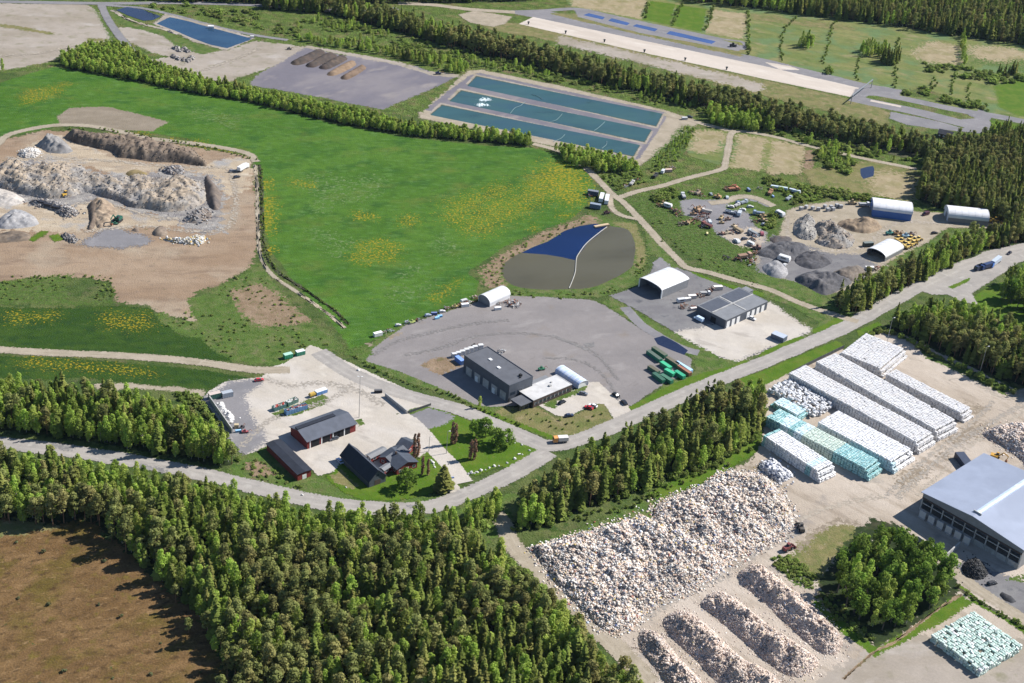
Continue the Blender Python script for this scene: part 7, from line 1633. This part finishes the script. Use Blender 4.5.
# the big lot: rubbish row along the field edge
row = [(215, 318, (.66, .66, .64), 'white storage box at the left end of the field edge row', 'storage_box', .9), (250, 302, (.35, .33, .30), 'grey scrap heap right of the white box at the field edge', 'scrap_pile', .7), (285, 292, (.40, .46, .52), 'pale blue grey scrap heap at the field edge', 'scrap_pile', .8), (330, 262, (.60, .60, .60), 'small white car body at the field edge', 'old_car', .9), (380, 248, (.42, .50, .62), 'pale blue boat hull shaped scrap heap at the field edge', 'scrap_pile', 1.0), (412, 246, (.50, .62, .10), 'lime green machine at the field edge', 'old_machine', .8), (450, 232, (.25, .27, .28), 'grey scrap heap beside the lime green machine', 'scrap_pile', .8), (500, 206, (.35, .42, .55), 'blue grey car body at the field edge', 'old_car', 1.0), (535, 198, (.03, .08, .28), 'dark blue box at the field edge', 'storage_box', .6),
       (552, 222, (.10, .42, .72), 'bright blue box on the lot, lower left of two', 'storage_box', .5), (568, 212, (.10, .42, .72), 'bright blue box on the lot, upper right of two', 'storage_box', .5), (580, 184, (.62, .62, .62), 'white car body between blue boxes and yellow machine', 'old_car', 1.0), (610, 165, (.45, .44, .42), 'grey scrap heap left of the yellow machines', 'scrap_pile', .8), (655, 158, (.60, .45, .12), 'yellow machine at the field edge, left one', 'old_machine', .8), (686, 148, (.55, .36, .10), 'yellow brown machine at the field edge, right one', 'old_machine', .8), (710, 152, (.66, .66, .64), 'white box beside the yellow brown machine', 'storage_box', .8), (740, 136, (.62, .61, .58), 'white scrap heap nearest the tunnel shed', 'scrap_pile', 1.2), (705, 130, (.55, .55, .55), 'pale caravan near the tunnel shed', 'caravan', .9), (770, 106, (.60, .42, .40), 'pinkish scrap heap behind the tunnel shed', 'scrap_pile', .9),
       (897, 170, (.64, .64, .63), 'white box alone on the lot before the tunnel shed', 'storage_box', .7), (905, 136, (.55, .54, .52), 'low pale scrap heap beside the tunnel shed', 'scrap_pile', .8), (985, 140, (.66, .64, .62), 'white rubble heap right of the tunnel shed', 'scrap_pile', 1.5), (960, 128, (.55, .50, .46), 'tan scrap heap right of the tunnel shed', 'scrap_pile', 1.0), (1005, 152, (.64, .63, .61), 'low white heap farthest right of the tunnel shed', 'scrap_pile', 1.0)]
for x, y, c, l, k, s in row: scrap(f1(DN, x, y), c, l, k, random.uniform(.2, .7), s)
scrap(f1(DN, 680, 470), (.03, .18, .60), 'bright blue box at the dark hall corner', 'storage_box', -.9, 1.1)
for k, (x, y) in enumerate(((648, 440), (672, 432), (696, 424), (720, 414), (744, 406), (768, 398), (800, 390))):
    scrap(f1(DN, x, y), (.62, .62, .62), 'white pallet stack in the row behind the dark hall', 'pallet_stack', .35, 2.0, 'white pallets behind the dark hall')
scrap(f1(DN, 765, 380), (.10, .07, .06), 'dark rusty machine behind the dark hall', 'old_machine', .6, .7)
scrap(f1(DN, 920, 412), (.64, .63, .62), 'white scrap heap at the rear corner of the dark hall', 'scrap_pile', 1.2)
scrap(f1(D4, 630, 218), (.03, .30, .14), 'green machine behind the white roofed office', 'old_machine', .5, .8)
# beside the grey workshop
rowb = [(325, 272, (.62, .62, .64), 'white caravan at the left end of the workshop row', 'caravan', 1.1), (365, 262, (.58, .55, .52), 'pale box behind the white caravan in the workshop row', 'storage_box', .8), (395, 246, (.62, .56, .50), 'cream box in the middle of the workshop row', 'storage_box', .9), (440, 234, (.50, .44, .38), 'tan scrap heap in the workshop row', 'scrap_pile', 1.1), (480, 224, (.64, .64, .64), 'white lorry body in the workshop row', 'old_lorry', 1.0), (525, 196, (.60, .52, .44), 'cream scrap heap at the right end of the workshop row', 'scrap_pile', 1.3), (560, 190, (.64, .58, .52), 'cream box by the workshop annex', 'storage_box', 1.0),
        (350, 300, (.58, .38, .28), 'orange brown scrap heap before the cream box', 'scrap_pile', 1.0), (400, 310, (.42, .14, .12), 'dark red scrap heap beside the workshop', 'scrap_pile', .9), (405, 322, (.64, .55, .50), 'pale pink box beside the workshop', 'storage_box', .7), (330, 310, (.50, .45, .40), 'tan scrap heap at the front of the workshop row', 'scrap_pile', .8)]
for x, y, c, l, k, s in rowb: scrap(f1(D7, x, y), c, l, k, .35 + random.uniform(-.2, .2), s)
# scrapyard, item by item
sy = [(425, 90, (.62, .63, .65), 'white lorry at the upper left of the scrapyard', 'old_lorry', 1.1), (500, 72, (.42, .30, .20), 'brown machine at the top of the scrapyard', 'old_machine', 1.2), (470, 70, (.45, .33, .22), 'tan scrap heap left of the brown machine', 'scrap_pile', 1.1), (520, 82, (.35, .30, .25), 'dull brown scrap heap right of the brown machine', 'scrap_pile', .9), (568, 76, (.35, .45, .50), 'grey blue car body at the top of the scrapyard', 'old_car', 1.0), (600, 92, (.58, .32, .10), 'orange machine with pale roof at the top of the scrapyard', 'old_machine', 1.1), (650, 94, (.50, .56, .62), 'silver car body beside the scrapyard track', 'old_car', 1.2), (690, 42, (.60, .14, .06), 'bright orange red scrap stack at the top right', 'scrap_pile', 1.3), (682, 56, (.62, .20, .07), 'bright orange lorry at the top right of the scrapyard', 'old_lorry', 1.2), (645, 48, (.34, .16, .10), 'rusty scrap heap left of the orange lorry', 'scrap_pile', 1.1),
      (760, 56, (.06, .13, .28), 'dark blue box at the top right of the scrapyard', 'storage_box', .7), (815, 46, (.45, .44, .42), 'grey scrap heap beyond the dark blue box', 'scrap_pile', .8), (870, 72, (.50, .22, .08), 'orange lorry with white box at the right of the scrapyard', 'old_lorry', 1.1), (885, 88, (.10, .25, .55), 'bright blue box at the right of the scrapyard', 'storage_box', .45), (320, 130, (.55, .38, .14), 'yellow machine at the left end of the scrapyard', 'old_machine', 1.1), (345, 140, (.64, .64, .64), 'white caravan at the left end of the scrapyard', 'caravan', 1.2), (300, 132, (.42, .30, .18), 'tan scrap heap at the left end of the scrapyard', 'scrap_pile', .9), (395, 172, (.22, .14, .11), 'rusty brown scrap row below the white caravan', 'scrap_pile', 1.5), (370, 162, (.20, .13, .10), 'dark rusty scrap heap near the white caravan', 'scrap_pile', 1.2),
      (495, 160, (.58, .33, .14), 'large orange machine in the middle of the scrapyard', 'old_machine', 1.3), (510, 150, (.55, .36, .20), 'tan orange machine behind the large orange one', 'old_machine', 1.0), (478, 180, (.50, .28, .12), 'orange brown machine before the large orange one', 'old_machine', 1.0), (545, 168, (.60, .55, .50), 'pale lorry in the middle of the scrapyard', 'old_lorry', 1.1), (535, 186, (.25, .09, .07), 'dark red scrap heap before the pale lorry', 'scrap_pile', 1.3), (515, 200, (.22, .12, .09), 'rusty scrap heap in the lower row', 'scrap_pile', 1.3), (480, 212, (.24, .10, .07), 'rusty red scrap heap in the lower row', 'scrap_pile', 1.3), (440, 226, (.45, .27, .12), 'orange brown machine at the left end of the lower row', 'old_machine', 1.0), (410, 230, (.24, .17, .13), 'dark scrap heap at the far left of the lower row', 'scrap_pile', 1.0), (460, 218, (.52, .34, .12), 'yellow machine in the lower row', 'old_machine', .9), (545, 240, (.30, .08, .07), 'dark red lorry at the lower right of the middle group', 'old_lorry', 1.2), (560, 226, (.55, .60, .64), 'pale grey caravan behind the dark red lorry', 'caravan', 1.0), (528, 244, (.12, .14, .18), 'dark scrap heap beside the dark red lorry', 'scrap_pile', 1.0), (548, 280, (.58, .45, .12), 'yellow box alone in the grass', 'storage_box', .5),
      (620, 200, (.58, .40, .16), 'yellow machine in the centre of the gravel', 'old_machine', 1.0), (655, 206, (.42, .24, .14), 'brown machine in the centre of the gravel', 'old_machine', .9), (622, 224, (.60, .42, .16), 'yellow machine in front of the other yellow one', 'old_machine', .8), (685, 240, (.55, .40, .22), 'tan machine right of the yellow ones', 'old_machine', .8), (650, 276, (.62, .48, .30), 'cream and yellow machine at the lower centre', 'old_machine', 1.0), (620, 280, (.50, .24, .15), 'rust red machine at the lower centre', 'old_machine', .8), (705, 264, (.62, .44, .22), 'yellow and white lorry at the lower centre', 'old_lorry', 1.2), (680, 274, (.40, .32, .26), 'brown scrap heap beside the yellow and white lorry', 'scrap_pile', .9), (700, 318, (.62, .64, .66), 'white car body at the bottom of the scrapyard', 'old_car', 1.5), (738, 306, (.06, .07, .10), 'black car body at the bottom of the scrapyard', 'old_car', 1.2), (790, 300, (.30, .40, .50), 'grey blue scrap row at the bottom right', 'scrap_pile', 1.5), (770, 334, (.66, .68, .68), 'white van body at the bottom right of the scrapyard', 'caravan', 1.0), (780, 278, (.42, .46, .50), 'grey lorry at the right of the scrapyard', 'old_lorry', 1.1), (770, 282, (.08, .08, .10), 'dark car body beside the grey lorry', 'old_car', 1.2), (828, 280, (.38, .06, .10), 'dark red car body at the right edge', 'old_car', 1.4),
      (670, 142, (.60, .58, .55), 'white car body in the upper right cluster', 'old_car', 1.2), (710, 120, (.12, .20, .36), 'blue car body at the top of the upper right cluster', 'old_car', 1.2), (735, 122, (.40, .48, .58), 'grey blue lorry in the upper right cluster', 'old_lorry', 1.0), (700, 136, (.64, .64, .64), 'white lorry in the upper right cluster', 'old_lorry', .9), (768, 142, (.55, .55, .55), 'pale car body at the right of the upper right cluster', 'old_car', 1.2), (730, 156, (.58, .57, .56), 'white car body at the lower side of the upper right cluster', 'old_car', 1.1), (712, 182, (.45, .50, .56), 'silver blue caravan below the upper right cluster', 'caravan', 1.2), (680, 172, (.52, .54, .58), 'silver car body below the upper right cluster', 'old_car', 1.2), (690, 180, (.30, .34, .40), 'grey scrap heap below the upper right cluster', 'scrap_pile', .8), (810, 180, (.25, .36, .52), 'blue grey lorry in the right cluster', 'old_lorry', 1.2), (835, 190, (.58, .38, .14), 'yellow machine in the right cluster', 'old_machine', 1.0), (825, 212, (.55, .34, .14), 'orange yellow machine at the lower right cluster', 'old_machine', 1.1), (848, 216, (.50, .36, .18), 'tan machine at the lower right cluster', 'old_machine', .9), (840, 232, (.32, .36, .42), 'grey car body below the orange yellow machine', 'old_car', 1.1), (790, 214, (.14, .12, .10), 'dark scrap heap left of the orange yellow machine', 'scrap_pile', .9),
      (740, 402, (.52, .28, .16), 'orange brown tank lorry at the bottom of the scrapyard', 'old_lorry', 1.5), (800, 354, (.30, .14, .11), 'rusty red machine above the dark stockpile', 'old_machine', 1.2), (790, 380, (.34, .20, .15), 'rusty scrap heap above the grey gravel', 'scrap_pile', 1.2), (700, 412, (.16, .12, .12), 'dark scrap heap left of the orange brown tank lorry', 'scrap_pile', 1.2), (650, 404, (.10, .09, .10), 'black scrap heap at the lower left of the scrapyard', 'scrap_pile', 1.1), (770, 426, (.45, .47, .50), 'grey slab scrap heap before the tank lorry', 'scrap_pile', 1.5), (920, 184, (.64, .64, .66), 'white caravan at the edge of the stockpile yard', 'caravan', 1.4), (940, 416, (.62, .62, .62), 'white caravan between the dark stockpiles', 'caravan', 1.6), (945, 440, (.60, .60, .60), 'white car body below the white caravan', 'old_car', 1.1), (965, 102, (.40, .48, .56), 'pale grey lorry beyond the scrapyard', 'old_lorry', 1.0)]
for x, y, c, l, k, s in sy: scrap(f1(SZ, x, y), c, l, k, None, s)
wagon(f1(SZ, 870, 44), f1(SZ, 960, 58), 'long pale trailer at the top right of the scrapyard', body=(.42, .50, .55), cover=(.5, .58, .62))
wagon(f1(SZ, 965, 60), f1(SZ, 1024, 74), 'long silver trailer beyond the pale one', body=(.45, .50, .55), cover=(.5, .55, .6))
wagon(f1(SZ, 640, 165), f1(SZ, 720, 185), 'flat grey trailer in the middle of the scrapyard', body=(.35, .38, .42))
# by the pond road
scrap(f1(R7, 325, 98), (.07, .09, .13), 'dark blue cabin beside the pond, upper one', 'storage_box', -.2, 1.3)
scrap(f1(R7, 312, 106), (.05, .06, .09), 'dark scrap heap left of the upper dark cabin', 'scrap_pile', 1.0)
scrap(f1(R7, 334, 150), (.10, .15, .22), 'dark blue cabin beside the pond, lower one', 'storage_box', -.2, 1.3)
container(f1(R7, 355, 128), f1(R7, 362, 104), (.66, .67, .68), 'white container by the pond road, left of two', H=2.6)
container(f1(R7, 377, 136), f1(R7, 382, 110), (.64, .65, .67), 'white container by the pond road, right of two', H=2.6)
scrap(f1(R7, 380, 172), (.10, .035, .045), 'dark red machine between the pond and its road', 'old_machine', .5, .9)
scrap(f1(R7, 456, 64), (.62, .60, .58), 'white scrap heap at the fork of the gravel roads', 'scrap_pile', 1.5)
scrap(f1(R7, 478, 58), (.60, .58, .56), 'white lorry at the fork of the gravel roads', 'old_lorry', 1.2)
scrap(f1(R7, 500, 44), (.16, .22, .16), 'green scrap heap behind the white lorry', 'scrap_pile', 1.1)
scrap(f1(R7, 570, 28), (.05, .055, .06), 'black lorry by the birches', 'old_lorry', 1.2)
scrap(f1(R7, 600, 12), (.60, .60, .62), 'white caravan by the birches', 'caravan', 1.2)
scrap(f1(R7, 622, 8), (.50, .30, .22), 'rusty red box by the birches', 'storage_box', .3, .9)
scrap(f1(R3, 640, 664), (.45, .42, .38), 'pale scrap heap at the end of the birches', 'scrap_pile', 1.3)
# raft and boom on the pond
b = densify([P(*q)[:2] for q in R7([(380, 226), (350, 248), (300, 290), (270, 330), (260, 352), (256, 400), (245, 435), (232, 466)])], 1.2, False)
m = MB(); c0 = b[0]
for p_, q_ in zip(b[:-1], b[1:]): m.bar((p_[0] - c0[0], p_[1] - c0[1], .25), (q_[0] - c0[0], q_[1] - c0[1], .25), .26, 6)
o = m.build('floating_boom', plain('boom_float', (.36, .345, .31), .7)); o.location = (c0[0], c0[1], .1); tag(o, 'pale floating boom dividing the pond into blue and brown water', 'boom')
m = MB(); pr_ = P(*f1(R7, 360, 221)); rr = empty('raft', (pr_[0], pr_[1], .2), .55); tag(rr, 'tan wooden raft on the upper shore of the divided pond', 'raft')
MB().box(-5, 5, -1.2, 1.2, 0, .6).build('deck', paint((.46, .35, .22), .8), rr); MB().box(-5, 5, -1.3, -1.22, .3, .9).build('rail', paint((.4, .3, .2), .8), rr)
# aerators in a treatment basin: frothing water
for (x, y, l) in ((900, 392, 'white froth patch from an aerator in the middle basin, upper one'), (888, 412, 'white froth patch from an aerator in the middle basin, lower one')):
    q = [(x - 20, y), (x - 5, y - 6), (x + 20, y - 4), (x + 28, y + 3), (x + 6, y + 4), (x - 10, y + 6)]
    sheet('froth_patch', R2(q), M['froth'] if 'froth' in M else M.setdefault('froth', ground_mat('white_froth', (.62, .70, .72), [((.45, .55, .57), 2, .4, .6)], .1, .6, edge=(1.5, 2.4, .6))), 5, 1, kind='stuff', label=l)
# curtains in the basins
for pts, l in ((R3([(0, 448), (20, 425), (40, 418), (60, 400)]), 'thin float line at the left of the middle basin'), (R3([(155, 480), (180, 474), (200, 455), (205, 448)]), 'thin float line in the left part of the middle basin'), (R3([(330, 515), (345, 505), (362, 490), (372, 480)]), 'thin float line in the right part of the middle basin'), (R3([(170, 558), (200, 545), (215, 530)]), 'thin float line in the nearest basin'), (R3([(85, 372), (110, 380), (128, 392)]), 'thin float line in the farthest basin'), (R3([(360, 585), (378, 570), (380, 556)]), 'thin float line at the right of the nearest basin')):
    b = densify([P(*q)[:2] for q in pts], 2, False); c0 = b[0]; m = MB()
    for p_, q_ in zip(b[:-1], b[1:]): m.bar((p_[0] - c0[0], p_[1] - c0[1], .1), (q_[0] - c0[0], q_[1] - c0[1], .1), .15, 5)
    o = m.build('float_line', plain('float_line', (.16, .24, .25), .7)); o.location = (c0[0], c0[1], .25); tag(o, l, 'float line')
car(f1(R3, 705, 462), f1(R3, 730, 466), (.05, .06, .07), 'dark car at the corner of the treatment basins')
scrap(f1(R3, 685, 470), (.40, .42, .44), 'grey box at the corner of the treatment basins', 'storage_box', .3, .8)
scrap(f1(R2, 720, 292), (.03, .05, .16), 'dark blue machine at the upper corner of the compost pad', 'old_machine', .3, 1.0)
scrap(f1(R2, 135, 195), (.15, .15, .15), 'small dark machine on the sand left of the compost rows', 'old_machine', .3, .8)
scrap(f1(R3, 876, 184), (.04, .04, .05), 'dark machine at the end of the strip ponds', 'old_machine', .3, 1.3)
scrap(f1(R1, 828, 112), (.64, .63, .62), 'white box on the bank of the blue pond', 'storage_box', .2, .9)
scrap(f1(R1, 990, 148), (.6, .6, .58), 'white box at the right end of the blue pond', 'storage_box', .2, .6)
for k, (x, y) in enumerate(((72, 96), (218, 132), (370, 166), (527, 206), (687, 238), (850, 274))):
    p = P(*f1(R3, x, y)); o = empty('marker_post', (p[0], p[1], .05)); tag(o, 'dark marker post along the lower edge of the pale concrete strip', 'post', 'marker posts along the concrete strip')
    MB().box(-.5, .5, -.3, .3, -.1, 2.2).build('post', M['fence_mesh'], o); MB().box(-.9, .9, -.1, .1, 1.4, 2.6).build('board', M['steel'], o)
# gantry over the strip
p, q = P(*f1(R4, 340, 408)), P(*f1(R4, 420, 345)); o = empty('gantry', (*((p + q) / 2)[:2], .05), math.atan2(q[1] - p[1], q[0] - p[0])); tag(o, 'thin steel gantry across the end of the concrete strip', 'gantry'); h_ = float(np.linalg.norm(p - q)) / 2
for s in (-1, 1): MB().box(s * h_ - .25, s * h_ + .25, -.25, .25, -.2, 6).build('post', M['steel'], o)
MB().box(-h_ - .25, h_ + .25, -.3, .3, 6.003, 6.8).build('beam', M['steel'], o)
# rocks and stones
for k, (x, y) in enumerate(((690, 190), (705, 200), (722, 192), (735, 202), (690, 228), (705, 232), (722, 236), (738, 238), (680, 222), (748, 228))):
    p = P(*f1(R1, x, y)); heap_p = [(f1(R1, x + 14 * math.cos(a) * random.uniform(.7, 1.2), y + 6 * math.sin(a) * random.uniform(.7, 1.2))) for a in np.linspace(0, 6.283, 8)[:-1]]
    heap('stone_pile', heap_p, 1.6, .9, M['heap'], [(.34, .32, .30), (.25, .235, .22)], 'pale stone pile on the sand beside the road to the blue pond', 'pile', 1.2, .5, 40, (.5, 1.6), RUB, 'stone piles on the northern sand')
M['stone'] = plain('white_stone', (.56, .55, .53), .8, var=.2, size=.5)
def stone_mesh(s):
    m = MB(); v = [Vector((1, 0, .3)), Vector((.5, .8, .25)), Vector((-.5, .7, .3)), Vector((-1, 0, .25)), Vector((-.4, -.8, .3)), Vector((.6, -.7, .25))]
    v = [a * random.uniform(.75, 1.1) for a in v]; top = [Vector((a.x * .6, a.y * .6, .75 * random.uniform(.8, 1.2))) for a in v]; bot = [Vector((a.x, a.y, -.2)) for a in v]
    m.v = [tuple(x * s) for x in bot + v + top]; n = 6
    for r_ in (0, 1):
        for i in range(n): m.f.append([r_ * n + i, r_ * n + (i + 1) % n, (r_ + 1) * n + (i + 1) % n, (r_ + 1) * n + i]); m.m.append(0)
    m.f.append([12 + i for i in range(n)]); m.m.append(0); m.f.append(list(range(n))[::-1]); m.m.append(0)
    return m.mesh('stone', M['stone'])
SM = [stone_mesh(.7), stone_mesh(.95), stone_mesh(.55)]
def stones(pts, label, group):
    for i, q in enumerate(pts):
        p = P(*q); o = link(bpy.data.objects.new('stone', SM[i % 3])); o.location = (p[0], p[1], .1); o.rotation_euler = (0, 0, random.random() * 6); tag(o, label, 'stone', group)
stones(A3([(268, 606), (280, 600), (292, 604), (305, 600), (318, 592), (335, 590), (350, 582), (370, 576), (388, 574), (420, 563), (450, 547), (480, 530), (508, 514), (420, 476), (450, 484), (478, 492)]), 'white stone along the edge of the lawn triangle', 'stones round the lawn triangle')
stones(D5([(690, 255), (700, 268), (705, 282), (712, 296), (940, 330), (968, 325)]), 'white stone beside the paved path to the house', 'stones along the path')
stones(A2([(560, 400), (700, 120), (652, 580), (480, 610)]) + A6([(530, 185), (545, 190), (560, 200)]), 'pale stone lying on rough grass', 'loose stones')
stones([(477, 512), (482, 511), (487, 513), (491, 516), (484, 516), (474, 515), (495, 519)], 'white stone in the row by the road junction and forest', 'stones by the junction')
for px, l in ((f1(A3, 468, 530), 'white box standing on the lawn triangle'), (f1(D5, 823, 362), 'blue bin on the lawn beside the conifer')):
    scrap(px, (.64, .64, .64) if 'white' in l else (.05, .14, .4), l, 'storage_box', .3, .25)
# lamp posts
lamp(f1(A2, 703, 305), 22, 'tall lamp mast in the gravel yard beside the red hall', 2)
lamp(f1(A3, 182, 525), 12, 'slim white flagpole like lamp post on the lawn')
lamp((886, 346), 17, 'tall pole at the left side of the wood behind the bales')
lamp((979, 375), 17, 'tall pole at the right side of the wood behind the bales')
lamp(f1(D5, 675, 196), 8, 'short lamp post on the path beside the red columnar trees')
# single trees near the buildings
def one(px, kind, var, s, label, group=None, sz=None):
    p = P(*px); tree(kind, var, p[0], p[1], (s, s, sz or s), random.random() * 6, label, group)
one(f1(D5, 540, 428), 'round_tree', 2, 1.2, 'round bright green tree beside the red house', None, 1.1)
one(f1(D5, 765, 432), 'spruce_tree', 3, 2.1, 'bushy dark conifer on the lawn by the road corner', None, .82)
one(f1(A3, 335, 462), 'round_tree', 1, 1.05, 'round green tree on the lawn triangle, upper left of the three', None, 1.3)
one(f1(A3, 298, 458), 'round_tree', 0, .95, 'smaller round tree left of the other two on the lawn triangle', None, 1.1)
one(f1(A3, 412, 498), 'round_tree', 3, 1.15, 'round green tree on the lawn triangle, right one of the three', None, 1.25)
one(f1(A3, 372, 492), 'round_tree', 2, .95, 'small round tree between the larger two on the lawn triangle', None, 1.05)
for x, y, l in ((203, 488, 'red brown columnar tree at the upper left of the lawn, left of a pair'), (218, 486, 'red brown columnar tree at the upper left of the lawn, right of a pair'), (278, 545, 'red brown columnar tree in the middle of the lawn, left of a pair'), (293, 548, 'red brown columnar tree in the middle of the lawn, right of a pair'), (55, 540, 'red brown columnar tree nearest the house wall, left of a pair'), (70, 536, 'red brown columnar tree nearest the house wall, right of a pair'), (88, 608, 'short red brown columnar tree on the house lawn, left of a pair'), (108, 612, 'short red brown columnar tree on the house lawn, right of a pair')):
    one(f1(A3, x, y), 'columnar_tree', random.randrange(4), 1.45 if 'short' not in l else 1.2, l, None, 1.2 if 'short' not in l else 1.1)
one(f1(A3, 312, 345), 'birch_tree', 1, .55, 'small leafy tree at the front corner of the dark hall')
one((466, 524), 'birch_tree', 2, .95, 'birch by the road junction, left of a pair'); one((480, 522), 'birch_tree', 0, 1.0, 'birch by the road junction, right of a pair'); one((490, 520), 'birch_tree', 3, 1.0, 'birch nearest the gravel road fork')
for x, y in ((470, 352), (500, 372), (515, 392), (560, 400), (575, 395), (590, 420), (612, 428), (640, 432), (655, 412), (700, 420), (742, 398), (760, 380), (790, 372), (680, 405), (628, 395), (540, 372), (440, 356), (590, 402)):
    q = f1(A3, x, y); p = P(*q); tree('shrub', random.randrange(4), p[0], p[1], random.uniform(.4, .65), random.random() * 6, 'small planted shrub on the grass bank below the office', 'planted shrubs below the office')
for k, (x, y) in enumerate(((-5, 75), (3, 72), (-14, 80))):
    one((x, y), 'birch_tree', k, .85, 'leafy tree at the left edge above the green field', 'trees at the left edge')

# machines parked beside the small arched shed
pk = [(270, 305, (.04, .32, .26), 'teal green machine at the left of the yellow machines', 'old_machine', 1.2), (320, 305, (.45, .24, .08), 'orange brown machine at the upper left of the yellow group', 'old_machine', 1.1), (345, 318, (.42, .22, .08), 'rusty orange machine behind the pale blue one', 'old_machine', 1.1), (380, 325, (.30, .55, .70), 'pale blue machine in the middle of the yellow group', 'old_machine', 1.2), (415, 312, (.16, .16, .18), 'dark grey machine at the upper right of the yellow group', 'old_machine', 1.0),
      (325, 345, (.72, .50, .16), 'yellow machine nearest the arched shed roof', 'wheel', 1), (350, 362, (.74, .52, .16), 'yellow machine in the lower left of the group', 'wheel', 1), (375, 385, (.74, .54, .18), 'yellow machine at the lower end of the group', 'wheel', 1), (400, 368, (.72, .52, .16), 'yellow machine in the centre of the group', 'wheel', 1), (412, 345, (.70, .50, .15), 'yellow machine below the dark grey one', 'wheel', 1), (440, 355, (.74, .54, .18), 'yellow machine in the right part of the group', 'wheel', 1), (465, 350, (.74, .55, .2), 'yellow machine at the right end of the group', 'wheel', 1), (430, 380, (.70, .50, .16), 'yellow machine at the lower right of the group', 'wheel', 1), (395, 398, (.74, .54, .18), 'yellow machine nearest the grass strip', 'wheel', 1)]
for x, y, c, l, k, s_ in pk:
    if k == 'wheel': loader(f1(D8, x, y), f1(D8, x + 25, y - 12), c, l, 'wheel_loader', 'yellow machines by the arched shed', 1.0)
    else: scrap(f1(D8, x, y), c, l, k, .4, s_)
loader(f1(D8, 955, 222), f1(D8, 985, 226), (.66, .44, .10), 'yellow machine at the right end of the white arched shed'); loader(f1(D8, 995, 222), f1(D8, 1024, 228), (.62, .40, .10), 'yellow machine farther right of the white arched shed')
scrap(f1(D8, 120, 385), (.05, .08, .07), 'dark green box before the open end of the small arched shed', 'storage_box', .3, 1.2)
scrap(f1(D8, 130, 548), (.60, .58, .56), 'white box at the edge of the roadside trees', 'storage_box', .2, 1.0); scrap(f1(D8, 185, 545), (.42, .22, .17), 'rusty red scrap heap at the edge of the roadside trees', 'scrap_pile', .2, 1.4)
scrap(f1(D8, 15, 98), (.50, .36, .16), 'tan machine left of the blue arched shed', 'old_machine', .2, 1.3); scrap(f1(D8, 95, 112), (.55, .58, .62), 'pale lorry left of the blue arched shed', 'old_lorry', .2, 1.2)
for k, (x, y) in enumerate(((145, 158), (165, 152), (190, 156), (212, 160), (238, 150), (262, 152), (285, 146), (300, 150), (250, 162), (270, 160))):
    scrap(f1(R8, x, y), (.38, .38, .39), 'grey stack of slabs in the row at the top of the stockpile yard', 'pallet_stack', random.random(), 1.9, 'grey slab stacks in the stockpile yard')
# ------------------------------------------------------------------ light, sky, camera
SUN_EL, SUN_AZ = rad(41), math.atan2(4.54, 9.93)      # direction to the sun: azimuth measured from +x towards +y
sd = Vector((math.cos(SUN_EL) * math.cos(SUN_AZ), math.cos(SUN_EL) * math.sin(SUN_AZ), math.sin(SUN_EL)))
sl = bpy.data.lights.new('sun', 'SUN'); sl.energy = 5.0; sl.angle = rad(.5); sl.color = (1, .955, .89)
so = bpy.data.objects.new('sun', sl); so.location = (0, 500, 800); so.rotation_euler = sd.to_track_quat('Z', 'Y').to_euler(); COL.objects.link(so)
w = bpy.data.worlds.new('World'); scene.world = w; w.use_nodes = True
nt = w.node_tree; bg = nt.nodes['Background']
sk = nt.nodes.new('ShaderNodeTexSky'); sk.sky_type = 'NISHITA'; sk.sun_disc = False
sk.sun_elevation = SUN_EL; sk.sun_rotation = math.pi / 2 - SUN_AZ
sk.altitude = 300; sk.air_density = 1.0; sk.dust_density = .1; sk.ozone_density = 3.5
nt.links.new(sk.outputs[0], bg.inputs[0]); bg.inputs[1].default_value = .078
cd = bpy.data.cameras.new('camera'); cd.lens = LENS; cd.sensor_width = 36; cd.sensor_fit = 'HORIZONTAL'; cd.clip_start = 1; cd.clip_end = 20000
co = bpy.data.objects.new('camera', cd); COL.objects.link(co); scene.camera = co
# right, up and back axes of the camera from the same survey model
cr_, sr_ = math.cos(ROLL), math.sin(ROLL)
def raw(u, v): 
    return Vector((u, FPX * math.cos(PITCH) - v * math.sin(PITCH), -FPX * math.sin(PITCH) - v * math.cos(PITCH)))
def ray(x, y):
    u, v = x, y
    return raw(cr_ * u - sr_ * v, sr_ * u + cr_ * v)
fw = ray(0, 0).normalized(); rt = (ray(1, 0) - ray(0, 0)).normalized(); up = (ray(0, -1) - ray(0, 0)).normalized()
co.matrix_world = Matrix(((rt.x, up.x, -fw.x, 0), (rt.y, up.y, -fw.y, 0), (rt.z, up.z, -fw.z, CAMH), (0, 0, 0, 1)))
scene.render.engine = 'CYCLES'
scene.cycles.max_bounces = 6; scene.cycles.diffuse_bounces = 4; scene.cycles.glossy_bounces = 2; scene.cycles.transmission_bounces = 3; scene.cycles.transparent_max_bounces = 24
scene.view_settings.view_transform = 'Standard'; scene.view_settings.look = 'None'; scene.view_settings.exposure = .75; scene.view_settings.gamma = 1

# ------------------------------------------------------------------ the air
hm, hnt, hout = newmat('thin_air')
pv = hnt.nodes.new('ShaderNodeVolumePrincipled'); pv.inputs['Color'].default_value = (.55, .72, 1, 1); pv.inputs['Density'].default_value = .000013; pv.inputs['Anisotropy'].default_value = .2
hnt.links.new(pv.outputs[0], hout.inputs['Volume'])
hb = MB().box(-3001, 3001, -801, 4501, -1, CAMH + 10); hz_ = hb.build('haze', hm); tag(hz_, kind='stuff')
scene.cycles.volume_bounces = 0
